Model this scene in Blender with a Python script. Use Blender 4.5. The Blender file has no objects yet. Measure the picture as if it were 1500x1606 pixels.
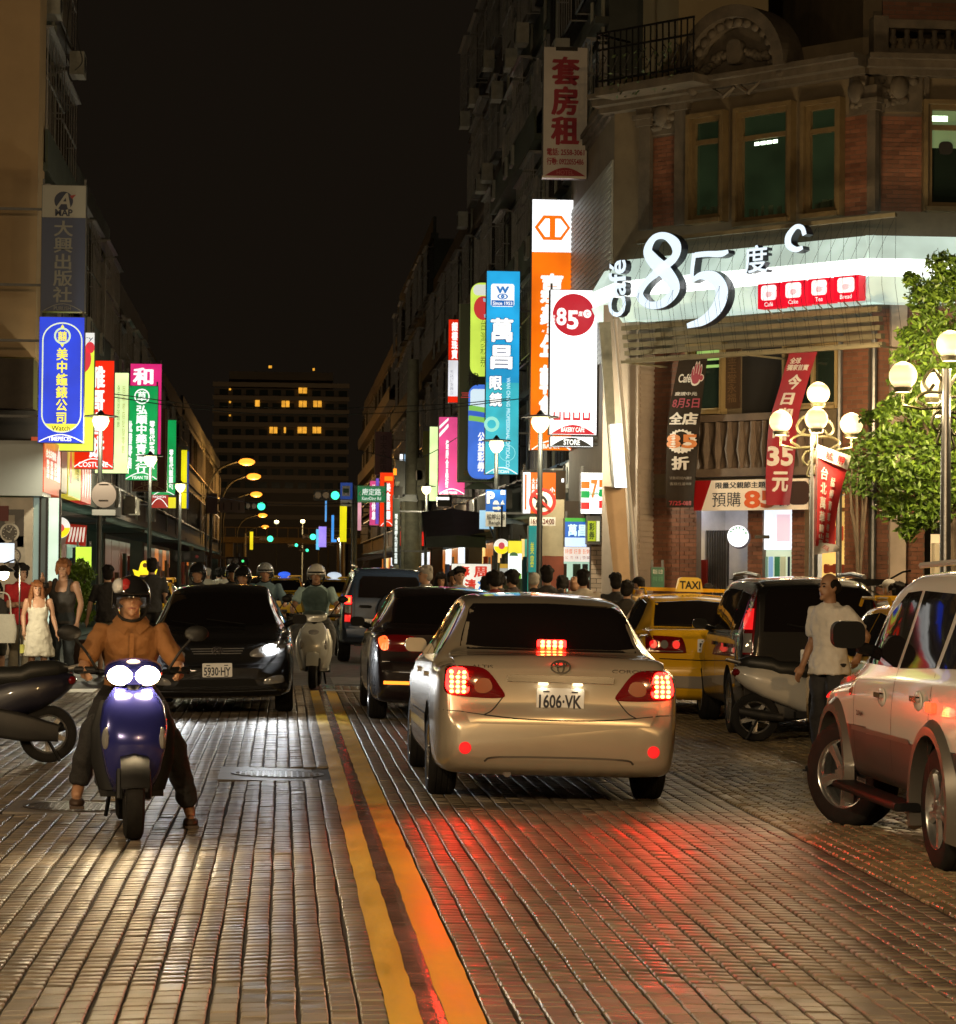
import bpy, bmesh, math, random
import numpy as np
from mathutils import Vector, Matrix, Euler, Quaternion
from mathutils.bvhtree import BVHTree
from math import sin, cos, pi, radians, sqrt, atan2
random.seed(7)
rng = np.random.default_rng(7)
SC = bpy.context.scene
COL = SC.collection
# ------------------------------------------------------------------ camera
FPX, PW, PH = 4000.0, 1500.0, 1606.0
VPX, VPY, ROLL, CAMH = 443.0, 900.0, radians(0.55), 1.575
_yc = Vector((VPX - PW / 2, PH / 2 - VPY, FPX)).normalized()
_t = math.tan(ROLL)
_zc = Vector((_t, 1.0, -(_yc.x * _t + _yc.y) / _yc.z)).normalized()
_xc = _yc.cross(_zc) * -1.0
if _xc.x < 0:
 _xc = -_xc
# camera axes in world
CR = Vector((_xc.x, _yc.x, _zc.x))
CU = Vector((_xc.y, _yc.y, _zc.y))
CF = Vector((_xc.z, _yc.z, _zc.z))
CAM = Vector((0, 0, CAMH))
cam_d = bpy.data.cameras.new('camera')
cam_d.sensor_fit = 'HORIZONTAL'
cam_d.sensor_width = 36.0
cam_d.lens = 36.0 * FPX / PW
cam_d.clip_start = 0.1
cam_d.clip_end = 3000
cam = bpy.data.objects.new('camera', cam_d)
COL.objects.link(cam)
_m = Matrix((CR, CU, -CF)).transposed().to_4x4()
_m.translation = CAM
cam.matrix_world = _m
SC.camera = cam
cam_d.dof.use_dof = True
cam_d.dof.focus_distance = 20.0
cam_d.dof.aperture_fstop = 16.0
# ------------------------------------------------------------------ world: night
W = bpy.data.worlds.new('World')
SC.world = W
W.use_nodes = True
_bg = W.node_tree.nodes['Background']
_bg.inputs[0].default_value = (0.0068, 0.0048, 0.0031, 1)
_bg.inputs[1].default_value = 1.0
SC.view_settings.view_transform = 'Standard'
SC.view_settings.look = 'None'
SC.view_settings.exposure = 0.0
SC.view_settings.gamma = 1.0
SC.render.engine = 'CYCLES'
SC.cycles.use_denoising = True
SC.cycles.max_bounces = 5
SC.cycles.diffuse_bounces = 2
SC.cycles.glossy_bounces = 3
SC.cycles.transmission_bounces = 4
SC.cycles.transparent_max_bounces = 6
SC.cycles.sample_clamp_indirect = 3.0
SC.cycles.sample_clamp_direct = 30.0
SC.cycles.caustics_reflective = False
SC.cycles.caustics_refractive = False
SC.cycles.use_adaptive_sampling = True
SC.cycles.adaptive_threshold = 0.02
def ray(px, py):
 return (CF * FPX + CR * (px - PW / 2) + CU * (PH / 2 - py)).normalized()
def P(px, py, Y):
 d = ray(px, py)
 return CAM + d * (Y / d.y)
XC = 0.57
def gz(x):
 return -0.02 * min(abs(x - XC), 5.0)
def G(px, py):
 d = ray(px, py)
 z = 0.0
 for _ in range(6):
  t = (z - CAMH) / d.z
  p = CAM + d * t
  z = gz(p.x)
 return p
def proj(v):
 d = Vector(v) - CAM
 w = d.dot(CF)
 return (PW / 2 + FPX * d.dot(CR) / w, PH / 2 - FPX * d.dot(CU) / w)
# ------------------------------------------------------------------ materials
def srgb(r, g, b):
 def f(c):
  c /= 255.0
  return c / 12.92 if c <= 0.04045 else ((c + 0.055) / 1.055) ** 2.4
 return (f(r), f(g), f(b))
MATS = {}
def mat(name, col=(0.5, 0.5, 0.5), rough=0.5, metal=0.0, var=0.0, bump=0.0, scale=6.0, coat=0.0, emit=None, es=0.0,
  spec=0.5, island=0.0, rvar=0.0, sampling=None, alpha=1.0, trans=0.0, stretch=(1, 1, 1), world=False, evar=0.0):
 if name in MATS:
  return MATS[name]
 m = bpy.data.materials.new(name)
 m.use_nodes = True
 nt = m.node_tree
 b = nt.nodes['Principled BSDF']
 b.inputs['Base Color'].default_value = (*col, 1)
 b.inputs['Roughness'].default_value = rough
 b.inputs['Metallic'].default_value = metal
 b.inputs['Specular IOR Level'].default_value = spec
 b.inputs['Coat Weight'].default_value = coat
 b.inputs['Coat Roughness'].default_value = 0.04
 if trans:
  b.inputs['Transmission Weight'].default_value = trans
 if alpha < 1:
  b.inputs['Alpha'].default_value = alpha
 if emit:
  b.inputs['Emission Color'].default_value = (*emit, 1)
  b.inputs['Emission Strength'].default_value = es
 if sampling:
  m.cycles.emission_sampling = sampling
 if var or bump or rvar:
  tc = nt.nodes.new('ShaderNodeTexCoord')
  mp = nt.nodes.new('ShaderNodeMapping')
  mp.inputs['Scale'].default_value = stretch
  if world:
   nt.links.new(nt.nodes.new('ShaderNodeNewGeometry').outputs['Position'], mp.inputs[0])
  else:
   nt.links.new(tc.outputs['Object'], mp.inputs[0])
  n1 = nt.nodes.new('ShaderNodeTexNoise')
  n1.inputs['Scale'].default_value = scale
  n1.inputs['Detail'].default_value = 5
  n1.inputs['Roughness'].default_value = 0.65
  nt.links.new(mp.outputs[0], n1.inputs['Vector'])
 if var or island:
  hs = nt.nodes.new('ShaderNodeHueSaturation')
  hs.inputs['Color'].default_value = (*col, 1)
  src = None
  if var:
   mr = nt.nodes.new('ShaderNodeMapRange')
   mr.inputs[1].default_value = 0.3
   mr.inputs[2].default_value = 0.7
   mr.inputs[3].default_value = 1 - var
   mr.inputs[4].default_value = 1 + var
   nt.links.new(n1.outputs[0], mr.inputs[0])
   src = mr.outputs[0]
  if island:
   ge = nt.nodes.new('ShaderNodeNewGeometry')
   mi = nt.nodes.new('ShaderNodeMapRange')
   mi.inputs[3].default_value = 1 - island
   mi.inputs[4].default_value = 1 + island
   oi = nt.nodes.new('ShaderNodeObjectInfo')
   ad = nt.nodes.new('ShaderNodeMath')
   ad.operation = 'ADD'
   fr = nt.nodes.new('ShaderNodeMath')
   fr.operation = 'FRACT'
   nt.links.new(ge.outputs['Random Per Island'], ad.inputs[0])
   nt.links.new(oi.outputs['Random'], ad.inputs[1])
   nt.links.new(ad.outputs[0], fr.inputs[0])
   nt.links.new(fr.outputs[0], mi.inputs[0])
   if src:
    mu = nt.nodes.new('ShaderNodeMath')
    mu.operation = 'MULTIPLY'
    nt.links.new(src, mu.inputs[0])
    nt.links.new(mi.outputs[0], mu.inputs[1])
    src = mu.outputs[0]
   else:
    src = mi.outputs[0]
  nt.links.new(src, hs.inputs['Value'])
  nt.links.new(hs.outputs[0], b.inputs['Base Color'])
 if evar:
  n3 = nt.nodes.new('ShaderNodeTexNoise')
  n3.inputs['Scale'].default_value = 1.1
  n3.inputs['Detail'].default_value = 3
  nt.links.new(nt.nodes.new('ShaderNodeNewGeometry').outputs['Position'], n3.inputs['Vector'])
  m3 = nt.nodes.new('ShaderNodeMapRange')
  m3.inputs[1].default_value = 0.32
  m3.inputs[2].default_value = 0.68
  m3.inputs[3].default_value = es * (1 - evar)
  m3.inputs[4].default_value = es * (1 + evar)
  nt.links.new(n3.outputs[0], m3.inputs[0])
  nt.links.new(m3.outputs[0], b.inputs['Emission Strength'])
 if rvar:
  mr = nt.nodes.new('ShaderNodeMapRange')
  mr.inputs[1].default_value = 0.3
  mr.inputs[2].default_value = 0.7
  mr.inputs[3].default_value = max(0.02, rough - rvar)
  mr.inputs[4].default_value = min(1, rough + rvar)
  nt.links.new(n1.outputs[0], mr.inputs[0])
  nt.links.new(mr.outputs[0], b.inputs['Roughness'])
 if bump:
  n2 = nt.nodes.new('ShaderNodeTexNoise')
  n2.inputs['Scale'].default_value = scale * 5
  n2.inputs['Detail'].default_value = 4
  nt.links.new(mp.outputs[0], n2.inputs['Vector'])
  bp = nt.nodes.new('ShaderNodeBump')
  bp.inputs['Strength'].default_value = bump
  bp.inputs['Distance'].default_value = 0.01
  nt.links.new(n2.outputs[0], bp.inputs['Height'])
  nt.links.new(bp.outputs[0], b.inputs['Normal'])
 MATS[name] = m
 return m
def lit(name, rgb, s=1.0, sampling=None, base=0.4):
 c = srgb(*rgb)
 return mat(name, tuple(x * base for x in c), 0.35, emit=c, es=s, sampling=sampling, evar=0 if sampling else .24)
def paint(name, rgb, rough=0.5, **k):
 return mat(name, srgb(*rgb), rough, **k)
# ------------------------------------------------------------------ objects
def tag(o, label=None, cat=None, group=None, kind=None):
 if label: o['label'] = label
 if cat: o['category'] = cat
 if group: o['group'] = group
 if kind: o['kind'] = kind
 return o
def thing(name, label, cat, loc=(0, 0, 0), rotz=0.0, group=None, rot=None):
 o = bpy.data.objects.new(name, None)
 o.empty_display_size = 0.2
 COL.objects.link(o)
 o.location = loc
 o.rotation_euler = rot if rot else (0, 0, rotz)
 return tag(o, label, cat, group)
def copy_tree(o, parent=None):
 c = o.copy()
 COL.objects.link(c)
 c.parent = parent
 for ch in list(o.children):
  copy_tree(ch, c)
 return c
def link_mesh(name, me, parent=None, loc=None):
 o = bpy.data.objects.new(name, me)
 COL.objects.link(o)
 if parent is not None: o.parent = parent
 if loc is not None: o.location = loc
 return o
class MB:
 """collects shapes and links them as ONE mesh"""
 def __init__(self, M=None):
  self.v, self.f, self.mi, self.mats = [], [], [], []
  self.M = M
  self.cur = 0
 def mat(self, m):
  if m not in self.mats: self.mats.append(m)
  self.cur = self.mats.index(m)
  return self
 def add(self, vs, fs, M=None):
  b = len(self.v)
  mm = None
  if self.M is not None and M is not None: mm = self.M @ M
  elif self.M is not None: mm = self.M
  elif M is not None: mm = M
  for p in vs:
   self.v.append(tuple(mm @ Vector(p)) if mm is not None else tuple(p))
  for f in fs:
   self.f.append(tuple(b + i for i in f))
   self.mi.append(self.cur)
  return self
 def box(self, c, s, M=None):
  x, y, z = s[0] / 2, s[1] / 2, s[2] / 2
  vs = [(c[0] + i * x, c[1] + j * y, c[2] + k * z) for k in (-1, 1) for j in (-1, 1) for i in (-1, 1)]
  return self.add(vs, [(0, 2, 3, 1), (4, 5, 7, 6), (0, 1, 5, 4), (2, 6, 7, 3), (0, 4, 6, 2), (1, 3, 7, 5)], M)
 def bx(self, x0, x1, y0, y1, z0, z1, M=None):
  return self.box(((x0 + x1) / 2, (y0 + y1) / 2, (z0 + z1) / 2), (abs(x1 - x0), abs(y1 - y0), abs(z1 - z0)), M)
 def rbox(self, c, s, r=0.02, M=None, n=3):
  """box with rounded outline in x-z, depth along y"""
  pts = rrect(s[0], s[2], r, n)
  return self.prism([(c[0] + a, c[2] + b) for a, b in pts], c[1] - s[1] / 2, c[1] + s[1] / 2, M)
 def prism(self, poly, y0, y1, M=None):
  """polygon in (x,z) extruded along y"""
  n = len(poly)
  vs = [(p[0], y0, p[1]) for p in poly] + [(p[0], y1, p[1]) for p in poly]
  fs = [tuple(range(n)), tuple(range(2 * n - 1, n - 1, -1))]
  fs += [(i, i + n, (i + 1) % n + n, (i + 1) % n) for i in range(n)]
  return self.add(vs, fs, M)
 def loft(self, rings, cap=True, closed=True, M=None):
  n = len(rings[0])
  vs = [p for r in rings for p in r]
  fs = []
  for i in range(len(rings) - 1):
   for j in range(n if closed else n - 1):
    a, b = i * n + j, i * n + (j + 1) % n
    fs.append((a, b, b + n, a + n))
  if cap:
   fs.append(tuple(range(n - 1, -1, -1)))
   k = (len(rings) - 1) * n
   fs.append(tuple(range(k, k + n)))
  return self.add(vs, fs, M)
 def tube(self, pts, r, n=8, cap=True, M=None, flat=1.0):
  pts = [Vector(p) for p in pts]
  rs = r if isinstance(r, (list, tuple)) else [r] * len(pts)
  rings = []
  up = None
  for i, p in enumerate(pts):
   a = pts[max(0, i - 1)]
   b = pts[min(len(pts) - 1, i + 1)]
   t = (b - a)
   t = t.normalized() if t.length > 1e-9 else Vector((0, 0, 1))
   if up is None:
    up = Vector((0, 0, 1)) if abs(t.z) < 0.9 else Vector((1, 0, 0))
   s = t.cross(up)
   if s.length < 1e-6: s = t.cross(Vector((0, 1, 0)))
   s.normalize()
   up = s.cross(t).normalized()
   rings.append([p + s * (cos(2 * pi * k / n) * rs[i]) + up * (sin(2 * pi * k / n) * rs[i] * flat) for k in range(n)])
  return self.loft(rings, cap, True, M)
 def lathe(self, prof, n=16, M=None, cap=True):
  """profile of (radius, z) around z"""
  rings = [[(r * cos(2 * pi * k / n), r * sin(2 * pi * k / n), z) for k in range(n)] for r, z in prof]
  return self.loft(rings, cap, True, M)
 def ell(self, c, r, n=12, m=8, M=None):
  rings = []
  for i in range(m + 1):
   a = -pi / 2 + pi * i / m
   a = max(-pi / 2 + 0.05, min(pi / 2 - 0.05, a))
   rings.append([(c[0] + r[0] * cos(a) * cos(2 * pi * k / n), c[1] + r[1] * cos(a) * sin(2 * pi * k / n), c[2] + r[2] * sin(a)) for k in range(n)])
  return self.loft(rings, True, True, M)
 def build(self, name, m=None, parent=None, smooth=False, loc=None, recalc=True, kind=None):
  me = bpy.data.meshes.new(name)
  me.from_pydata(self.v, [], self.f)
  mats = self.mats if self.mats else ([m] if m else [])
  for x in mats: me.materials.append(x)
  if len(mats) > 1: me.polygons.foreach_set('material_index', self.mi)
  if recalc and len(self.f) < 60000:
   b = bmesh.new()
   b.from_mesh(me)
   bmesh.ops.recalc_face_normals(b, faces=b.faces)
   b.to_mesh(me)
   b.free()
  if smooth:
   shade(me, smooth)
  o = link_mesh(name, me, parent, loc)
  if kind: o['kind'] = kind
  return o
def shade(me, ang=40):
 me.polygons.foreach_set('use_smooth', [True] * len(me.polygons))
 if ang is True: ang = 40
 me.set_sharp_from_angle(angle=radians(ang))
def rrect(w, h, r, n=4):
 r = min(r, w / 2 - 1e-4, h / 2 - 1e-4)
 out = []
 for cx, cy, a0 in ((w / 2 - r, h / 2 - r, 0), (-w / 2 + r, h / 2 - r, pi / 2), (-w / 2 + r, -h / 2 + r, pi), (w / 2 - r, -h / 2 + r, 3 * pi / 2)):
  for k in range(n + 1):
   a = a0 + pi / 2 * k / n
   out.append((cx + r * cos(a), cy + r * sin(a)))
 return out
def circ(cx, cy, r, n=24, ry=None):
 ry = r if ry is None else ry
 return [(cx + r * cos(2 * pi * k / n), cy + ry * sin(2 * pi * k / n)) for k in range(n)]
_TXT = {}
TS_ = bpy.data.scenes.new('workbench')
def evaluated(o):
 """mesh of an object after its modifiers, worked out in an otherwise empty scene"""
 TS_.collection.objects.link(o)
 vl = TS_.view_layers[0]
 vl.update()
 me = bpy.data.meshes.new_from_object(o.evaluated_get(vl.depsgraph))
 TS_.collection.objects.unlink(o)
 return me
def text_mesh(body, bold=0.0, line=1.0):
 key = (body, bold, line)
 if key in _TXT: return _TXT[key]
 c = bpy.data.curves.new('lettering', 'FONT')
 c.body = body
 cjk = any(ord(q) > 0x2fff for q in body)
 heavy = bold if cjk else 0.0
 if cjk: bold = min(bold, 0.006)
 c.align_x = 'CENTER'
 c.offset = bold
 c.space_line = line
 c.resolution_u = 3
 o = bpy.data.objects.new('lettering', c)
 me = evaluated(o)
 bpy.data.objects.remove(o)
 n = len(me.vertices)
 co = np.empty(n * 3)
 me.vertices.foreach_get('co', co)
 co = co.reshape(-1, 3)
 fs = [tuple(p.vertices) for p in me.polygons]
 bpy.data.meshes.remove(me)
 if heavy > 0.01:
  d = heavy * 0.8
  cs, ff = [], []
  for k, (ox, oz) in enumerate(((0, 0), (d, d * .4), (-d, -d * .4), (d * .4, -d * .6), (-d * .4, d * .6))):
   c2 = co.copy()
   c2[:, 0] += ox
   c2[:, 1] += oz
   c2[:, 2] = k * 0.0006
   cs.append(c2)
   ff += [tuple(i + k * n for i in f) for f in fs]
  co, fs = np.concatenate(cs), ff
 _TXT[key] = (co, fs)
 return _TXT[key]
def text(body, x0, x1, z0, z1, m, parent, y=-0.004, bold=0.0, line=1.0, vertical=False, keep=False, name='lettering', depth=0.0, M=None, ang=0.0, skew=0.0):
 """letters fitted into the box x0..x1, z0..z1 of the parent's local x-z plane, facing -y"""
 if vertical: body = '\n'.join(body)
 co, fs = text_mesh(body, bold, line)
 if len(co) == 0: return None
 a, b = co[:, :2].min(0), co[:, :2].max(0)
 sx, sz = (x1 - x0) / max(b[0] - a[0], 1e-6), (z1 - z0) / max(b[1] - a[1], 1e-6)
 if keep: sx = sz = min(sx, sz)
 cx, cz = (x0 + x1) / 2, (z0 + z1) / 2
 X = (co[:, 0] - (a[0] + b[0]) / 2) * sx
 Z = (co[:, 1] - (a[1] + b[1]) / 2) * sz
 X = X + Z * skew
 if ang:
  X, Z = X * cos(ang) - Z * sin(ang), X * sin(ang) + Z * cos(ang)
 V = np.stack([X + cx, y + co[:, 2], Z + cz], 1)
 if depth:
  n = len(V)
  V2 = V.copy()
  V2[:, 1] += depth
  cnt = {}
  for f in fs:
   for i in range(len(f)):
    e = (f[i], f[(i + 1) % len(f)])
    cnt[e] = 1
  sides = [(e[1], e[0], e[0] + n, e[1] + n) for e in cnt if (e[1], e[0]) not in cnt]
  allf = list(fs) + [tuple(i + n for i in reversed(f)) for f in fs] + sides
  V = np.concatenate([V, V2])
 else:
  allf = fs
 V = [tuple(v) for v in V]
 if M is not None: V = [tuple(M @ Vector(v)) for v in V]
 me = bpy.data.meshes.new(name)
 me.from_pydata(V, [], allf)
 if isinstance(m, (list, tuple)):
  for q in m: me.materials.append(q)
  me.polygons.foreach_set('material_index', [0 if i < len(fs) else 1 for i in range(len(allf))])
 else:
  me.materials.append(m)
 return link_mesh(name, me, parent)
def flat(poly, m, parent, y=-0.004, name='emblem', th=0.003):
 """a thin printed or cut shape in the x-z plane facing -y"""
 b = MB()
 b.prism(poly, y, y + th)
 return b.build(name, m, parent)
def smoothstep(a, b, x):
 t = min(1, max(0, (x - a) / (b - a)))
 return t * t * (3 - 2 * t)
def interp(knots, y):
 """monotone cubic through (y, value) knots"""
 if y <= knots[0][0]: return knots[0][1]
 if y >= knots[-1][0]: return knots[-1][1]
 n = len(knots)
 for i in range(n - 1):
  if knots[i][0] <= y <= knots[i + 1][0]: break
 def slope(k): return (knots[k + 1][1] - knots[k][1]) / (knots[k + 1][0] - knots[k][0])
 def tang(k):
  if k == 0 or k == n - 1: return slope(0) if k == 0 else slope(n - 2)
  a, b = slope(k - 1), slope(k)
  if a * b <= 0: return 0.0
  return 2 * a * b / (a + b)
 h = knots[i + 1][0] - knots[i][0]
 t = (y - knots[i][0]) / h
 m0, m1 = tang(i) * h, tang(i + 1) * h
 return (2 * t**3 - 3 * t**2 + 1) * knots[i][1] + (t**3 - 2 * t**2 + t) * m0 + (-2 * t**3 + 3 * t**2) * knots[i + 1][1] + (t**3 - t**2) * m1
# ================================================================== ground, paving, road
m_asph = mat('asphalt', (0.035, 0.033, 0.031), 0.62, var=0.35, bump=0.5, scale=3.0, rvar=0.15)
m_mort = mat('mortar', (0.030, 0.024, 0.018), 0.85, var=0.3, bump=0.4, scale=8)
m_pav = mat('paver_stone', (0.175, 0.142, 0.102), 0.47, var=0.42, bump=0.35, scale=1.7, island=0.26, rvar=0.12, spec=.5, world=True)
m_slab = mat('strip_stone', (0.20, 0.12, 0.10), 0.20, world=True, var=0.25, bump=0.2, scale=2.5, rvar=0.1)
m_cob = mat('cobble_stone', (0.24, 0.19, 0.11), 0.5, var=0.35, bump=0.5, scale=2.0, world=True, island=0.25, rvar=0.12)
m_yel = mat('yellow_paint', (0.74, 0.46, 0.035), 0.42, var=0.16, bump=0.25, scale=5, rvar=0.12, stretch=(1, 0.25, 1))
m_wht = mat('white_paint', (0.55, 0.55, 0.52), 0.5, var=0.25, scale=6)
m_iron = mat('cast_iron', (0.09, 0.08, 0.07), 0.38, 0.6, var=0.3, scale=20, rvar=0.1)
m_conc = mat('concrete_frame', (0.16, 0.14, 0.12), 0.5, var=0.25, bump=0.3, scale=4)
def sheet(xs, y0, y1, dz, ny=1, name='sheet', m=None, parent=None, kind=None):
 b = MB()
 xs = sorted(xs)
 for j in range(ny):
  ya, yb = y0 + (y1 - y0) * j / ny, y0 + (y1 - y0) * (j + 1) / ny
  for i in range(len(xs) - 1):
   a, c = xs[i], xs[i + 1]
   b.add([(a, ya, gz(a) + dz), (c, ya, gz(c) + dz), (c, yb, gz(c) + dz), (a, yb, gz(a) + dz)], [(0, 1, 2, 3)])
 return b.build(name, m, parent, recalc=False, kind=kind)
BX = [XC - 5, XC, XC + 5]
sheet([-300] + BX + [300], -60, 1500, -0.045, name='ground', m=m_asph, kind='structure')
road = sheet([-14] + BX + [16], 35.5, 420, -0.006, name='road', m=m_asph, kind='structure')
paved = sheet([-12] + BX[:2] + [3.3], 4.0, 36.4, -0.014, name='paved_road', m=m_mort, kind='structure')
fanp = sheet([3.3] + BX[2:] + [18], 4.0, 46.0, -0.014, name='forecourt', m=m_mort, kind='structure')
sheet([-16, -12, -5.2], 36.4, 300, 0.02, name='pavement', m=m_conc, kind='structure')
sheet([5.9, 18], 46.0, 300, 0.02, name='pavement', m=m_conc, kind='structure')
MAN = [(-0.02, 20.35, 0.92, 1.3, 0.37), (-1.42, 17.75, 0.86, 0.9, 0.34)]   # x, y, frame w, frame d, cover radius
def blocked(x, y):
 for mx, my, w, d, r in MAN:
  if abs(x - mx) < w / 2 + 0.03 and abs(y - my) < d / 2 + 0.03: return True
 return False
def paver_geo(cx, cy, sx, sy, h, zt, tilt):
 """five-sided stone with a slightly smaller worn top"""
 e = 0.005
 x0, x1, y0, y1 = cx - sx / 2, cx + sx / 2, cy - sy / 2, cy + sy / 2
 zs = []
 for (x, y) in ((x0, y0), (x1, y0), (x1, y1), (x0, y1)):
  zs.append(gz(x) + zt + tilt[0] * (x - cx) + tilt[1] * (y - cy))
 lo = [(x0, y0, zs[0] - h), (x1, y0, zs[1] - h), (x1, y1, zs[2] - h), (x0, y1, zs[3] - h)]
 mi = [(x0, y0, zs[0] - e), (x1, y0, zs[1] - e), (x1, y1, zs[2] - e), (x0, y1, zs[3] - e)]
 hi = [(x0 + e, y0 + e * .35, zs[0]), (x1 - e, y0 + e * .35, zs[1]), (x1 - e, y1 - e * .35, zs[2]), (x0 + e, y1 - e * .35, zs[3])]
 return lo + mi + hi
PF = [(8, 9, 10, 11)] + [(k, (k + 1) % 4, (k + 1) % 4 + 4, k + 4) for k in range(4)] + [(k + 4, (k + 1) % 4 + 4, (k + 1) % 4 + 8, k + 8) for k in range(4)]
def bulk(name, blocks, faces, m, parent, kind='stuff'):
 V = np.array(blocks, dtype=np.float32).reshape(-1, 3)
 nb, nv = len(blocks), len(blocks[0])
 F = (np.array(faces, dtype=np.int32)[None] + (np.arange(nb, dtype=np.int32) * nv)[:, None, None]).reshape(-1)
 k = len(faces[0])
 me = bpy.data.meshes.new(name)
 me.vertices.add(len(V))
 me.vertices.foreach_set('co', V.reshape(-1))
 me.loops.add(len(F))
 me.loops.foreach_set('vertex_index', F)
 npoly = len(F) // k
 me.polygons.add(npoly)
 me.polygons.foreach_set('loop_start', np.arange(0, len(F), k, dtype=np.int32))
 me.materials.append(m)
 me.update(calc_edges=True)
 o = link_mesh(name, me, parent)
 if kind: o['kind'] = kind
 return o
PX, PY = 0.1085, 0.0965
pv = []
ncol0, ncol1 = int(-9 / PX), int(3.2 / PX)
for c in range(ncol0, ncol1 + 1):
 cx0 = (0.347 + c * PX) if c <= 0 else (0.745 + 0.058 + (c - 1) * PX)
 off = rng.uniform(0, PY)
 wob = 0
 y = 8.2 + off
 while y < 36.3:
  wob = 0.9 * wob + rng.normal(0, 0.0013)
  ly = PY * rng.uniform(0.9, 1.1)
  cx = cx0 + wob
  lim0, lim1 = (-443 - 260) / 4000 * y - 0.4, (1500 - 443 + 260) / 4000 * y + 0.4
  if cx < lim0 or cx > min(lim1, 3.24) or (0.36 < cx < 0.79) or blocked(cx, y):
   y += ly
   continue
  g = 0.0125
  pv.append(((cx, y), paver_geo(cx, y, PX - g + rng.normal(0, 0.0008), ly - 0.0095, 0.016, rng.normal(0, 0.0012), (rng.normal(0, 0.008), rng.normal(0, 0.010)))))
  y += ly
def in_view(x, y):
 q = proj((x, y, 0))
 return 0 <= q[0] <= PW and 0 <= q[1] <= PH - 2
vis = sorted([p for p in pv if in_view(*p[0])], key=lambda p: p[0][1])
own = set(id(p) for p in vis[:300])
for p in vis[:300]:
 me = bpy.data.meshes.new('paver')
 me.from_pydata([(a - p[0][0], b - p[0][1], c) for a, b, c in p[1]], [], PF)
 me.materials.append(m_pav)
 link_mesh('paver', me, paved, (p[0][0], p[0][1], 0))
bulk('paver_field', [p[1] for p in pv if id(p) not in own], PF, m_pav, paved)
# smooth stone strip under the double yellow line, one slab after another
y = 8.0
while y < 36.2:
 l = rng.uniform(0.26, 0.46)
 b = MB()
 x0, x1 = 0.405, 0.738
 z = rng.normal(0, 0.0006)
 b.add([(x0, -l / 2 + .003, gz(x0) - .016), (x1, -l / 2 + .003, gz(x1) - .016), (x1, l / 2 - .003, gz(x1) - .016), (x0, l / 2 - .003, gz(x0) - .016),
   (x0, -l / 2 + .003, gz(x0) + z), (XC, -l / 2 + .003, z), (x1, -l / 2 + .003, gz(x1) + z), (x1, l / 2 - .003, gz(x1) + z), (XC, l / 2 - .003, z), (x0, l / 2 - .003, gz(x0) + z)],
   [(4, 5, 8, 9), (5, 6, 7, 8), (0, 1, 6, 5, 4), (1, 2, 7, 6), (2, 3, 9, 8, 7), (3, 0, 4, 9)])
 b.build('slab', m_slab, paved, loc=(0, y + l / 2, 0), recalc=False)
 y += l
def ragged_line(x0, x1, y0, y1, name, m, parent, dz=0.004, step=0.2, jit=0.0025):
 b = MB()
 n = int((y1 - y0) / step)
 rows = []
 for i in range(n + 1):
  yy = y0 + (y1 - y0) * i / n
  a = x0 + rng.normal(0, jit)
  c = x1 + rng.normal(0, jit)
  rows.append([(a, yy, gz(a) + dz), ((a + c) / 2, yy, gz((a + c) / 2) + dz), (c, yy, gz(c) + dz)])
 b.loft(rows, cap=False, closed=False)
 return b.build(name, m, parent, recalc=False)
ragged_line(0.392, 0.508, 8.0, 34.6, 'yellow_line', m_yel, paved)
ragged_line(0.600, 0.738, 8.0, 34.6, 'yellow_line', m_yel, paved)
sheet([XC, 1.0, 2.6], 34.4, 34.9, 0.005, name='stop_line', m=m_wht, parent=paved)
sheet([-3.2, -2.55], 35.0, 36.0, 0.006, name='crossing_stripe', m=m_wht, parent=paved)
sheet([-3.9, -3.5], 38.0, 40.0, 0.0, name='crossing_stripe', m=m_wht, parent=road)
sheet([0.75, 1.45], 36.9, 39.4, 0.0, name='crossing_stripe', m=mat('worn_white', (0.16, 0.15, 0.14), 0.6, var=0.4, scale=5), parent=road)
for mx, my, w, d, r in MAN:
 t = thing('manhole_cover', 'round iron manhole cover in the lane below the dark sedan' if mx > -1 else 'round iron manhole cover left of the blue scooter', 'manhole cover', (mx, my, gz(mx)), rot=(0, -0.02 if mx > XC else 0.02, 0))
 b = MB()
 b.bx(-w / 2, w / 2, -d / 2, d / 2, -0.02, -0.003)
 b.build('frame', m_conc, t)
 b = MB()
 b.lathe([(r, -0.002), (r, 0.004), (r - 0.03, 0.004), (r - 0.034, 0.001), (0.02, 0.001)], 40)
 b.build('lid', m_iron, t)
 b = MB()
 for i in range(-7, 8):
  for j in range(-7, 8):
   if sqrt(i * i + j * j) * 0.045 < r - 0.05:
    b.box((i * 0.045, j * 0.045, 0.003), (0.03, 0.03, 0.005))
 b.build('tread', m_iron, t, kind='stuff')
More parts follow.
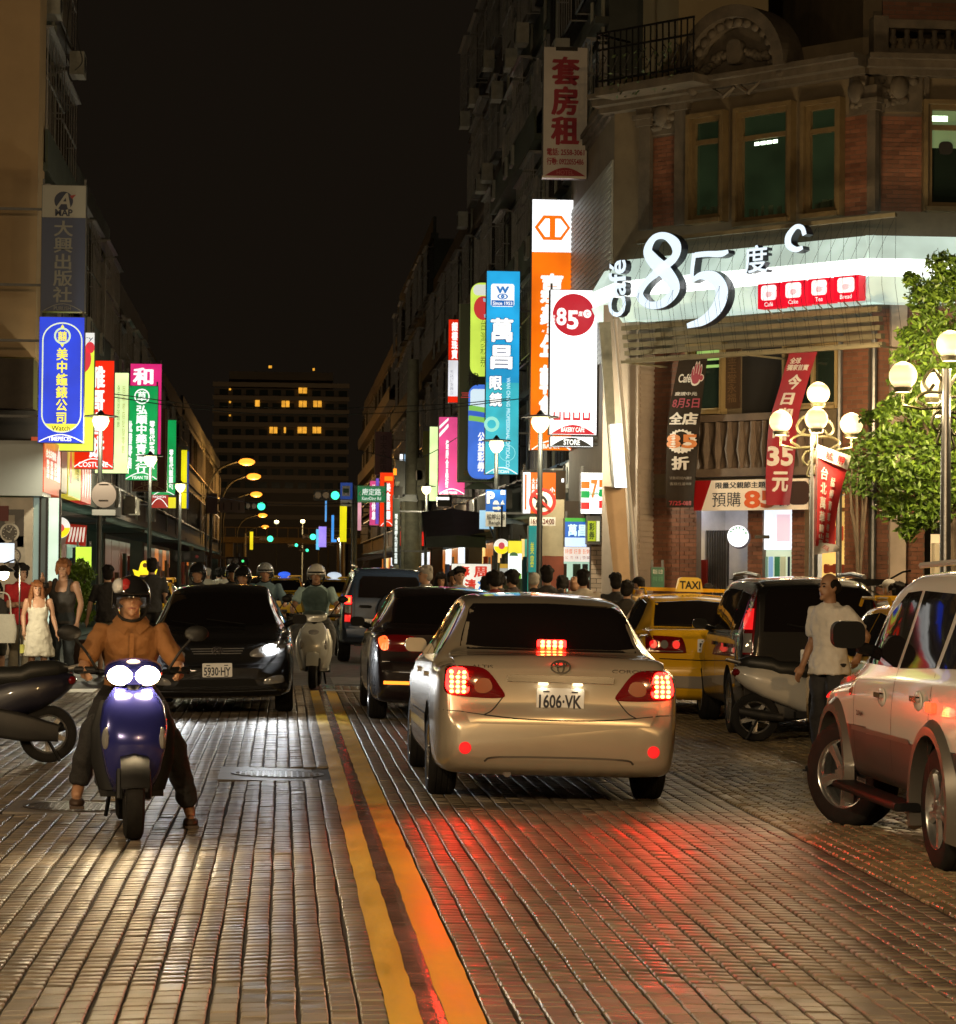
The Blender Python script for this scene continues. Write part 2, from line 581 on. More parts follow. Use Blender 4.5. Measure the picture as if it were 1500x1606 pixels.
# fan-laid cobbles on the forecourt to the right
cb = []
wfan = 0.96
for k in range(0, 15):
 xc = 3.75 + wfan * k
 for row in range(0, 405):
  yb = 8.2 + row * 0.092
  n = 10
  for i in range(n):
   u = (i + 0.5) / n - 0.5
   xx = xc + u * wfan
   yy = yb + 0.42 * (1 - (2 * u) ** 2) + rng.normal(0, 0.006)
   if xx < 3.30 or yy > 45.8 or xx > (1500 - 443 + 620) / 4000 * yy + 0.6: continue
   sx, sy = 0.082 + rng.normal(0, 0.004), 0.076 + rng.normal(0, 0.004)
   sl = -0.42 * 4 * 2 * u / wfan * 0.9
   q = []
   for dx, dy in ((-sx / 2, -sy / 2), (sx / 2, -sy / 2), (sx / 2, sy / 2), (-sx / 2, sy / 2)):
    q.append((xx + dx, yy + dy + sl * dx * 0.55))
   zt = rng.normal(0, 0.002)
   ta, tb = rng.normal(0, 0.03), rng.normal(0, 0.03)
   lo = [(x, y, gz(x) - 0.016) for x, y in q]
   mi = [(x, y, gz(x) - 0.004 + zt) for x, y in q]
   hi = [(xx + (x - xx) * 0.78, yy + (y - yy) * 0.78, gz(x) + zt + 0.003 + ta * (x - xx) + tb * (y - yy)) for x, y in q]
   cb.append(((xx, yy), lo + mi + hi))
vis = sorted([p for p in cb if in_view(*p[0])], key=lambda p: p[0][1])
own = set(id(p) for p in vis[:300])
for p in vis[:300]:
 me = bpy.data.meshes.new('cobble')
 me.from_pydata([(a - p[0][0], b - p[0][1], c) for a, b, c in p[1]], [], PF)
 me.materials.append(m_cob)
 link_mesh('cobble', me, fanp, (p[0][0], p[0][1], 0))
bulk('cobble_field', [p[1] for p in cb if id(p) not in own], PF, m_cob, fanp)
# ================================================================== buildings
class Face:
 """vertical wall plane: local x along u, local y into the building, z up"""
 def __init__(self, o, u):
  self.o = Vector((o[0], o[1], 0))
  self.u = Vector((u[0], u[1], 0)).normalized()
  self.y = Vector((-self.u.y, self.u.x, 0))
  self.M = Matrix((self.u, self.y, Vector((0, 0, 1)))).transposed().to_4x4()
  self.M.translation = self.o
 def to(self, px, py, off=0.0):
  d = ray(px, py)
  o = self.o + self.y * off
  t = (o - CAM).dot(self.y) / d.dot(self.y)
  p = CAM + d * t
  return (p - o).dot(self.u), p.z
 def rect(self, x0, y0, x1, y1, off=0.0):
  a, za = self.to(x0, y0, off)
  b, zb = self.to(x1, y1, off)
  return a, b, zb, za
def wall_brick_mb(x0, x1, z0, z1, bw=0.21, bh=0.062, y=-0.012, seed=0):
 """running-bond tiles, each with its own edges, for one stretch of wall"""
 b = MB()
 r = random.Random(seed)
 nrow = int((z1 - z0) / (bh + 0.011))
 for i in range(nrow):
  z = z0 + i * (bh + 0.011)
  x = x0 - (bw * 0.5 if i % 2 else 0)
  while x < x1 - 0.01:
   a, c = max(x, x0), min(x + bw - 0.011, x1)
   if c - a > 0.03:
    yy = y + r.uniform(-0.002, 0.002)
    b.add([(a, yy, z), (c, yy, z), (c, yy, z + bh), (a, yy, z + bh), (a, 0.002, z), (c, 0.002, z), (c, 0.002, z + bh), (a, 0.002, z + bh)],
      [(0, 1, 2, 3), (4, 0, 3, 7), (1, 5, 6, 2), (3, 2, 6, 7), (4, 5, 1, 0)])
   x += bw
 return b
m_brick = mat('brick_tile', (0.155, 0.062, 0.034), 0.5, var=0.15, scale=3, island=0.25)
m_brickp = mat('pale_tile', (0.52, 0.40, 0.30), 0.4, var=0.1, scale=3, island=0.12)
m_joint = mat('tile_joint', (0.11, 0.085, 0.065), 0.8, var=0.2)
m_stucco = mat('stucco', (0.13, 0.10, 0.060), 0.75, var=0.22, bump=0.4, scale=1.6)
m_stone = mat('carved_stone', (0.085, 0.068, 0.048), 0.8, var=0.35, bump=0.6, scale=3)
m_col = mat('grey_column', (0.34, 0.28, 0.23), 0.6, var=0.15, bump=0.2, scale=2)
m_tan = mat('tan_wall', (0.34, 0.27, 0.15), 0.7, var=0.12, bump=0.2, scale=0.7)
m_wood = mat('window_wood', (0.13, 0.09, 0.04), 0.5, var=0.2, scale=5)
m_pane = mat('window_glass', (0.012, 0.02, 0.015), 0.06, spec=0.6)
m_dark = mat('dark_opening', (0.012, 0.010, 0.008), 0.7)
m_darkmetal = mat('dark_metal', (0.025, 0.024, 0.022), 0.4, 0.7, var=0.2, scale=5)
m_grey = mat('grey_metal', (0.22, 0.22, 0.22), 0.4, 0.8, var=0.2, scale=5)
m_steel = mat('steel', (0.55, 0.55, 0.54), 0.28, 1.0, var=0.1, scale=5)
m_greenwood = mat('pergola_slat', (0.17, 0.15, 0.095), 0.55, var=0.2, scale=4, stretch=(0.2, 1, 1))
m_ceil = lit('lit_office_ceiling', (150, 175, 120), 0.28)
m_tube = lit('fluorescent_tube', (225, 255, 215), 4.0)
m_tubew = lit('white_tube', (235, 235, 255), 9.0)
m_fasc = lit('fascia_panel', (208, 230, 216), 0.85)
m_fascl = lit('fascia_light', (250, 255, 252), 2.6)
m_face85 = lit('letter_face', (222, 240, 255), 1.05, 'NONE')
m_lside = mat('letter_side', (0.012, 0.014, 0.03), 0.35)
m_redbox = lit('red_lightbox', (225, 18, 45), 0.9)
m_whitep = lit('white_print', (255, 245, 245), 1.15, 'NONE')
m_wallwhite = mat('white_wall', (0.72, 0.70, 0.66), 0.6, var=0.08)
def at0(mb, name, m, root, smooth=False, kind=None):
 return mb.build(name, m, root, smooth, loc=-root.location, kind=kind)
def window(root, F, x0, x1, z0, z1, frame=0.07, rec=0.10, mullion=(), transom=(), mf=None, mp=None, extra=None):
 b = MB(F.M)
 mf = mf or m_wood
 e = frame * 0.9
 for (a_, c_, d_) in ((x0 - e, x0, .17), (x1, x1 + e, .17)): b.bx(a_, c_, -d_, 0.0, z0 - e, z1 + e)
 b.bx(x0, x1, -.17, 0, z1, z1 + e)
 b.bx(x0 - e * .5, x1 + e * .5, -.22, 0, z0 - e, z0)
 b.bx(x0, x0 + frame, -0.09, 0, z0, z1)
 b.bx(x1 - frame, x1, -0.09, 0, z0, z1)
 b.bx(x0 + frame, x1 - frame, -0.09, 0, z1 - frame, z1)
 b.bx(x0 + frame, x1 - frame, -0.10, 0, z0, z0 + frame)
 for q in mullion: b.bx(q - frame / 2, q + frame / 2, -0.085, 0, z0 + frame, z1 - frame)
 for q in transom: b.bx(x0 + frame, x1 - frame, -0.08, 0, q - frame / 2, q + frame / 2)
 w = at0(b, 'window', mf, root)
 b = MB(F.M)
 b.bx(x0 + frame, x1 - frame, -0.018, -0.004, z0 + frame, z1 - frame)
 b.build('pane', mp or m_pane, w)
 return w
# ------------------------------------------------------------------ corner cafe building
A = (5.95, 46.0)
B = (9.62, 42.0)
FC = Face(A, (B[0] - A[0], B[1] - A[1]))
LC = (Vector(B) - Vector(A)).length
FR = Face(B, (1, 0))
FS = Face((5.95, 53.0), (0, -1))          # street side of the same block
cafe = thing('cafe_building', 'ornate brick corner building with round pediment above the white cafe sign', 'building', (8.5, 45.5, 0))
TOP3 = FC.to(1200, 118)[1]
b = MB()
foot = [A, B, (17, 42.0), (17, 56), (5.95, 53)]
ztop = FR.to(1420, 60)[1]
z2 = 3.05
b.add([(x, y, z2) for x, y in foot] + [(x, y, ztop) for x, y in foot],
  [(0, 1, 2, 3, 4), (9, 8, 7, 6, 5)] + [(i, i + 5, (i + 1) % 5 + 5, (i + 1) % 5) for i in range(5)])
at0(b, 'wall', m_stucco, cafe)
# brick stretches (3rd floor)
bi = 0
def bricks(F, px, z=None, y=-0.012):
 global bi
 a, c, z0, z1 = F.rect(*px)
 bb = MB(F.M)
 bb.bx(a, c, 0.0 + y * 0.4, 0.06, z0, z1)
 at0(bb, 'wall_panel', m_joint, cafe)
 q = wall_brick_mb(a, c, z0, z1, y=y, seed=bi)
 bi += 1
 q.v = [tuple(F.M @ Vector(v)) for v in q.v]
 at0(q, 'brick_cladding', m_brick, cafe, kind='stuff')
for F, px in ((FC, (1026, 212, 1062, 352)), (FC, (1327, 180, 1362, 335)), (FR, (1382, 178, 1448, 332)), (FR, (1385, 0, 1500, 38)),
    (FC, (1012, 552, 1086, 742)), (FC, (1322, 545, 1362, 742)), (FR, (1368, 480, 1394, 742)),
    (FR, (1420, 480, 1500, 742))):
 bricks(F, px)
# pilasters with capitals
for F, x0, x1, y0, y1 in ((FC, 1064, 1080, 175, 352), (FC, 1366, 1378, 175, 332), (FR, 1364, 1380, 176, 332), (FR, 1449, 1455, 110, 332), (FC, 1008, 1024, 200, 360)):
 a, c, z0, z1 = F.rect(x0, y0, x1, y1)
 b = MB(F.M)
 b.bx(a, c, -0.10, 0.02, z0, z1)
 b.bx(a - 0.05, c + 0.05, -0.15, 0.02, z1, z1 + 0.12)
 b.bx(a - 0.09, c + 0.09, -0.19, 0.02, z1 + 0.12, z1 + 0.2)
 b.bx(a - 0.04, c + 0.04, -0.13, 0.02, z1 + 0.2, z1 + 0.42)
 at0(b, 'pilaster', m_stone, cafe)
# carved garland blocks on the frieze
for F, x0, y0, x1, y1 in ((FC, 1335, 120, 1362, 178), (FR, 1372, 110, 1446, 176), (FC, 1022, 165, 1064, 208)):
 a, c, z0, z1 = F.rect(x0, y0, x1, y1)
 b = MB(F.M)
 b.bx(a, c, -0.05, 0.02, z0, z1)
 for k in range(26):
  r = random.uniform(0.05, 0.11)
  b.ell((random.uniform(a + .08, c - .08), -0.07, random.uniform(z0 + .12, z1 - .08)), (r, 0.05, r * 0.8), 8, 5)
 b.ell(((a + c) / 2, -0.1, (z0 + z1) / 2 + .05), (0.16, 0.10, 0.2), 12, 8)
 at0(b, 'garland_relief', m_stone, cafe, smooth=True)
# third-floor windows
for px, mul in (((1090, 188, 1137, 342), ()), ((1164, 178, 1243, 342), ()), ((1270, 168, 1320, 332), ())):
 a, c, z0, z1 = FC.rect(*px)
 w = window(cafe, FC, a, c, z0, z1, 0.085, 0.16, transom=(z1 - (z1 - z0) * 0.24,), mp=mat('dim_office_pane', (.012, .02, .015), .06, emit=srgb(58, 76, 46), es=.15, evar=.5))
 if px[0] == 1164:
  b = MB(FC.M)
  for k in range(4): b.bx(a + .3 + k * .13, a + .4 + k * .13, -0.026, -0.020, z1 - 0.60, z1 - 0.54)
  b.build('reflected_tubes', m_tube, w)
 for k in range(5):
  b = MB(FC.M)
  q = a + 0.12 + (c - a - 0.3) * (k + .5 * random.random()) / 5
  b.bx(q, q + random.uniform(0.06, 0.14), -0.03, -0.020, z0 + 0.1, z0 + random.uniform(0.16, 0.3))
  b.build('sill_item', mat('sill_goods', (0.05, 0.075, 0.045), 0.5), w)
a, c, z0, z1 = FR.rect(1453, 165, 1560, 328)
w = window(cafe, FR, a, c, z0, z1, 0.085, 0.25, transom=(z1 - 0.38,))
b = MB(FR.M)
b.bx(a + .09, c - .09, -0.026, -0.02, z1 - 0.72, z1 - 0.09)
b.build('lit_ceiling', m_ceil, w)
b = MB(FR.M)
b.bx(a + .1, a + .36, -0.036, -0.028, z1 - .27, z1 - .18)
b.build('ceiling_tube', m_tube, w)
b = MB(FR.M)
b.rbox((a + .33, -0.045, z1 - .72), (0.24, 0.02, 0.22), 0.08)
b.build('round_fan', m_dark, w)
# cornice along both faces
zc0, zc1 = FC.to(1300, 128)[1], FC.to(1300, 100)[1]
b = MB()
for F, L in ((FC, LC), (FR, 7.2), (FS, 7.0)):
 for (d, za, zb) in ((0.22, zc0, zc0 + .10), (0.42, zc0 + .10, zc0 + .22), (0.55, zc0 + .22, zc1)):
  if F is FS: d *= 0.3
  b.bx(-0.2 if F is FC else 0.0, L + (0.2 if F is FC else 0), -d, 0.05, za, zb, F.M)
at0(b, 'cornice', m_stone, cafe)
# stone balustrade on the right face
zb0, zb1 = zc1 + 0.002, FR.to(1440, 38)[1]
b = MB(FR.M)
b.bx(0.12, 7, -0.32, -0.06, zb0, zb0 + .12)
b.bx(0.12, 7, -0.34, -0.04, zb1 - .14, zb1)
b.bx(0.1, 0.35, -0.37, -0.02, zb0, zb1 + .05)
b.bx(1.55, 1.8, -0.37, -0.02, zb0, zb1 + .05)
at0(b, 'balustrade_rail', m_stone, cafe)
for k in range(22):
 x = 0.47 + k * 0.235
 if 1.45 < x < 1.9: continue
 b = MB(FR.M @ Matrix.Translation((x, -0.19, 0)))
 h = zb1 - .14 - zb0 - .12
 b.lathe([(0.05, zb0 + .121), (0.05, zb0 + .16), (0.035, zb0 + .2), (0.075, zb0 + .12 + h * .45), (0.04, zb0 + .12 + h * .75), (0.05, zb1 - .18), (0.05, zb1 - .141)], 8)
 at0(b, 'baluster', m_stone, cafe, smooth=True)
# round pediment over the chamfer
pc, pz = FC.to(1176, 122)
pr = (FC.to(1262, 122)[0] - FC.to(1092, 122)[0]) / 2
b = MB(FC.M)
N = 28
for (r0, r1, d) in ((pr * 0.82, pr, 0.62), (pr * 0.70, pr * 0.82, 0.45)):
 for k in range(N):
  a0, a1 = pi * k / N, pi * (k + 1) / N
  poly = [(pc + r0 * cos(a0), pz + r0 * sin(a0) * 1.0), (pc + r1 * cos(a0), pz + r1 * sin(a0)), (pc + r1 * cos(a1), pz + r1 * sin(a1)), (pc + r0 * cos(a1), pz + r0 * sin(a1))]
  b.prism(poly, -d, 0.0)
at0(b, 'pediment_arch', m_stone, cafe)
b = MB(FC.M)
b.prism([(pc + pr * .71 * cos(pi * k / N), pz + pr * .71 * sin(pi * k / N)) for k in range(N + 1)], -0.3, 0.1)
at0(b, 'pediment_field', m_stone, cafe)
b = MB(FC.M)
b.rbox((pc, -0.38, pz + pr * .33), (0.3, 0.16, 0.42), 0.1)
for s in (-1, 1):
 for k in range(16):
  t = k / 15
  x = pc + s * (0.22 + 0.75 * t)
  z = pz + pr * (0.30 - 0.42 * t * t) + random.uniform(-.05, .05)
  rr = random.uniform(0.06, 0.11)
  b.ell((x, -0.36, z), (rr, 0.09, rr), 8, 5)
 b.tube([(pc + s * .25, -.36, pz + .05), (pc + s * .5, -.38, pz - .18), (pc + s * .28, -.38, pz - .35), (pc + s * .05, -.36, pz - .2)], 0.04, 6)
for k in range(14):
 aa = pi * (k + .5) / 14
 b.ell((pc + pr * .76 * cos(aa), -0.47, pz + pr * .76 * sin(aa)), (0.09, 0.06, 0.09), 8, 5)
at0(b, 'pediment_crest', m_stone, cafe, smooth=True)
# iron balcony at the upper left of the chamfer
x0, zr = FC.to(962, 205, -0.9)
x1, _ = FC.to(1090, 130, -0.9)
zfl, ztp = zc1 + 0.01, zc1 + 0.95
b = MB(FC.M)
b.bx(x0 - .4, x1, -0.95, 0.0, zfl - .16, zfl - .012)
at0(b, 'balcony_slab', m_stone, cafe)
b = MB(FC.M)
for z in (zfl + .08, ztp - .3, ztp): b.bx(x0 - .38, x1, -0.93, -0.90, z, z + .035)
b.bx(x0 - .40, x0 - .36, -0.9, 0.0, ztp, ztp + .035)
at0(b, 'balcony_rail', m_darkmetal, cafe)
for k in range(17):
 x = x0 - .38 + (x1 - x0 + .36) * k / 16
 b = MB(FC.M)
 b.bx(x - .011, x + .011, -0.925, -0.905, zfl - .012, ztp)
 if k % 2: b.tube([(x - .08, -.915, zfl + .2), (x, -.915, zfl + .35), (x + .08, -.915, zfl + .5), (x, -.915, zfl + .58)], 0.012, 5)
 at0(b, 'balcony_bar', m_darkmetal, cafe)
b = MB(FC.M)
for k in range(160):
 q = Vector((random.uniform(x0 - .3, x1 - .3), random.uniform(-0.98, -0.75), zfl + random.uniform(-.25, .55)))
 s = random.uniform(.03, .07)
 n = Vector((random.gauss(0, 1), random.gauss(0, 1), random.gauss(0, 1))).normalized()
 t = n.orthogonal().normalized() * s
 w2 = n.cross(t).normalized() * s * .5
 b.add([q - t, q + w2, q + t, q - w2], [(0, 1, 2, 3)])
pl = b.build('balcony_plant', mat('balcony_leaf', (0.05, 0.075, 0.03), 0.6), None)
tag(pl, 'dark leafy plant trailing over the iron balcony beside the round pediment', 'plant')
# tan penthouse wall behind the balcony and brick storey above
b = MB()
b.bx(7.3, 9.0, 47.2, 52, ztop, ztop + 6)
at0(b, 'upper_wall', m_tan, cafe)
b = MB()
b.bx(9.9, 17, 43.2, 52, ztop + 0.01, ztop + 6)
at0(b, 'upper_storey', m_stucco, cafe)
# second floor: windows, calligraphy board, dark loggia, balustrade
for px in ((1088, 545, 1137, 645), (1240, 545, 1318, 636)):
 a, c, z0, z1 = FC.rect(*px)
 w = window(cafe, FC, a, c, z0, z1, 0.06, 0.14, mullion=((a + c) / 2,) if px[0] == 1240 else (), mf=mat('pale_wood', (0.25, 0.18, 0.08), 0.45, var=0.1))
 if px[0] == 1088:
  b = MB(FC.M)
  for k in range(3): b.bx(a + .1, c - .1, -.03, -.02, z1 - .12 - k * .13, z1 - .07 - k * .13)
  b.build('lit_blind', lit('green_tube', (170, 215, 120), 0.5), w)
a, c, z0, z1 = FC.rect(1141, 548, 1162, 640)
b = MB(FC.M)
b.bx(a, c, -0.05, 0.02, z0, z1)
o = at0(b, 'name_board', mat('board_brown', (0.06, 0.035, 0.02), 0.5), cafe)
text('金玉堂永福', a + .05, c - .05, z0 + .1, z1 - .1, mat('faded_gold', (0.16, 0.10, 0.05), 0.5), o, y=-0.055, vertical=True, M=FC.M)
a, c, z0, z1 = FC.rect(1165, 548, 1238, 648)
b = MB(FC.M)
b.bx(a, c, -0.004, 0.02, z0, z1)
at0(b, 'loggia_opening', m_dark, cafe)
a, c, z0, z1 = FC.rect(1080, 655, 1300, 745)
b = MB(FC.M)
b.bx(a, c, -0.35, 0.0, z0, z0 + .14)
b.bx(a, c, -0.36, -0.16, z1 - .12, z1)
b.bx(a, c, -0.2, -0.18, z0 + .15, z1 - .13)
m_bal = mat('balcony_stone', (0.10, 0.07, 0.05), 0.7, var=0.25, scale=3)
at0(b, 'balcony', m_bal, cafe)
n = 12
for k in range(n):
 x = a + .12 + (c - a - .24) * k / (n - 1)
 b = MB(FC.M @ Matrix.Translation((x, -.28, 0)))
 h = z1 - z0 - .27
 zz = z0 + .142
 b.lathe([(.05, zz), (.04, zz + .08), (.085, zz + h * .4), (.045, zz + h * .8), (.05, zz + h)], 8)
 at0(b, 'baluster', m_bal, cafe, smooth=True)
# grey corner column with stepped edge, slanted posts beside it
a, c, z0, z1 = FC.rect(957, 480, 1010, 930, -0.25)
b = MB(FC.M)
b.bx(a + .02, c, -.45, .05, -0.1, z1)
nk = int(z1 / .1)
for k in range(nk): b.bx(c, c + .018, -.40, .0, k * .1 + .0, k * .1 + .06)
at0(b, 'column', m_col, cafe)
# ground floor ------------------------------------------------------
zf = 2.98
for F, px, nm in ((FC, (1012, 800, 1066, 940), 0), (FC, (1068, 800, 1092, 940), 1), (FC, (1174, 805, 1196, 940), 2), (FC, (1243, 800, 1262, 940), 3),
     (FC, (1326, 740, 1362, 940), 4), (FR, (1364, 740, 1394, 940), 5), (FR, (1420, 840, 1450, 940), 6)):
 a, c, z0, z1 = F.rect(*px)
 z0 = -0.1
 z1 = 3.05 if nm in (0, 1, 2, 3) else FR.to(1400, 742)[1]
 dd = 0.14
 bb = MB(F.M)
 bb.bx(a, c, 0.002, dd, z0, z1)
 at0(bb, 'pier', m_joint, cafe)
 q = wall_brick_mb(a, c, 0.3, z1 - .02, y=-0.012, seed=nm)
 q.v = [tuple(F.M @ Vector(v)) for v in q.v]
 at0(q, 'brick_cladding', m_brick, cafe, kind='stuff')
# white-grey column on the right face
a, c, z0, z1 = FR.rect(1396, 472, 1418, 940)
b = MB(FR.M)
b.bx(a, c, -.14, .0, -.1, z1)
at0(b, 'column', m_col, cafe)
for px in (1369, 1322):
 F = FR if px > 1364 else FC
 a = F.to(px, 700)[0]
 b = MB(F.M)
 b.tube([(a, -.09, 0), (a, -.09, 5.8)], 0.05, 8)
 at0(b, 'drain_pipe', m_grey, cafe, smooth=True)
# arcade recess: back wall, ceiling, floor light
b = MB(FC.M)
x0, x1 = FC.to(1092, 800)[0], FC.to(1326, 800)[0]
b.bx(x0 - .2, x1 + .3, 1.1, 1.2, -.1, zf)
at0(b, 'arcade_wall', m_wallwhite, cafe)
b = MB(FC.M)
b.bx(x0 - .2, x1 + .3, .05, 1.1, zf, zf + .05)
at0(b, 'arcade_ceiling', m_wallwhite, cafe)
b = MB(FC.M)
b.bx(x0 - .3, x0 - .202, .05, 1.2, -.1, zf)
at0(b, 'arcade_side', m_wallwhite, cafe)
b = MB(FC.M)
b.bx(x1 + .302, x1 + .4, .05, 1.2, -.1, zf)
at0(b, 'arcade_side', m_wallwhite, cafe)
b = MB(FC.M)
b.bx(x0 + 1.3, x0 + 1.37, .3, 1.0, zf - .12, zf - .05)
t1 = at0(b, 'fluorescent_tube', m_tubew, cafe)
a, c, z0, z1 = FC.rect(1096, 772, 1148, 782, .25)
b = MB(FC.M)
b.bx(a, c, .25, .31, zf - .14, zf - .08)
at0(b, 'fluorescent_tube', m_tubew, cafe)
a, c, z0, z1 = FC.rect(1108, 832, 1142, 940, .5)
b = MB(FC.M)
b.bx(a, c, .5, .53, 0, z1)
g = at0(b, 'steel_gate', mat('gate_dark', (0.035, 0.03, 0.028), 0.5, .4), cafe)
for k in range(9):
 x = a + (c - a) * (k + .5) / 9
 b = MB(FC.M)
 b.bx(x - .012, x + .012, .47, .5, 0, z1)
 b.build('bar', m_grey, g)
a, c, z0, z1 = FC.rect(1092, 878, 1108, 940, .3)
b = MB(FC.M)
b.bx(a, c, .3, .34, 0, z1)
at0(b, 'red_dado', paint('dado_red', (120, 30, 20), .5), cafe)
# lit shop window
a, c, z0, z1 = FC.rect(1197, 800, 1243, 940, .04)
zb = FC.to(1200, 862, .04)[1]
b = MB(FC.M)
b.bx(a, c, .04, .10, zb, zf)
o = at0(b, 'sign_band', lit('white_band', (235, 245, 255), 1.25), cafe)
b = MB(FC.M)
b.bx(a + .3, c - .05, .034, .0385, zb + .14, zf - .3)
b.build('poster', lit('pink_print', (235, 205, 215), 1.0, 'NONE'), o)
b = MB(FC.M)
b.bx(a, c, .10, .12, 0, zb)
o = at0(b, 'shop_glass', lit('shop_interior', (205, 220, 190), .75), cafe)
for (u0, u1, cc) in ((.05, .12, (120, 150, 130)), (.16, .3, (150, 190, 235)), (.36, .52, (60, 120, 80)), (.55, .72, (190, 190, 150)), (.80, .86, (40, 50, 60))):
 b = MB(FC.M)
 b.bx(a + (c - a) * u0, a + (c - a) * u1, .075, .095, .1, zb - .12)
 b.build('shop_display', lit('display_%d' % int(u0 * 100), cc, .55), o)
# warm food counter right of the lamp post
a, c, z0, z1 = FC.rect(1284, 776, 1326, 940, .1)
b = MB(FC.M)
b.bx(a, c, .22, .26, 0, z1)
o = at0(b, 'food_counter', lit('warm_interior', (255, 205, 110), .9), cafe)
for (zz, cc, hh) in ((2.75, (120, 70, 25), .1), (2.35, (200, 60, 30), .32), (1.75, (120, 45, 20), .2), (1.5, (235, 200, 160), .2), (1.2, (90, 40, 20), .3)):
 b = MB(FC.M)
 for k in range(4):
  w_ = random.uniform(.08, .16)
  x = a + .06 + (c - a - .2) * k / 4 + random.uniform(0, .06)
  b.rbox((x + w_ / 2, .17, zz), (w_, .06, hh * random.uniform(.6, 1)), .03)
 b.build('food_display', lit('food_%d' % int(zz * 100), cc, .7), o)
b = MB(FC.M)
b.bx(a - .05, c, .02, .3, z1 + .003, z1 + .22)
at0(b, 'counter_hood', paint('hood_yellow', (215, 170, 90), .5), cafe)
# warm shop at the right edge
a, c, z0, z1 = FR.rect(1452, 770, 1560, 940, .2)
b = MB(FR.M)
b.bx(a, c, .55, .60, 0, z1)
o = at0(b, 'shop_interior', lit('warm_shop', (255, 214, 150), .95), cafe)
b = MB(FR.M)
b.bx(a, c, .3, .34, 2.35, 2.55)
b.bx(a, a + .12, .3, .34, 0, 2.35)
b.build('shelf_frame', m_darkmetal, o)
b = MB(FR.M)
b.bx(a + .18, c, .25, .5, 0, 2.2)
b.build('cabinet', paint('cabinet_cream', (225, 215, 190), .4), o)
b = MB(FR.M)
b.bx(a + .35, a + .75, .235, .245, 1.72, 2.1)
b.build('menu_board', paint('menu_green', (40, 55, 35), .4), o)
b = MB()
b.add([(x, y, 3.051) for x, y in ((9.7, 42.05), (17, 42.05), (17, 55), (9.7, 55))], [(0, 1, 2, 3)])
# ------------------------------------------------------------------ cafe fascia sign
FA = Face((FC.o - FC.y * 0.75).to_2d(), FC.u.to_2d())
fs = thing('cafe_sign', 'huge white curved fascia sign with CAFE 85 numerals above the corner entrance', 'sign', FA.o.copy())
def fpart(mb, name, m, par=None, smooth=False):
 return mb.build(name, m, par or fs, smooth, loc=(-fs.location if (par is None or par is fs) else None))
xa, _ = FA.to(975, 420)
xb, _ = FA.to(1362, 400)
zt = FA.to(1360, 367)[1]
zm1 = FA.to(1360, 406)[1]
zm0 = FA.to(1360, 433)[1]
zl = FA.to(1360, 472)[1]
b = MB(FA.M)
# upper band leans back, lower band leans back: a shallow V in section
def band(b, x0, x1, za, ya, zb, yb, dep=.5, sl=0.0):
 b.add([(x0, ya, za), (x1, ya, za), (x1, yb, zb), (x0, yb, zb), (x0, dep, za), (x1, dep, za), (x1, dep, zb), (x0, dep, zb)],
   [(0, 1, 2, 3), (4, 7, 6, 5), (0, 4, 5, 1), (3, 2, 6, 7), (0, 3, 7, 4), (1, 5, 6, 2)])
band(b, xa, xb, zm1 + .004, -.08, zt, .16)
fpart(b, 'upper_panel', m_fasc)
b = MB(FA.M)
band(b, xa, xb, zm0, -.05, zm1, -.05)
fpart(b, 'light_band', m_fascl)
b = MB(FA.M)
band(b, xa, xb, zl, .12, zm0 - .004, -.08)
fpart(b, 'lower_panel', m_fasc)
# right wing along the right face
FW = Face((FA.M @ Vector((xb + .004, 0, 0))).to_2d(), (1, 0))
for nm, m_, args in (('upper_panel', m_fasc, (zm1 + .004, -.08, zt, .16)), ('light_band', m_fascl, (zm0, -.05, zm1, -.05)), ('lower_panel', m_fasc, (zl, .12, zm0 - .004, -.08))):
 b = MB(FW.M)
 band(b, 0, 3.2, *args)
 fpart(b, nm, m_)
# left wing folding back along the street
FL = Face((FA.M @ Vector((xa - .004, 0, 0))).to_2d() + Vector((-.22, 1.9)), (0.22, -1.9))
for nm, m_, args in (('upper_panel', m_fasc, (zm1 + .004, -.08, zt, .16)), ('light_band', m_fascl, (zm0, -.05, zm1, -.05)), ('lower_panel', m_fasc, (zl, .12, zm0 - .004, -.08))):
 b = MB(FL.M)
 band(b, 0, 1.90, *args)
 fpart(b, nm, m_)
def stroke(b, pts, wid, y0, y1, closed=False):
 """ribbon letter stroke with changing width, extruded along y"""
 n = len(pts)
 L, R = [], []
 for i in range(n):
  p = Vector(pts[i])
  q0 = Vector(pts[(i - 1) % n] if closed else pts[max(0, i - 1)])
  q1 = Vector(pts[(i + 1) % n] if closed else pts[min(n - 1, i + 1)])
  t = (q1 - q0).normalized()
  nn = Vector((-t.y, t.x))
  L.append(p + nn * wid[i] / 2)
  R.append(p - nn * wid[i] / 2)
 rings = [[(L[i].x, y0, L[i].y), (R[i].x, y0, R[i].y), (R[i].x, y1, R[i].y), (L[i].x, y1, L[i].y)] for i in range(n)]
 if closed: rings.append(rings[0])
 base_f = len(b.f)
 b.loft(rings, cap=not closed)
 return base_f
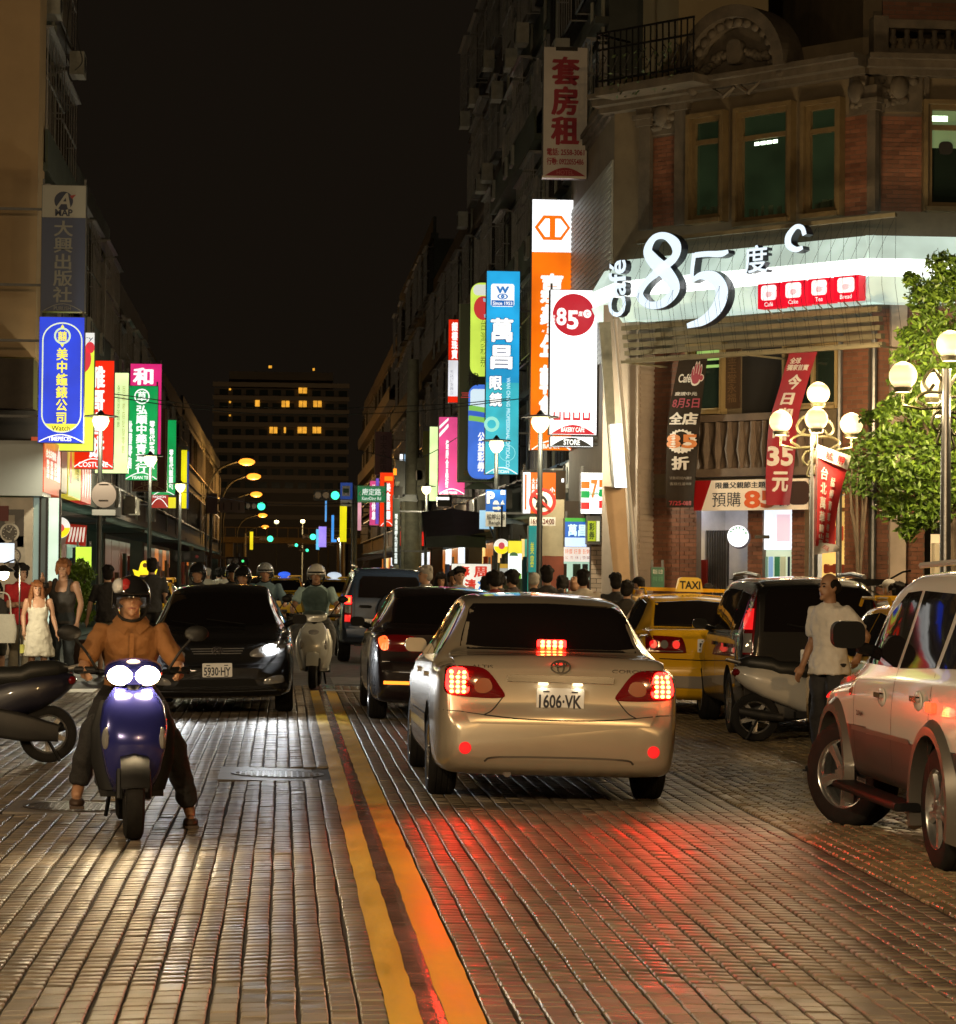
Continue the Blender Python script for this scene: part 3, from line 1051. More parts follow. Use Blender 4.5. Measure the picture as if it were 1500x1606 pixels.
def spl(pts, n=10, closed=False):
 """Catmull-Rom through points (any dim)"""
 P_ = [Vector(p) for p in pts]
 m = len(P_)
 out = []
 rngk = range(m) if closed else range(m - 1)
 for i in rngk:
  p0 = P_[(i - 1) % m] if closed or i > 0 else P_[0] * 2 - P_[1]
  p1, p2 = P_[i], P_[(i + 1) % m]
  p3 = P_[(i + 2) % m] if closed or i + 2 < m else P_[-1] * 2 - P_[-2]
  for k in range(n):
   t = k / n
   out.append(0.5 * ((2 * p1) + (-p0 + p2) * t + (2 * p0 - 5 * p1 + 4 * p2 - p3) * t * t + (-p0 + 3 * p1 - 3 * p2 + p3) * t**3))
 if not closed: out.append(P_[-1])
 return out
FN = Face((FA.o - FA.y * 0.35).to_2d(), FA.u.to_2d())
def numeral(path, name, dep=.2, closed=False):
 """path: (px, py, stroke width px) in the photograph, cut at the letter plane"""
 pts = spl([(p[0], p[1], p[2]) for p in path], 8, closed)
 q, w = [], []
 for p in pts:
  a, z = FN.to(p.x, p.y)
  q.append((a, z))
  w.append(p.z * 44.5 / 4000 * 1.05)
 bF = MB(FN.M)
 stroke(bF, q, w, 0.0, .012, closed)
 bS = MB(FN.M)
 stroke(bS, q, [x * 1.06 for x in w], .014, dep, closed)
 o = fpart(bS, name, m_lside)
 bF.build('letter_face', m_face85, o)
 return o
numeral([(1036, 422, 14), (1014, 442, 10), (1003, 462, 13), (1018, 478, 11), (1042, 474, 13), (1058, 452, 19), (1045, 428, 22), (1026, 410, 21), (1016, 393, 16),
   (1026, 373, 10), (1044, 370, 11), (1060, 384, 17), (1058, 403, 13)], 'numeral_eight', closed=True)
numeral([(1142, 394, 5), (1130, 398, 9), (1108, 398, 8), (1090, 400, 8)], 'numeral_five_bar')
numeral([(1089, 397, 7), (1086, 420, 6), (1085, 438, 6)], 'numeral_five_stem')
numeral([(1085, 440, 6), (1100, 432, 11), (1120, 436, 19), (1132, 456, 22), (1125, 482, 20), (1104, 502, 14), (1078, 511, 7)], 'numeral_five_bowl')
numeral([(1262, 368, 7), (1258, 357, 7), (1248, 356, 7), (1237, 370, 10), (1237, 384, 10), (1248, 391, 8), (1259, 388, 5)], 'letter_c')
a, c, z0, z1 = FN.rect(1168, 386, 1204, 426)
o = text('度', a, c, z0, z1, [m_face85, m_lside], fs, y=0, bold=.012, depth=.15, M=FN.M, name='lettering')
o.location = -fs.location
a, z0 = FN.to(968, 497)
_, z1 = FN.to(968, 408)
FCaf = FN
o = text('Café', a - (z1 - z0) / 2, a + (z1 - z0) / 2, (z0 + z1) / 2 - .20, (z0 + z1) / 2 + .20, [m_face85, m_lside], fs, y=0, bold=.02, depth=.15,
   M=FN.M @ Matrix.Translation((a, 0, (z0 + z1) / 2)) @ Matrix.Rotation(-pi / 2, 4, 'Y') @ Matrix.Translation((-a, 0, -(z0 + z1) / 2)))
o.location = -fs.location
# four red product boxes
for k, (x0, x1, cap) in enumerate(((1188, 1223, 'Café'), (1226, 1262, 'Cake'), (1267, 1302, 'Tea'), (1307, 1346, 'Bread'))):
 yo = -k * 4
 a, c, z0, z1 = FN.rect(x0, 446 + yo, x1, 482 + yo)
 z0, z1 = FN.to((x0 + x1) / 2, 483 + yo)[1], FN.to((x0 + x1) / 2, 444 + yo)[1]
 b = MB(FN.M)
 b.bx(a, c, 0.02, .22, z0, z1)
 o = fpart(b, 'product_box', m_redbox)
 b = MB(FN.M)
 b.rbox(((a + c) / 2, .012, (z0 + z1) / 2 + .05), ((c - a) * .66, .012, (z1 - z0) * .6), .05)
 p_ = b.build('picture', m_whitep, o)
 b = MB(FN.M)
 b.rbox(((a + c) / 2, .004, (z0 + z1) / 2 + .02), (.12, .004, .1), .04)
 b.tube([((a + c) / 2 + .06, .004, (z0 + z1) / 2), ((a + c) / 2 + .1, .004, (z0 + z1) / 2 + .03), ((a + c) / 2 + .06, .004, (z0 + z1) / 2 + .05)], .01, 5)
 b.build('cup_print', lit('pink_cup', (240, 190, 195), 1.0, 'NONE'), p_)
 text(cap, a + .08, c - .08, z0 + .03, z0 + .1, m_whitep, o, y=.012, M=FN.M, keep=True)
 b = MB(FN.M)
 for s in (.12, c - a - .12): b.tube([(a + s, .12, z0), (a + s + .1, .5, z0 - .28)], .012, 5)
 b.build('strut', m_grey, o)
# pergola slats and wire net under the sign
pg = thing('pergola_screen', 'slatted timber screen with crossed wires under the white cafe sign', 'screen', FA.o.copy())
for k, (ya, yb) in enumerate(((491, 497), (506, 512), (520, 526), (533, 539), (546, 549))):
 x0, z = FA.to(976, ya, -.1)
 x1, _ = FA.to(1378, yb, -.1)
 zc_ = FA.to(1378, ya - 8, -.1)[1]
 b = MB(FA.M)
 b.bx(x0, x1, -.12 + .03 * k, .0 + .03 * k, zc_ - .05, zc_ + .03)
 b.build('slat', m_greenwood, pg, loc=-pg.location)
x0, zA = FA.to(980, 360, -.5)
x1, _ = FA.to(1380, 331, -.5)
zA = FA.to(1380, 331, -.5)[1]
zB = FA.to(1378, 541, -.5)[1]
b = MB(FA.M)
b.bx(x0 - .1, x1, -.06, .0, zA - .04, zA + .03)
b.build('rail', m_greenwood, pg, loc=-pg.location)
b = MB(FA.M)
b.bx(x0 - .1, x1, -.50, -.46, zB - .03, zB + .02)
for k in range(3): b.bx(x0 + k * (x1 - x0) / 2 - .02, x0 + k * (x1 - x0) / 2 + .02, -.5, .7, zB - .03, zB + .0)
b.build('rail', m_greenwood, pg, loc=-pg.location)
b = MB(FA.M)
for k in range(22):
 xx = x0 + (x1 - x0) * k / 21
 b.tube([(xx, -.03, zA), (xx - .35, -.42, zl + .2), (xx - .1, -.48, zB)], .0035, 4)
 b.tube([(xx, -.03, zA), (xx + .25, -.42, zl + .2), (xx + .45, -.48, zB)], .0035, 4)
b.build('wire_net', m_darkmetal, pg, loc=-pg.location)
# ================================================================== street rows, far block, footbridge
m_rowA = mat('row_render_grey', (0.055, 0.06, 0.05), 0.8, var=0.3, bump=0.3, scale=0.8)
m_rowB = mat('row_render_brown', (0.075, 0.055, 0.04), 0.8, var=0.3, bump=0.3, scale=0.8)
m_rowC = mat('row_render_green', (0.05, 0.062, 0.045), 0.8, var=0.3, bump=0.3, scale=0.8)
m_rowW = mat('row_tile_pale', (0.30, 0.31, 0.28), 0.5, var=0.2, scale=1)
m_ac = mat('air_unit', (0.28, 0.27, 0.23), 0.5, var=0.2, scale=6)
m_pipe = mat('pipe_pale', (0.25, 0.25, 0.2), 0.5)
m_awn = mat('awning_dark', (0.03, 0.032, 0.03), 0.6, var=0.3, scale=3)
m_rpane = mat('row_glass', (0.02, 0.028, 0.025), 0.1)
SHOP = [lit('shop_cool', (205, 235, 225), 1.2), lit('shop_warm', (255, 205, 120), 1.1), lit('shop_lime', (200, 240, 110), .8), lit('shop_white', (245, 250, 255), 1.1),
  lit('shop_teal', (60, 190, 160), .6), lit('shop_amber', (240, 130, 40), .5), lit('shop_dim_green', (150, 190, 160), .6), lit('shop_dim_brown', (120, 60, 30), .3)]
def row_building(side, y0, y1, h, floors, m, label, shops=(0, 1), cages=True, seed=0, ac=True, awn=True):
 """terraced shop-house: side -1 left, +1 right; facade on the street line"""
 r = random.Random(seed)
 X = -5.4 if side < 0 else 6.75
 F = Face((X, y0), (0, 1)) if side < 0 else Face((X, y1), (0, -1))
 L = y1 - y0
 root = thing('shop_house', label, 'building', (X, (y0 + y1) / 2, 0))
 gf = 3.3
 b = MB(F.M)
 b.bx(0, L, 0, 9, gf, h)
 b.bx(0, .45, .002, .5, -.2, gf)
 b.bx(L - .45, L, .002, .5, -.2, gf)
 b.bx(0, L, 2.6, 9, -.2, gf)
 at0(b, 'wall', m, root)
 b = MB(F.M)
 b.bx(-.02, L + .02, -.15, .2, h, h + .25)
 b.bx(-.02, L + .02, -.05, .1, h + .25, h + 1.0)
 at0(b, 'parapet', m, root)
 fh = (h - gf) / floors
 nb = max(2, int(L / 3.2))
 for f in range(floors):
  z = gf + f * fh
  b = MB(F.M)
  dep = r.choice((.12, .3, .5))
  b.bx(0.05, L - .05, -dep, -.002, z - .05, z + .1)
  if dep > .3:
   b.bx(.1, L - .1, -dep, -dep + .06, z + .102, z + .8)
  at0(b, 'ledge', m, root)
  for k in range(nb):
   a = L * k / nb + .35
   c = L * (k + 1) / nb - .35
   w = window(root, F, a, c, z + 0.95, z + fh - .5, .06, mullion=((a + c) / 2,), mf=m_grey if r.random() < .5 else m_darkmetal, mp=m_rpane)
   if cages and r.random() < .75:
    g = MB(F.M)
    d = r.uniform(.3, .5)
    z0, z1 = z + .85, z + fh - .35
    for q in range(7):
     x = a + (c - a) * q / 6
     g.bx(x - .012, x + .012, -d, -d + .02, z0, z1)
    for zz in (z0, (z0 + z1) / 2, z1):
     g.bx(a, c, -d - .01, -d + .03, zz - .015, zz + .015)
     g.bx(a - .01, a + .015, -d, 0, zz - .015, zz + .015)
     g.bx(c - .015, c + .01, -d, 0, zz - .015, zz + .015)
    g.bx(a - .05, c + .05, -d - .1, -.23, z1 + .02, z1 + .05)
    g.build('window_cage', m_grey, w)
   if ac and r.random() < .6:
    g = MB(F.M)
    x = r.uniform(a, c - .7)
    g.bx(x, x + .75, -.58, -.24, z + .2, z + .75)
    o = g.build('air_conditioner', m_ac, root, loc=-root.location)
    g = MB(F.M)
    g.prism(circ(x + .3, z + .48, .2, 12), -.592, -.582)
    g.build('fan_grille', m_dark, o)
 g = MB(F.M)
 for k in range(3):
  x = r.uniform(.3, L - .3)
  g.tube([(x, -.08, gf), (x, -.08, h)], .045, 6)
 at0(g, 'down_pipes', m_pipe, root, kind='stuff')
 # ground floor
 ns = max(1, int(L / 4.5))
 for k in range(ns):
  a, c = .5 + (L - 1) * k / ns, .5 + (L - 1) * (k + 1) / ns - .15
  g = MB(F.M)
  g.bx(a, c, 1.6, 1.7, -.1, 2.9)
  o = at0(g, 'shop_front', SHOP[shops[k % len(shops)]], root)
  for q in range(4):
   g = MB(F.M)
   x = a + (c - a) * (q + r.uniform(0, .5)) / 4
   g.bx(x, x + r.uniform(.2, .6), 1.4, 1.55, .0, r.uniform(.8, 2.4))
   g.build('goods_rack', paint('goods_%d' % r.randint(0, 6), [(90, 60, 40), (60, 70, 50), (120, 100, 80), (50, 50, 60), (140, 60, 40), (70, 80, 70), (30, 30, 30)][r.randint(0, 6)], .6), o)
  g = MB(F.M)
  g.bx(a + .2, c - .2, .3, .36, 2.95, 3.02)
  at0(g, 'tube_light', m_tube, root)
  if awn:
   g = MB(F.M)
   band(g, a, c, 2.75, -1.3, 3.0, 0.0, dep=.05)
   at0(g, 'awning', m_awn, root)
 return root
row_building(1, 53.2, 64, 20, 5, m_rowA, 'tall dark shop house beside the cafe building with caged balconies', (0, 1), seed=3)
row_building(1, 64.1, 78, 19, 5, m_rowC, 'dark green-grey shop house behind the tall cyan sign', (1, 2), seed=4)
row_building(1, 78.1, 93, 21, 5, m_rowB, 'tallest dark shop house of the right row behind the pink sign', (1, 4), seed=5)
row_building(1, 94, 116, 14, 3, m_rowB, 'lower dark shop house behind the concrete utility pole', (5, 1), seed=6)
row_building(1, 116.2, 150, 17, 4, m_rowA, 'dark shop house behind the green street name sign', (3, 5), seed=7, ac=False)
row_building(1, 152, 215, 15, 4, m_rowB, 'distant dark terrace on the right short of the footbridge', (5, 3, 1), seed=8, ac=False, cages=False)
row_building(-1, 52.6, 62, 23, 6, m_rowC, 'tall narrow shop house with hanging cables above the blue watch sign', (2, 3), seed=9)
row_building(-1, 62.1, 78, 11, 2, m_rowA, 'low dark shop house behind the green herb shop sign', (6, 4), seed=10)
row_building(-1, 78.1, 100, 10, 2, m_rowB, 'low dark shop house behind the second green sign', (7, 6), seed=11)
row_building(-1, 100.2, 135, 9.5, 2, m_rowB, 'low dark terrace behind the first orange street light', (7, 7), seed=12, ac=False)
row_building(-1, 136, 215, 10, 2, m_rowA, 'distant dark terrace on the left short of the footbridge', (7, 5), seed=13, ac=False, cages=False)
# low tiled shop beside the slanted posts
# near left corner building
LB = thing('corner_shop_building', 'tall plain brown building with watch posters at the far left', 'building', (-8, 55, 0))
FLf = Face((-14, 51.0), (1, 0))
m_bwall = mat('brown_render', (0.42, 0.29, 0.155), 0.75, var=0.10, bump=0.2, scale=0.6)
b = MB(FLf.M)
xr = FLf.to(53, 400)[0]
zlo = FLf.to(30, 556)[1]
b.bx(0, xr, 0.6, 2, zlo, 26)
at0(b, 'upper_wall', m_bwall, LB)
b = MB(FLf.M)
x2, z2_ = FLf.to(52, 562)
z1_ = FLf.to(52, 640)[1]
zf1 = FLf.to(52, 692)[1]
b.bx(0, x2, .1, .9, z1_, z2_)
at0(b, 'dark_box_sign', mat('box_brown', (0.055, 0.04, 0.025), .6, var=.2), LB)
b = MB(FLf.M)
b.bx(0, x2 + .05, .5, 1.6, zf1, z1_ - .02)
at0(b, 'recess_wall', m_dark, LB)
x3 = FLf.to(69, 730)[0]
zf0 = FLf.to(40, 778)[1]
b = MB(FLf.M)
b.bx(0, x3, -.25, 1.6, zf0, zf1)
at0(b, 'fascia', mat('grey_fascia', (0.36, 0.40, 0.41), .35, var=.06, scale=.8), LB)
zfl = zf0 - .02
b = MB(FLf.M)
xw = FLf.to(50, 850)[0]
b.bx(0, xw, .15, .4, -.2, zfl)
at0(b, 'marble_wall', mat('pale_marble', (0.5, 0.44, 0.36), .3, var=.25, scale=1.5), LB)
m_poster = mat('poster_black', (0.03, 0.025, 0.022), .3)
m_watch = mat('watch_grey', (0.42, 0.38, 0.32), .35)
for (cx, cy, r, w) in ((14, 835, 15, 0), (19, 872, 13, 1)):
 a, z = FLf.to(cx, cy)
 rr = r / 78.4
 b = MB(FLf.M)
 b.bx(a - rr * 1.6, a + rr * 1.45, .135, .149, z - rr * 1.5, z + rr * 2.4)
 o = at0(b, 'watch_poster', m_poster if w == 0 else mat('poster_pale', (0.4, 0.36, 0.3), .3, var=.2), LB)
 b = MB(FLf.M)
 b.prism(circ(a, z, rr, 24), .124, .134)
 b.bx(a - rr * .5, a + rr * .5, .126, .134, z - rr * 1.45, z - rr * .95)
 b.bx(a - rr * .5, a + rr * .5, .126, .134, z + rr * .95, z + rr * 1.8)
 q = b.build('watch_print', m_watch if w == 0 else mat('watch_dark', (0.08, 0.07, 0.07), .3), o)
 b = MB(FLf.M)
 b.prism(circ(a, z, rr * .78, 24), .118, .1235)
 b.build('watch_dial', m_poster if w == 0 else m_watch, q)
 b = MB(FLf.M)
 for k in range(12):
  an = k * pi / 6
  b.box((a + rr * .65 * cos(an), .1165, z + rr * .65 * sin(an)), (rr * .1, .003, rr * .1))
 for an, ll in ((1.1, .5), (2.6, .35)):
  b.tube([(a, .115, z), (a + rr * ll * cos(an), .115, z + rr * ll * sin(an))], rr * .05, 4)
 b.build('watch_hands', m_watch if w == 0 else m_poster, q)
a, z = FLf.to(3, 805)
b = MB(FLf.M)
b.bx(a - .5, a + .12, .10, .13, z - .15, z + .15)
at0(b, 'red_panel', paint('deep_red', (110, 12, 20), .4), LB)
# pillars and glass door strip of the corner shop
for (x0, x1, cc, em) in ((51, 61, (150, 175, 165), .42), (64, 72, (90, 105, 100), .25), (76, 92, (215, 240, 220), .85)):
 a, c = FLf.to(x0, 850, .3)[0], FLf.to(x1, 850, .3)[0]
 b = MB(FLf.M)
 b.bx(a, c, .3, .5, -.2, zfl)
 at0(b, 'glass_door', lit('door_%d' % x0, cc, em), LB)
 b = MB(FLf.M)
 b.bx(c, c + .035, .28, .5, -.2, zfl)
 at0(b, 'door_frame', m_darkmetal, LB)
# far apartment block
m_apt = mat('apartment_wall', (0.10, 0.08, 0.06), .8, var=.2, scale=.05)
m_apt2 = mat('apartment_ledge', (0.22, 0.17, 0.12), .8)
m_lw = lit('lit_window', (255, 178, 55), .85)
FA2 = Face((-30, 571.0), (1, 0))
apt = thing('apartment_block', 'tall dark apartment block with a few lit yellow windows closing the street', 'building', (0, 575, 0))
b = MB(FA2.M)
a, c, z0, z1 = FA2.rect(338, 580, 520, 880)
a2, c2 = FA2.to(335, 700)[0], FA2.to(545, 700)[0]
b.bx(a2, c2, 0, 25, -2, z1 - 4)
b.bx(a + 3, c, 3, 20, z1 - 4, z1)
b.bx(c2 + .1, c2 + 60, 6, 26, -2, z1 - 28)
b.bx(a2 - 60, a2 - .1, 6, 26, -2, z1 - 24)
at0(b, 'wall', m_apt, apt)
py = 606
while py < 830:
 z = FA2.to(440, py)[1]
 b = MB(FA2.M)
 b.bx(a2 - .3, c2 + .3, -1.2, 0, z - .25, z + .75)
 at0(b, 'balcony_ledge', m_apt2, apt)
 z3 = FA2.to(440, py + 7)[1]
 if py < 770:
  for k in range(10):
   x = a2 + 1.2 + k * 2.95
   b = MB(FA2.M)
   b.bx(x, x + 1.9, -.06, .0, z3 - 1.2, z3 + .2)
   at0(b, 'window', m_rpane, apt)
 py += 20.7
for (x, y, w, h) in ((475, 613, 13, 9), (404, 633, 7, 10), (448, 634, 12, 10), (475, 634, 12, 10), (498, 634, 13, 10), (429, 675, 12, 10), (447, 675, 3, 9), (474, 675, 14, 10), (497, 675, 13, 10), (361, 611, 3, 3), (361, 631, 3, 3), (361, 652, 3, 3), (424, 576, 5, 4), (492, 580, 3, 4)):
 a, c, z0, z1 = FA2.rect(x - w / 2, y - h / 2, x + w / 2, y + h / 2)
 b = MB(FA2.M)
 b.bx(a, c, -1.3, -1.22, z0, z1)
 o = at0(b, 'lit_window', m_lw, apt)
 if w > 8:
  b = MB(FA2.M)
  b.bx((a + c) / 2 - .06, (a + c) / 2 + .06, -1.36, -1.31, z0, z1)
  b.build('mullion', m_apt, o)
# footbridge
FB = Face((-40, 262.0), (1, 0))
fb = thing('footbridge', 'pale concrete footbridge crossing the street under the apartment block', 'bridge', (1, 263, 0))
a, c = FB.to(398, 850)[0], FB.to(505, 850)[0]
zt_, zb_ = FB.to(450, 843)[1], FB.to(450, 852)[1]
m_fb = mat('bridge_concrete', (0.42, 0.33, 0.18), .7, var=.2, scale=.5)
b = MB(FB.M)
b.bx(a - 4, c + 4, 0, 3, zb_, zt_)
at0(b, 'deck', m_fb, fb)
for k in range(15):
 x = a - 4 + (c - a + 8) * k / 14
 b = MB(FB.M)
 b.bx(x - .04, x + .04, .1, .18, zt_, zt_ + .95)
 at0(b, 'post', m_fb, fb)
b = MB(FB.M)
b.bx(a - 4, c + 4, .08, .2, zt_ + .951, zt_ + 1.03)
at0(b, 'handrail', m_fb, fb)
for x in (a - 2.5, c + 2):
 b = MB(FB.M)
 b.bx(x - .4, x + .4, .8, 2.2, -.5, zb_)
 at0(b, 'pier', m_fb, fb)
# tiled shop front between the row and the cafe, with the striped convenience sign
TS = thing('tiled_shop', 'small pale-tiled shop front with notices in its window beside the slanted posts', 'building', (6.0, 47, 0))
FT = Face((5.2, 46.6), (1, 0))
a, c, z0, z1 = FT.rect(928, 795, 957, 945)
b = MB(FT.M)
b.bx(a, c, .01, .25, -.2, z1)
at0(b, 'pier', m_joint, TS)
q = wall_brick_mb(a, c, 0, z1, .22, .075, y=-.002, seed=50)
q.v = [tuple(FT.M @ Vector(v)) for v in q.v]
at0(q, 'tile_cladding', m_brickp, TS, kind='stuff')
a, c, z0, z1 = FT.rect(884, 880, 928, 945, .6)
b = MB(FT.M)
b.bx(a, c, .6, .66, -.1, z1)
o = at0(b, 'shop_glass', lit('counter_glow', (190, 225, 200), .8), TS)
for k in range(6):
 b = MB(FT.M)
 x = a + (c - a) * k / 6
 b.bx(x, x + .06 + .04 * (k % 3), .56, .595, .1, z1 - .05 - .3 * (k % 2))
 b.build('counter_item', paint('counter_item_%d' % k, [(60, 40, 30), (120, 30, 20), (40, 70, 50), (160, 150, 120), (30, 30, 30), (90, 40, 30)][k], .5), o)
a, c, z0, z1 = FT.rect(884, 858, 928, 881, .3)
b = MB(FT.M)
b.bx(a, c, .3, .33, z0, z1)
o = at0(b, 'notice_board', lit('notice_white', (255, 240, 225), .85), TS)
text('特價 好康 新鮮', a + .03, c - .03, z1 - .13, z1 - .03, lit('notice_orange', (225, 110, 50), .8, 'NONE'), o, y=.295, M=FT.M)
text('公 告 休 | 營業', a + .03, c - .03, z0 + .03, z1 - .16, lit('notice_ink', (150, 120, 120), .8, 'NONE'), o, y=.295, M=FT.M)
a, c, z0, z1 = FT.rect(849, 800, 884, 945, .2)
b = MB(FT.M)
zz = FT.to(860, 872, .2)[1]
b.bx(a, c, .2, .5, zz, z1 + .2)
at0(b, 'pillar', mat('pillar_buff', (0.42, 0.36, 0.24), .6, var=.1), TS)
b = MB(FT.M)
b.bx(a, c, .19, .5, -.2, zz - .003)
at0(b, 'pillar_base', mat('pillar_red', (0.22, 0.05, 0.025), .5, var=.15), TS)
b = MB(FT.M)
b.bx(a, FT.to(950, 800)[0], 1.0, 1.2, -.2, z1 + .2)
at0(b, 'back_wall', m_rowB, TS)
# white tiled street side of the cafe block above the signs, lit by them
b = MB(FS.M)
b.bx(0.1, 6.9, -.03, .0, 5.6, 9.2)
at0(b, 'white_tile_strip', m_rowW, cafe)
for k in range(34):
 b = MB(FS.M)
 b.bx(.1, 6.9, -.045, -.03, 5.65 + k * .104, 5.70 + k * .104)
 at0(b, 'louvre_slat', m_rowW, cafe)
# ================================================================== signs
m_cab = mat('sign_cabinet', (0.10, 0.10, 0.10), .45, .4, var=.2)
m_lw_ = lit('sign_white_ink', (255, 255, 250), 1.15, 'NONE')
m_ink = mat('black_ink', (0.01, 0.01, 0.012), .5)
def ink(rgb, s=.9):
 return lit('ink_%d_%d_%d_%d' % (*rgb, int(s * 100)), rgb, s, 'NONE')
class Sign:
 def __init__(self, name, label, rect, Y, cat='sign', th=.28, cab=True, group=None, rotz=0.0, cabm=None, br=True):
  self.r, self.Y = rect, Y
  self.cx, self.cy = (rect[0] + rect[2]) / 2, (rect[1] + rect[3]) / 2
  self.k = Y / FPX
  self.root = thing(name, label, cat, P(self.cx, self.cy, Y), rotz, group)
  x0, x1, z0, z1 = self.loc(*rect)
  if cab:
   b = MB()
   b.bx(x0, x1, .012, th, z0, z1)
   b.bx(x0 + .01, x0 + .05, .05, .09, z1, z1 + .12)
   b.bx(x1 - .05, x1 - .01, .05, .09, z1, z1 + .12)
   s = -1 if rect[0] < 443 else 1
   for zz in ((z0 + (z1 - z0) * .2, z0 + (z1 - z0) * .8) if br else ()):
    b.bx(x0 if s < 0 else x1, (x0 - 1.0) if s < 0 else (x1 + 1.0), .1, .14, zz, zz + .05)
   b.build('cabinet', cabm or m_cab, self.root)
 def loc(self, x0, y0, x1, y1):
  return (x0 - self.cx) * self.k, (x1 - self.cx) * self.k, (self.cy - y1) * self.k, (self.cy - y0) * self.k
 def pt(self, x, y):
  return (x - self.cx) * self.k, (self.cy - y) * self.k
 def panel(self, rect, m, lay=0, name='face_panel', th=.010, r=None):
  x0, x1, z0, z1 = self.loc(*rect)
  b = MB()
  y = -.004 * lay
  if r:
   b.rbox(((x0 + x1) / 2, y + th / 2, (z0 + z1) / 2), (x1 - x0, th, z1 - z0), r * self.k, n=6)
  else:
   b.bx(x0, x1, y, y + th, z0, z1)
  return b.build(name, m, self.root)
 def txt(self, body, rect, m, lay=1, bold=.02, vertical=False, par=None, **k):
  x0, x1, z0, z1 = self.loc(*rect)
  return text(body, x0, x1, z0, z1, m, par or self.root, y=-.004 * lay - .002, bold=bold, vertical=vertical, **k)
 def poly(self, pts, m, lay=1, name='emblem'):
  return flat([self.pt(*p) for p in pts], m, self.root, -.004 * lay, name, .0035)
 def ring(self, cx, cy, r0, r1, m, lay=1, name='ring', a0=0, a1=2 * pi, ry=1.0, n=28):
  b = MB()
  for i in range(n):
   t0, t1 = a0 + (a1 - a0) * i / n, a0 + (a1 - a0) * (i + 1) / n
   b.prism([self.pt(cx + r * cos(t), cy - r * ry * sin(t)) for r, t in ((r0, t0), (r1, t0), (r1, t1), (r0, t1))], -.004 * lay, -.004 * lay + .0035)
  return b.build(name, m, self.root)
 def arc_foot(self, x0, x1, ytop, ybot, m, lay=1, line=None):
  n = 14
  pts = [(x0 + (x1 - x0) * i / n, ybot - (ybot - ytop) * sin(pi * i / n)) for i in range(n + 1)]
  if line is None: return self.poly(pts, m, lay, 'foot_arc')
  b = MB()
  q = [self.pt(*p) for p in pts]
  stroke(b, [Vector(p) for p in q], [line * self.k] * len(q), -.004 * lay, -.004 * lay + .0035)
  return b.build('foot_arc', m, self.root)
# ---------------- left side
s = Sign('map_publisher_sign', 'unlit tall sign, white top with MAP emblem over navy, at the upper left', (65, 290, 134, 488), 50.5)
s.panel((66, 291, 133, 341), mat('unlit_white', (0.36, 0.36, 0.32), .4))
s.panel((66, 341.5, 133, 487), mat('unlit_navy', (0.028, 0.05, 0.13), .4))
mg, mn = mat('unlit_grey_ink', (0.27, 0.28, 0.26), .5), mat('navy_ink', (0.02, 0.03, 0.07), .5)
s.poly([(99 + 14.5 * cos(t), 315 + 14.5 * sin(t)) for t in [2 * pi * i / 28 for i in range(28)]], mn, 1, 'emblem_disc')
s.txt('A', (89, 303, 113, 327), mat('unlit_white', (0.36, 0.36, 0.32), .4), 2, .02, skew=.25)
s.poly([(108, 307), (118, 305), (112, 312)], paint('unlit_red', (150, 50, 50)), 2)
s.txt('MAP', (86, 328, 113, 339), mn, 1, .03)
s.txt('大興出版社', (84, 346, 114, 474), mg, 1, .02, True)
s.arc_foot(70, 129, 476, 487, mg, 1, 1.0)
s.txt('PUBLISH', (86, 480, 112, 486), mg, 1, .0)
mb = lit('sign_blue', (8, 62, 222), .95)
s = Sign('watch_company_sign', 'lit royal blue sign with yellow lettering and oval outline at the far left', (61, 497, 131, 694), 50)
s.panel((61.5, 498, 130.5, 693.5), mb)
my = ink((255, 240, 70), 1.05)
ov = [(97 + 30 * cos(t), 534 - 27 * sin(t)) for t in [pi * i / 20 for i in range(21)]]
ov2 = [(97 + 30 * cos(t), 650 - 27 * sin(t)) for t in [pi + pi * i / 20 for i in range(21)]]
b = MB()
q = [Vector(s.pt(*p)) for p in ov + ov2]
stroke(b, q, [2.0 * s.k] * len(q), -.008, -.004, True)
b.build('oval_outline', ink((235, 245, 200), 1.0), s.root)
s.poly([(97 + 28 * cos(t), 652 - 24 * sin(t)) for t in [pi * 1.17 + pi * .66 * i / 16 for i in range(17)]], my, 1, 'yellow_base')
s.txt('Watch', (82, 667, 111, 675), ink((60, 90, 60), .6), 2, .01)
s.ring(97, 527, 10, 13, ink((215, 235, 190), 1), 1)
s.txt('囍', (90, 520, 104, 535), my, 1, .02)
s.poly([(94, 514), (97, 509), (100, 514)], my, 1)
s.poly([(94, 540), (100, 540), (97, 545)], my, 1)
s.txt('美中鐘錶公司', (88, 546, 106, 664), my, 1, .03, True)
s.arc_foot(63, 130, 681, 692, m_lw_, 1, 1.6)
s.txt('TIMEPIECES', (77, 684, 113, 691), m_lw_, 1, .03)
s = Sign('bakery_sign', 'white and lime sign with a red heart partly behind the blue watch sign', (82, 521, 147, 707), 54)
s.panel((82.5, 522, 146.5, 548), lit('pale_white', (245, 245, 240), .9))
s.panel((82.5, 548, 146.5, 706), lit('lime_yellow', (228, 245, 70), 1.0))
s.txt('Bakery', (96, 527, 145, 536), ink((120, 120, 130), .7), 1, .0)
s.poly([(128 + 14 * cos(t), 563 + 22 * sin(t)) for t in [2 * pi * i / 24 for i in range(24)]], ink((230, 60, 70), .9), 1, 'heart')
s.poly([(140 + 7 * cos(t), 545 + 9 * sin(t)) for t in [2 * pi * i / 24 for i in range(24)]], ink((230, 60, 70), .9), 1, 'heart')
s = Sign('red_cake_shop_sign', 'lit red sign with big white characters behind the lime bakery sign', (116, 565, 178, 735), 58)
s.panel((116.5, 566, 177.5, 734.5), lit('sign_red', (240, 38, 8), 1.0))
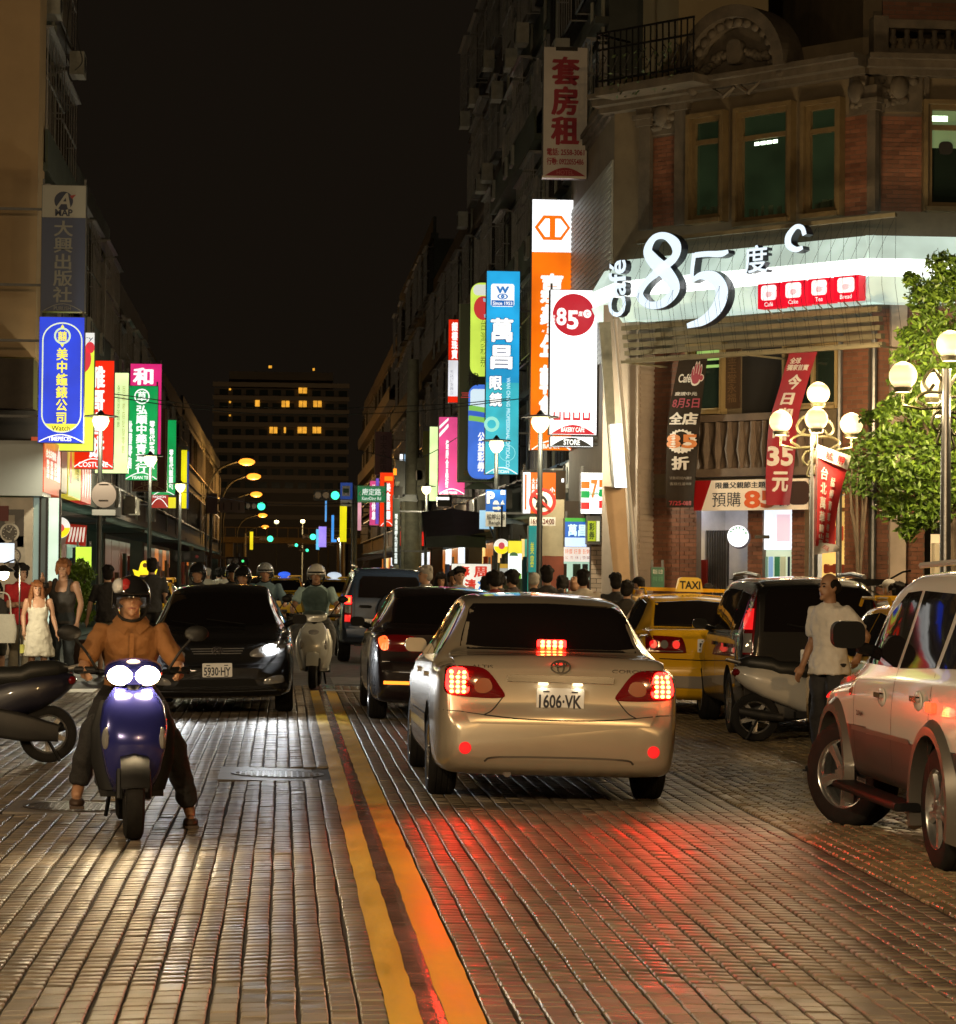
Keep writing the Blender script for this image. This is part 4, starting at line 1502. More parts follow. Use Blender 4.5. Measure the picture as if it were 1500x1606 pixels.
s.txt('雅哥喜餅', (140, 574, 164, 718), m_lw_, 1, .045, True)
s.arc_foot(118, 177, 719, 732, m_lw_, 1, 1.6)
s.txt('COSTUME', (124, 724, 170, 732), m_lw_, 1, .02)
s = Sign('pale_lime_sign', 'pale glowing lime-white sign with faint small columns of writing', (150, 584, 201, 742), 63)
s.panel((150.5, 585, 200.5, 741.5), lit('pale_lime', (228, 252, 175), 1.15))
s.txt('養生青草茶專賣', (183, 604, 188, 670), ink((150, 170, 110), .8), 1, .0, True)
s.txt('百年老店批發零售', (191, 606, 196, 710), ink((190, 180, 110), .8), 1, .0, True)
s = Sign('pink_character_sign', 'lit magenta sign with one white character above the green herb sign', (204, 570, 253, 712), 80)
s.panel((204.5, 571, 252.5, 711.5), lit('sign_magenta', (225, 40, 120), .95))
s.txt('和', (208, 577, 240, 604), m_lw_, 1, .05)
s.txt('興堂', (211, 610, 238, 690), m_lw_, 1, .05, True)
s = Sign('herb_shop_sign', 'lit green sign with three white columns of characters and round emblem', (198, 605, 247, 753), 72)
s.panel((198.5, 606, 246.5, 752.5), lit('sign_green', (0, 165, 82), .95))
s.ring(222, 622, 10, 12, m_lw_, 1)
s.txt('草', (215, 614, 229, 630), m_lw_, 1, .02)
s.txt('弘順中藥青草行', (213, 636, 231, 741), m_lw_, 1, .045, True)
s.txt('批發零售', (201, 660, 208, 735), m_lw_, 1, .05, True)
s.txt('零售代客煎藥包', (234, 660, 243, 736), m_lw_, 1, .05, True)
s.arc_foot(198.5, 246.5, 741, 751, m_lw_, 1, 1.4)
s.txt('YISAN TEA', (207, 746, 238, 751), m_lw_, 1, .02)
s = Sign('maroon_framed_sign', 'dim maroon sign with a thin cream frame hanging below the magenta sign', (208, 640, 262, 771), 84)
s.panel((208.5, 641, 261.5, 770.5), mat('maroon', (0.16, 0.035, 0.03), .4))
mcr = mat('cream_trim', (0.55, 0.42, 0.26), .5)
for rc in ((210, 642, 211.2, 769), (259, 642, 260.2, 769), (211.3, 768, 258.9, 769.2)): s.panel(rc, mcr, 1, 'trim', .004)
s.txt('中醫', (222, 755, 250, 762), mcr, 1, .02)
s.arc_foot(212, 258, 760, 768, mcr, 1, .8)
s.txt('HERB', (226, 763, 246, 767), mcr, 1, .0)
s = Sign('second_green_sign', 'lit narrow green sign with one white column, beyond the maroon sign', (238, 658, 276, 779), 92)
s.panel((238.4, 659, 275.6, 778.6), lit('sign_green', (0, 165, 82), .95))
s.txt('零售代煎藥包', (265, 705, 272, 768), m_lw_, 1, .05, True)
s.arc_foot(240, 275.5, 770, 777, m_lw_, 1, 1.2)
s = Sign('small_red_sign', 'small red and yellow sign with a white arc below the green signs', (234, 776, 276, 797), 91)
s.panel((234.4, 776.4, 264, 796.6), lit('deep_red_lit', (185, 30, 22), .7))
s.panel((264, 780, 275.6, 796.6), lit('sign_yellow', (245, 232, 20), .95), 0, 'yellow_panel')
s.arc_foot(236, 263, 782, 795, m_lw_, 1, 1.2)
s.txt('FASHION', (240, 777.5, 260, 781), m_lw_, 1, .01)
s = Sign('yellow_edge_sign', 'narrow bright yellow sign with a blue edge, last of the left cluster', (278, 700, 296, 798), 100)
s.panel((278.3, 701, 284, 797), mat('olive_side', (0.16, 0.15, 0.02), .5), 0, 'olive_panel')
s.panel((284.2, 706, 293, 797), lit('sign_yellow', (245, 232, 20), .95))
s.panel((293.2, 708, 295.8, 797), lit('edge_blue', (40, 80, 170), .6), 0, 'edge_panel')
# receding shop signs over the left arcade
FLs = Face((-4.72, 50.5), (0, 1))
for (x0, x1, cc, nm, lb) in ((71, 97, (205, 72, 30), 'print_shop_sign', 'orange-red board with white columns and a white house at the left arcade'),
        (98, 107, (95, 70, 12), 'olive_spacer_sign', 'narrow olive board between the orange-red board and the yellow board'),
        (108, 128, (225, 205, 60), 'drinks_sign', 'yellow-green board with a red bottle over the left arcade'),
        (129, 144, (205, 45, 35), 'striped_awning_sign', 'red board with wavy white strokes at the end of the arcade boards')):
 Y0, Y1 = 4.72 * 4000 / (443 - x0), 4.72 * 4000 / (443 - x1)
 a, c = Y0 - 50.5, Y1 - 50.5
 z1 = CAMH + (900 - (692 if x0 < 100 else 705 if x0 < 108 else 708 if x0 < 128 else 722)) / 4000 * (Y0 + .3) if x0 < 128 else CAMH + (900 - 726) / 4000 * Y0
 z0 = CAMH + (900 - (776 if x0 < 100 else 782 if x0 < 128 else 790)) / 4000 * Y0
 t = thing(nm, lb, 'sign', (-4.72, (Y0 + Y1) / 2, z0))
 b = MB(FLs.M)
 b.bx(a + .02, c - .02, -.01, .25, z0, z1)
 b.build('board', lit(nm + '_face', cc, .62), t, loc=-t.location)
 if x0 == 71:
  for q in range(3):
   o = text('藝術印刷', a + .5 + q * .85, a + 1.1 + q * .85, z0 + .3, z0 + (z1 - z0) * .62, ink((255, 240, 225), .9), t, y=-.016, bold=.04, vertical=True, M=FLs.M)
   o.location = -t.location
  o = text('台北印書館', a + .4, a + 2.6, z1 - .38, z1 - .2, ink((255, 240, 225), .9), t, y=-.016, bold=.03, M=FLs.M)
  o.location = -t.location
  b = MB(FLs.M)
  b.prism([(c - .95, z0 + .3), (c - .2, z0 + .3), (c - .2, z0 + .8), (c - .55, z0 + 1.05), (c - .95, z0 + .8)], -.016, -.0125)
  b.build('house_print', ink((245, 235, 225), .85), t, loc=-t.location)
 if x0 == 108:
  b = MB(FLs.M)
  b.bx(a + .04, c - .04, -.016, -.0125, z0 + .03, z0 + .45)
  b.build('green_base', ink((150, 200, 120), .75), t, loc=-t.location)
  b = MB(FLs.M)
  b.prism([(a + .4, z0 + .3), (a + .9, z0 + .3), (a + .95, z0 + .7), (a + .75, z0 + 1.05), (a + .55, z0 + 1.05), (a + .35, z0 + .7)], -.02, -.0165)
  b.build('bottle_print', ink((190, 50, 30), .8), t, loc=-t.location)
  o = text('古早味涼茶', c - 1.3, c - .5, z0 + .4, z0 + .9, m_ink, t, y=-.021, vertical=True, M=FLs.M)
  o.location = -t.location
 if x0 == 129:
  b = MB(FLs.M)
  for q in range(4):
   x = a + .4 + q * .75
   stroke(b, spl([(x, z0 + .15), (x + .15, z0 + .5), (x - .05, z0 + .8), (x + .1, z1 - .1)], 5), [.2] * 16, -.016, -.0125)
  b.build('white_strokes', ink((250, 225, 215), .9), t, loc=-t.location)
s = Sign('round_hanging_sign', 'round yellow and white sign with a red fruit hanging under the left arcade', (77, 811, 110, 844), 54, th=.2, cab=False)
s.poly([(93.5 + 16.5 * cos(t), 827.5 + 16.5 * sin(t)) for t in [2 * pi * i / 32 for i in range(32)]], lit('sign_cream', (255, 250, 235), 1.1), 0, 'disc')
s.poly([(93.5 + 16 * cos(t), 827.5 - 16 * sin(t)) for t in [pi + pi * i / 20 for i in range(21)]], ink((250, 225, 30), 1.1), 1, 'yellow_half')
s.poly([(94 + 7 * cos(t), 828 + 6.5 * sin(t)) for t in [2 * pi * i / 20 for i in range(20)]], ink((225, 90, 80), .9), 2, 'fruit')
s.poly([(94 + 2.6 * cos(t), 825 + 2 * sin(t)) for t in [2 * pi * i / 12 for i in range(12)]], ink((60, 80, 150), .8), 3, 'leaf_mark')
b = MB()
b.bx(-.02, .02, .0, .04, .22, .8)
b.build('hanger', m_darkmetal, s.root)
s = Sign('red_cloth_banner', 'small red cloth banner with slanting white writing beside the round sign', (104, 822, 137, 856), 55.5, cab=False)
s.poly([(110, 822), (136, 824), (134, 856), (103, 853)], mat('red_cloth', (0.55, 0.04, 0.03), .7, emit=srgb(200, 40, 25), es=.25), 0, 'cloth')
for k in range(5):
 b = MB()
 stroke(b, [Vector(s.pt(108 + k * 5.5, 850)), Vector(s.pt(111 + k * 5, 838)), Vector(s.pt(113 + k * 4.8, 827))], [.03, .045, .03], -.006, -.002)
 b.build('lettering', ink((245, 225, 205), .8), s.root)
s = Sign('lime_lit_board', 'bright lime lit board behind the potted shrub', (119, 858, 143, 898), 53, cab=True, th=.1, br=False)
s.panel((119, 858, 143, 898), lit('bright_lime', (205, 255, 70), 1.0))
# ---------------- right side
mc = mat('banner_cloth', (0.60, 0.56, 0.52), .7, var=.08, scale=3)
mrd = mat('banner_red_ink', (0.32, 0.012, 0.03), .6)
s = Sign('rental_banner_sign', 'unlit white banner with three big red characters and phone numbers high on the right', (852, 72, 922, 280), 50)
s.panel((852.5, 72.5, 921.5, 279.5), mc)
s.panel((871, 71.8, 906, 78), m_darkmetal, 1, 'clamp', .01)
s.txt('套房租', (864, 87, 910, 228), mrd, 1, .05, True)
s.txt('電話: 2558-3061', (858, 233, 918, 245), mrd, 1, .035)
s.txt('行動: 0922055486', (858, 248, 917, 260), mrd, 1, .035)
s.arc_foot(855, 920, 264, 277, mrd, 1)
s.txt('HOTEL', (874, 268, 901, 275), mat('banner_red_pale', (0.5, 0.15, 0.14), .6), 2, .0)
s.panel((851, 277.5, 921, 281), m_steel, 2, 'bottom_rail', .03)
mo = lit('sign_orange', (255, 118, 5), 1.0)
mwh = lit('sign_white', (250, 253, 255), 1.5)
s = Sign('orange_bank_sign', 'tall orange sign with white top and hexagon emblem', (833, 310, 899, 708), 52.6)
s.panel((833.5, 311, 898.5, 394), mwh)
s.panel((833.5, 394.3, 898.5, 707.5), mo)
s.poly([(837, 355), (851, 336), (880, 336), (894, 355), (880, 375), (851, 375)], ink((255, 118, 5), .95), 1, 'hexagon')
s.poly([(843, 355), (854, 341), (861, 341), (861, 370), (854, 370)], ink((255, 255, 255), 1.4), 2, 'hexagon_gap')
s.poly([(889, 355), (878, 341), (870, 341), (870, 370), (878, 370)], ink((255, 255, 255), 1.4), 2, 'hexagon_gap')
s.txt('嘉義年輪餅', (846, 428, 885, 668), m_lw_, 1, .05, True)
s.txt('BUSINESS', (839, 662, 893, 672), m_lw_, 1, .02)
s.arc_foot(836, 897, 693, 707, m_lw_, 1, 2.0)
s.txt('BANK', (853, 698, 880, 705), m_lw_, 1, .02)
s = Sign('cafe_pillar_sign', 'white lit sign with red 85 disc in front of the orange bank sign', (862, 453, 938, 683), 48)
s.panel((863, 454, 937, 682.5), lit('cafe_white', (252, 254, 255), 1.7))
mr_ = ink((205, 18, 45), .85)
s.poly([(899.5 + 33.5 * cos(t), 493 + 33.5 * sin(t)) for t in [2 * pi * i / 48 for i in range(48)]], mr_, 1, 'red_disc')
s.txt('8', (872, 482, 888, 510), m_lw_, 2, .03)
s.txt('5', (889, 486, 907, 516), m_lw_, 2, .03)
s.txt('度', (907, 487, 914, 495), m_lw_, 2, .02)
s.poly([(921 + 6.5 * cos(t), 491 + 6.5 * sin(t)) for t in [2 * pi * i / 20 for i in range(20)]], m_lw_, 2, 'white_dot')
s.txt('C', (918.5, 488, 923.5, 494), mr_, 3, .02)
s.txt('Café', (860, 499, 875, 504), m_lw_, 2, .01, ang=pi / 2)
mg2 = ink((205, 205, 215), 1.3)
s.txt('咖啡蛋糕', (894, 560, 902, 600), ink((240, 240, 245), 1.5), 1, .0, True)
s.txt('烘焙館', (893, 602, 903, 636), mg2, 1, .0, True)
for k in range(4):
 x = 868.5 + k * 15.5
 s.panel((x, 647, x + 12, 660), mr_, 1, 'cup_print', .004)
 s.panel((x + 2.5, 646.5, x + 9.5, 656), ink((255, 235, 235), 1.3), 2, 'cup_light', .004)
s.arc_foot(864, 936, 667, 682, mr_, 1)
s.txt('BAKERY CAFE', (881, 671, 918, 678.5), m_lw_, 2, .03)
s = Sign('store_board_sign', 'small black arched STORE board directly under the white cafe pillar sign', (863, 684.5, 931, 701), 48)
s.panel((863.5, 685, 930.5, 700.5), mwh)
s.arc_foot(864, 930, 686, 700, m_ink, 1)
s.txt('STORE', (884, 689, 910, 698), m_lw_, 2, .03)
s = Sign('optician_cyan_sign', 'tall cyan sign with white outlined characters and eye emblem', (762, 423, 815, 745), 64)
s.panel((762.5, 424, 814.5, 600), lit('sign_cyan', (35, 165, 222), 1.0))
s.panel((762.5, 600, 814.5, 744.5), lit('sign_cyan_low', (60, 190, 205), 1.0))
mnv = ink((15, 55, 120), .8)
s.panel((769, 444, 806, 480), m_lw_, 1, 'emblem_plate', .004, r=4)
s.panel((770, 470, 805, 479), ink((45, 110, 190), .9), 2, 'emblem_base', .004)
s.txt('W', (777, 448, 798, 459), ink((60, 130, 205), .9), 2, .06)
s.ring(787.5, 464, 6, 8.5, ink((60, 130, 205), .9), 2, ry=.55)
s.ring(787.5, 464, 0.5, 3, ink((60, 130, 205), .9), 2)
s.txt('Since 1953', (772, 472, 803, 477.5), m_lw_, 3, .02)
for body, rc, bd in (('萬', (769, 498, 805, 536), .05), ('昌', (769, 541, 804, 579), .05), ('眼', (768, 590, 788, 612), .04), ('鏡', (768, 616, 788, 638), .04)):
 s.txt(body, (rc[0] - 1, rc[1] - 1, rc[2] + 1, rc[3] + 1), mnv, 1, bd + .05)
 s.txt(body, rc, m_lw_, 2, bd)
s.txt('WAN CHANG PROFESSIONAL OPTICAL CO', (727, 660, 869, 666), ink((205, 245, 255), 1.0), 1, .02, ang=-pi / 2)
s.ring(797, 711, 12, 13, ink((140, 225, 225), 1.0), 1)
s.ring(772, 666, 7, 12, ink((160, 235, 215), 1.0), 1)
s.arc_foot(764, 813, 734, 744, m_lw_, 1, 1.4)
s.txt('OPTICIAN', (775, 738, 800, 743), m_lw_, 1, .02)
s = Sign('green_board_sign', 'dark green board carrying two rounded lit panels beside the cyan sign', (719, 475, 778, 757), 70)
s.panel((719.5, 476, 777.5, 756.5), mat('green_board', (0.035, 0.075, 0.03), .35))
mtr = mat('pale_trim', (0.35, 0.42, 0.28), .5)
for rc in ((719.5, 476, 720.7, 756), (720.8, 755, 777, 756.2)): s.panel(rc, mtr, 1, 'trim', .004)
s.panel((737, 442, 778, 590), lit('panel_lime', (205, 232, 85), .95), 2, 'lime_panel', .03, r=16)
s.panel((741, 445, 778, 462), ink((225, 228, 215), .9), 3, 'panel_top', .004, r=7)
s.poly([(757 + 15 * cos(t), 482 + 19 * sin(t)) for t in [2 * pi * i / 24 for i in range(24)]], ink((215, 60, 60), .8), 3, 'ball_print')
s.ring(757, 482, 8, 12, ink((150, 190, 210), .9), 4, a0=-1.4, a1=1.6, ry=1.3)
s.txt('台灣彩券', (753, 500, 762, 575), ink((130, 150, 50), .7), 3, .0, True)
s.txt('樓', (733, 584, 751, 605), m_ink, 2, .0)
s.txt('三', (723, 616, 737, 624), ink((200, 60, 60), .7), 2, .03)
s.panel((735, 603, 782, 752), lit('panel_blue', (70, 120, 225), .9), 2, 'blue_panel', .03, r=16)
s.panel((738, 610, 782, 642), ink((215, 235, 245), 1.0), 3, 'panel_white', .004, r=6)
for k, (y0, cc) in enumerate(((640, (140, 205, 90)), (648, (60, 100, 205)), (656, (140, 205, 90)))):
 b = MB()
 q = [Vector(s.pt(735.5 + i * 4.6, y0 + 8 * (i / 10) ** 1.5)) for i in range(11)]
 stroke(b, q, [8 * s.k] * 11, -.02 - k * .001, -.016)
 b.build('wave_print', ink(cc, .9), s.root)
s.txt('公益彩券', (750, 678, 762, 740), m_lw_, 3, .05, True)
s.arc_foot(728, 776, 757, 768, mat('green_board', (0.035, 0.075, 0.03), .35), 1)
s.txt('OFFICIAN', (740, 750, 765, 755), mtr, 2, .0)
s.txt('福', (728, 738, 738, 747), paint('gold_dim', (120, 105, 40)), 1, .03)
s = Sign('red_white_sign', 'narrow sign, red above white, left of the green board', (703, 500, 758, 632), 79)
s.panel((703.4, 501, 757.6, 565), lit('sign_red', (240, 38, 8), 1.0))
s.panel((703.4, 565.3, 757.6, 622), lit('soft_white', (240, 240, 245), 1.0))
s.panel((703.4, 622.2, 757.6, 631.6), lit('sign_red', (240, 38, 8), 1.0), 0, 'red_foot')
s.txt('銀樓珠寶', (708, 505, 718, 563), m_lw_, 1, .05, True)
s.txt('名銘訂金飾店', (706, 580, 712, 620), ink((150, 150, 155), .8), 1, .0, True)
s = Sign('pink_food_sign', 'lit pink sign with two white diagonal stripes at its top', (688, 653, 730, 776), 88)
s.panel((688.4, 654, 729.6, 775.6), lit('sign_pink', (222, 75, 135), .95))
s.poly([(689, 680), (703, 664), (703, 670), (689, 686)], m_lw_, 1, 'stripe')
s.poly([(689, 668), (703, 655), (703, 659), (689, 673)], m_lw_, 1, 'stripe')
s.txt('健康食品行', (699, 690, 704, 765), m_lw_, 1, .05, True)
s.arc_foot(690, 729, 767, 775, m_lw_, 1, 1.3)
s.txt('IND FOOD', (697, 771, 718, 775), m_lw_, 1, .03)
s = Sign('lime_strip_sign', 'narrow pale lime sign with olive side left of the pink sign', (663, 668, 687, 786), 94)
s.panel((663.4, 676, 673.5, 785), mat('olive_side', (0.16, 0.15, 0.02), .5), 0, 'olive_panel')
s.panel((674, 669, 686.7, 785.5), lit('pale_lime', (228, 252, 175), 1.0))
s = Sign('arched_shop_sign', 'small dark sign with a white arched band under the pink food sign', (686, 778, 706, 794), 87)
s.panel((686.3, 778.3, 705.7, 793.7), mat('dark_face', (0.04, 0.035, 0.02), .4))
s.panel((687, 779.5, 705, 784), m_lw_, 1, 'white_band', .004)
s = Sign('maroon_flat_sign', 'dim dusty pink hanging sign above the orange sign far down the right', (588, 677, 615, 745), 108)
s.panel((588.3, 677.3, 614.7, 744.7), mat('dusty_pink', (0.16, 0.055, 0.065), .5))
s.txt('中天大飯店', (596, 682, 607, 740), mat('dusty_ink', (0.07, 0.02, 0.03), .5), 1, .03, True)
s = Sign('far_orange_sign', 'orange-red lit sign behind the street name sign', (596, 741, 618, 826), 105)
s.panel((596.3, 741.3, 617.7, 825.7), lit('sign_red_orange', (250, 55, 10), 1.0))
s.panel((603, 747, 616, 754), ink((255, 150, 30), 1.0), 1, 'glow_band', .004)
s.txt('美食餐廳', (604, 757, 613, 815), m_lw_, 1, .05, True)
s.arc_foot(598, 617, 818, 825, m_lw_, 1, 1)
s = Sign('far_pink_sign', 'pink lit sign left of the far orange sign', (580, 754, 595, 824), 112)
s.panel((580.3, 754.3, 594.7, 823.7), lit('sign_pink', (222, 75, 135), .95))
s.txt('旅社休息', (583, 760, 590, 815), m_lw_, 1, .05, True)
s = Sign('far_violet_strip', 'violet-blue vertical light strip between the far pink and orange signs', (589.5, 750, 594.5, 822), 109)
s.panel((589.6, 750.2, 594.4, 821.8), lit('sign_violet', (130, 95, 215), .8))
s = Sign('far_yellow_sign', 'narrow yellow lit sign under the blue bus stop sign', (533, 793, 544, 850), 120)
s.panel((533.2, 793.2, 543.8, 849.8), lit('sign_yellow', (245, 232, 20), .95))
s = Sign('far_white_strip', 'slim white vertical lightbox right of the far yellow sign', (551, 780, 557, 838), 118)
s.panel((551.2, 780.2, 556.8, 837.8), lit('strip_white', (220, 235, 255), .9))
s = Sign('far_rose_strip', 'slim rose vertical lightbox beside the street name sign', (561, 788, 567, 832), 115)
s.panel((561.2, 788.2, 566.8, 831.8), lit('sign_rose', (240, 170, 180), .8))
for (nm, lb, rc, cc, Y) in (('far_blue_neon', 'pale blue vertical neon tube standing over the far street', (510, 783, 512.6, 818), (90, 170, 240), 150),
       ('far_blue_neon', 'pale blue L-shaped neon beside the far yellow sign', (520, 808, 524, 850), (70, 160, 245), 140),
       ('far_violet_neon', 'small violet neon sign cluster by the far green traffic light', (500, 826, 512, 858), (150, 130, 245), 170),
       ('far_blue_neon', 'small blue-green neon sign at the left of the violet neon', (496, 830, 501, 862), (90, 190, 240), 175),
       ('far_lime_neon', 'yellow vertical neon strip on the far left terrace', (392, 834, 397, 862), (250, 225, 30), 160)):
 s = Sign(nm, lb, rc, Y)
 s.panel(rc, lit(nm + '_%d' % int(rc[0]), cc, 1.0))
 if rc[0] == 520: s.panel((524.1, 846, 528, 850), lit(nm + '_520', cc, 1.0), 0, 'foot_tube')
s = Sign('led_column_sign', 'vertical column of small white LED characters on a slim green post', (616, 782, 627, 886), 88)
s.panel((616.3, 782.3, 626.7, 885.7), mat('led_back', (0.03, 0.04, 0.03), .5))
s.txt('現金週轉免留車當舖', (619, 806, 624, 884), ink((225, 235, 230), 1.0), 1, .05, True)
for (rc, nm, lb) in (((628, 833, 638, 856), 'red_shop_light', 'small glowing red board left of the utility pole'), ((659, 834, 665, 856), 'red_shop_light', 'narrow glowing red board right of the utility pole')):
 s = Sign(nm, lb, rc, 96)
 s.panel(rc, lit('glow_red', (225, 20, 8), .9))
s = Sign('white_far_window_sign', 'tiny white lit panel beside the concrete utility pole', (627, 712, 639, 726), 110)
s.panel((627.3, 712.3, 632, 725.7), mwh)
s.panel((634, 712.3, 638.7, 725.7), lit('cold_blue', (150, 190, 220), .8), 0, 'blue_panel')
# shop signs around the cafe corner
s = Sign('orange_box_sign', 'big orange shop sign box with white lettering below the orange bank sign', (820, 737, 888, 806), 50, br=False)
s.panel((820.4, 741, 832, 805.6), mwh)
s.panel((832.2, 741, 872, 805.6), mo, 0, 'orange_panel')
s.panel((872.2, 738, 887.6, 800), mat('brown_end', (0.12, 0.06, 0.012), .4), 0, 'brown_panel')
s.panel((823, 744, 826, 800), mo, 1, 'orange_stripe', .004)
for k in range(3): s.txt('大昌肉圓', (834 + k * 6, 750, 839 + k * 6, 785), m_lw_, 1, .04, True)
s.txt('小吃', (862, 764, 871, 782), m_lw_, 1, .04, True)
s.panel((893 - 12, 750, 893 - 8, 756), mwh, 1, 'white_label', .004)
s = Sign('convenience_store_sign', 'white sign with orange, green and red stripes and a numeral seven', (911, 741, 953, 806), 46.2, br=False)
s.panel((911.4, 741.4, 952.6, 805.6), mwh)
for (y0, cc) in ((755, (240, 110, 35)), (770, (0, 150, 75)), (788, (225, 40, 45))):
 s.panel((911.6, y0, 925, y0 + 11), ink(cc, .95), 1, 'stripe', .004)
 s.panel((940, y0 - 3, 952.4, y0 + 9), ink(cc, .95), 1, 'stripe', .004)
s.txt('7', (927, 752, 938, 782), ink((240, 120, 50), .95), 1, .04)
s.txt('ELEVEN', (925.5, 772, 940, 777), ink((0, 140, 75), .9), 2, .03)
s = Sign('optician_small_sign', 'small blue and green sign with two pale characters by the tiled shop', (886, 812, 921, 858), 46.4, br=False)
s.panel((886.3, 812.3, 920.7, 818), lit('small_green', (60, 170, 60), .8))
s.panel((886.3, 818.2, 920.7, 843), lit('small_blue', (20, 95, 190), .85), 0, 'blue_panel')
s.panel((886.3, 843.2, 920.7, 857.7), lit('small_pale', (190, 215, 255), 1.1), 0, 'pale_panel')
s.txt('萬昌', (891, 822, 920, 841), ink((200, 235, 235), 1.0), 1, .05)
s = Sign('lottery_box_sign', 'dark framed box sign with yellow-green panels beside the small blue sign', (920, 809, 943, 854), 46.2, br=False)
s.panel((922, 817, 935, 849), lit('box_lime', (165, 185, 35), .7))
s.panel((936, 817, 941, 849), lit('box_pale', (225, 230, 190), .8), 0, 'pale_panel')
s.txt('彩券', (924, 820, 933, 846), mat('dark_green_ink', (0.03, 0.06, 0.02), .5), 1, .04, True)
s = Sign('teal_panel_sign', 'narrow teal vertical panel with yellow marks beside the buff pillar', (829, 824, 842, 898), 46.8, br=False)
s.panel((829.3, 824.3, 841.7, 897.7), lit('sign_teal', (10, 150, 145), .7))
s.txt('美容', (832, 850, 838, 890), ink((200, 205, 60), .7), 1, .03, True)
s = Sign('round_fruit_sign', 'round yellow and white lit sign over the crowd on the right', (774, 845, 800, 869), 56, cab=False)
s.poly([(787 + 12.5 * cos(t), 857 + 12 * sin(t)) for t in [2 * pi * i / 32 for i in range(32)]], lit('sign_cream', (255, 250, 235), 1.1), 0, 'disc')
s.poly([(787 + 12 * cos(t), 857 - 12 * sin(t)) for t in [pi + pi * i / 20 for i in range(21)]], ink((250, 225, 30), 1.1), 1, 'yellow_half')
s.poly([(787 + 5 * cos(t), 856 + 5.5 * sin(t)) for t in [2 * pi * i / 20 for i in range(20)]], ink((215, 80, 90), .9), 2, 'fruit')
b = MB()
b.bx(-.02, .02, .0, .04, .17, .9)
b.build('hanger', m_darkmetal, s.root)
s = Sign('drink_poster', 'overexposed yellow and white drink poster on the right', (797, 848, 819, 908), 54, th=.08, br=False)
s.panel((797.3, 848.3, 818.7, 868), lit('poster_yellow', (240, 225, 60), 1.0))
s.panel((797.3, 868.2, 818.7, 907.7), lit('poster_white', (245, 255, 245), 1.3), 0, 'white_panel')
s.poly([(806 + 7 * cos(t), 872 + 6 * sin(t)) for t in [pi + pi * i / 12 for i in range(13)]], ink((90, 130, 80), .7), 1, 'leaf_print')
s.poly([(800, 908), (808, 895), (818, 900), (818, 908)], ink((130, 190, 50), .8), 1, 'leaf_print')
s = Sign('stall_price_board', 'white stall board with red and blue characters behind the crowd', (708, 884, 771, 934), 45, th=.06, br=False)
s.panel((708.5, 884.5, 770.5, 933.5), lit('board_white', (238, 238, 225), .80))
mrr, mbb = ink((215, 45, 30), .75), ink((40, 130, 215), .75)
s.txt('壽', (715, 888, 737, 906), mrr, 1, .05)
s.txt('周', (743, 888, 764, 906), mrr, 1, .05)
s.txt('清', (729, 908, 747, 930), mrr, 1, .05)
s.txt('冰', (749, 910, 768, 930), mbb, 1, .05)
s = Sign('small_notice_sign', 'small yellow-topped notice left of the drink poster', (784, 884, 797, 908), 53, th=.06, br=False)
s.panel((784.3, 884.3, 796.7, 891), lit('notice_gold', (225, 175, 60), .7))
s.panel((784.3, 891.2, 796.7, 907.7), lit('notice_pale', (200, 200, 190), .7), 0, 'pale_panel')
s = Sign('pale_blue_board', 'pale blue lit board half hidden by the parking sign', (752, 800, 775, 830), 60, th=.1)
s.panel((752.3, 800.3, 774.7, 829.7), lit('pale_blue', (170, 215, 240), .9))
# traffic and street signs
def post_sign(name, label, px, pole_x, Y, ztop, r=.045, m=None):
 t = thing(name, label, 'sign', G_at(pole_x, Y))
 return t
def G_at(px, Y):
 p = P(px, 900, Y)
 return Vector((p.x, Y, gz(p.x)))
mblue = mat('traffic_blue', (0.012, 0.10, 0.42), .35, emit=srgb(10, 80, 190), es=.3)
mtw = mat('traffic_white', (0.72, 0.72, 0.70), .4)
mtr_ = mat('traffic_red', (0.45, 0.02, 0.02), .35)
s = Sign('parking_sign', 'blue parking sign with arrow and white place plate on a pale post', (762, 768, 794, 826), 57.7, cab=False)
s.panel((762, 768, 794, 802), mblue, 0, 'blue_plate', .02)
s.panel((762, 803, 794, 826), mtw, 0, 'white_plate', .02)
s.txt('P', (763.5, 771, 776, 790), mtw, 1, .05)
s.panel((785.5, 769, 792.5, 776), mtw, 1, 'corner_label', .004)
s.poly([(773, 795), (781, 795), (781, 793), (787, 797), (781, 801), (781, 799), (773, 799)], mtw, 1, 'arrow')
s.poly([(773, 791), (774, 788), (776, 785), (780, 785), (782, 788), (784, 791)], mtw, 1, 'car_mark')
s.poly([(785, 791), (787, 787), (789, 784), (790, 788), (792, 791)], mtw, 1, 'scooter_mark')
s.txt('艋舺公園', (764, 806, 792, 815), m_ink, 1, .01)
s.txt('Bangka', (767, 817, 789, 824), m_ink, 1, .01)
s = Sign('no_left_turn_sign', 'round red-rimmed no left turn sign with hours plate below', (829, 765, 873, 825), 45.5, cab=False)
s.poly([(851 + 21.5 * cos(t), 787 + 21.5 * sin(t)) for t in [2 * pi * i / 40 for i in range(40)]], mtr_, 0, 'red_disc')
s.poly([(851 + 16 * cos(t), 787 + 16 * sin(t)) for t in [2 * pi * i / 40 for i in range(40)]], mtw, 1, 'white_disc')
b = MB()
stroke(b, [Vector(s.pt(*p)) for p in ((857, 796), (857, 786), (853, 780), (846, 780), (842, 780))], [.05] * 5, -.009, -.0055)
b.build('arrow_mark', m_ink, s.root)
s.poly([(842, 775), (842, 785), (836, 780)], m_ink, 2, 'arrow_head')
s.poly([(840, 796), (841, 789), (845, 785), (850, 785), (854, 789), (855, 796)], m_ink, 2, 'car_mark')
b = MB()
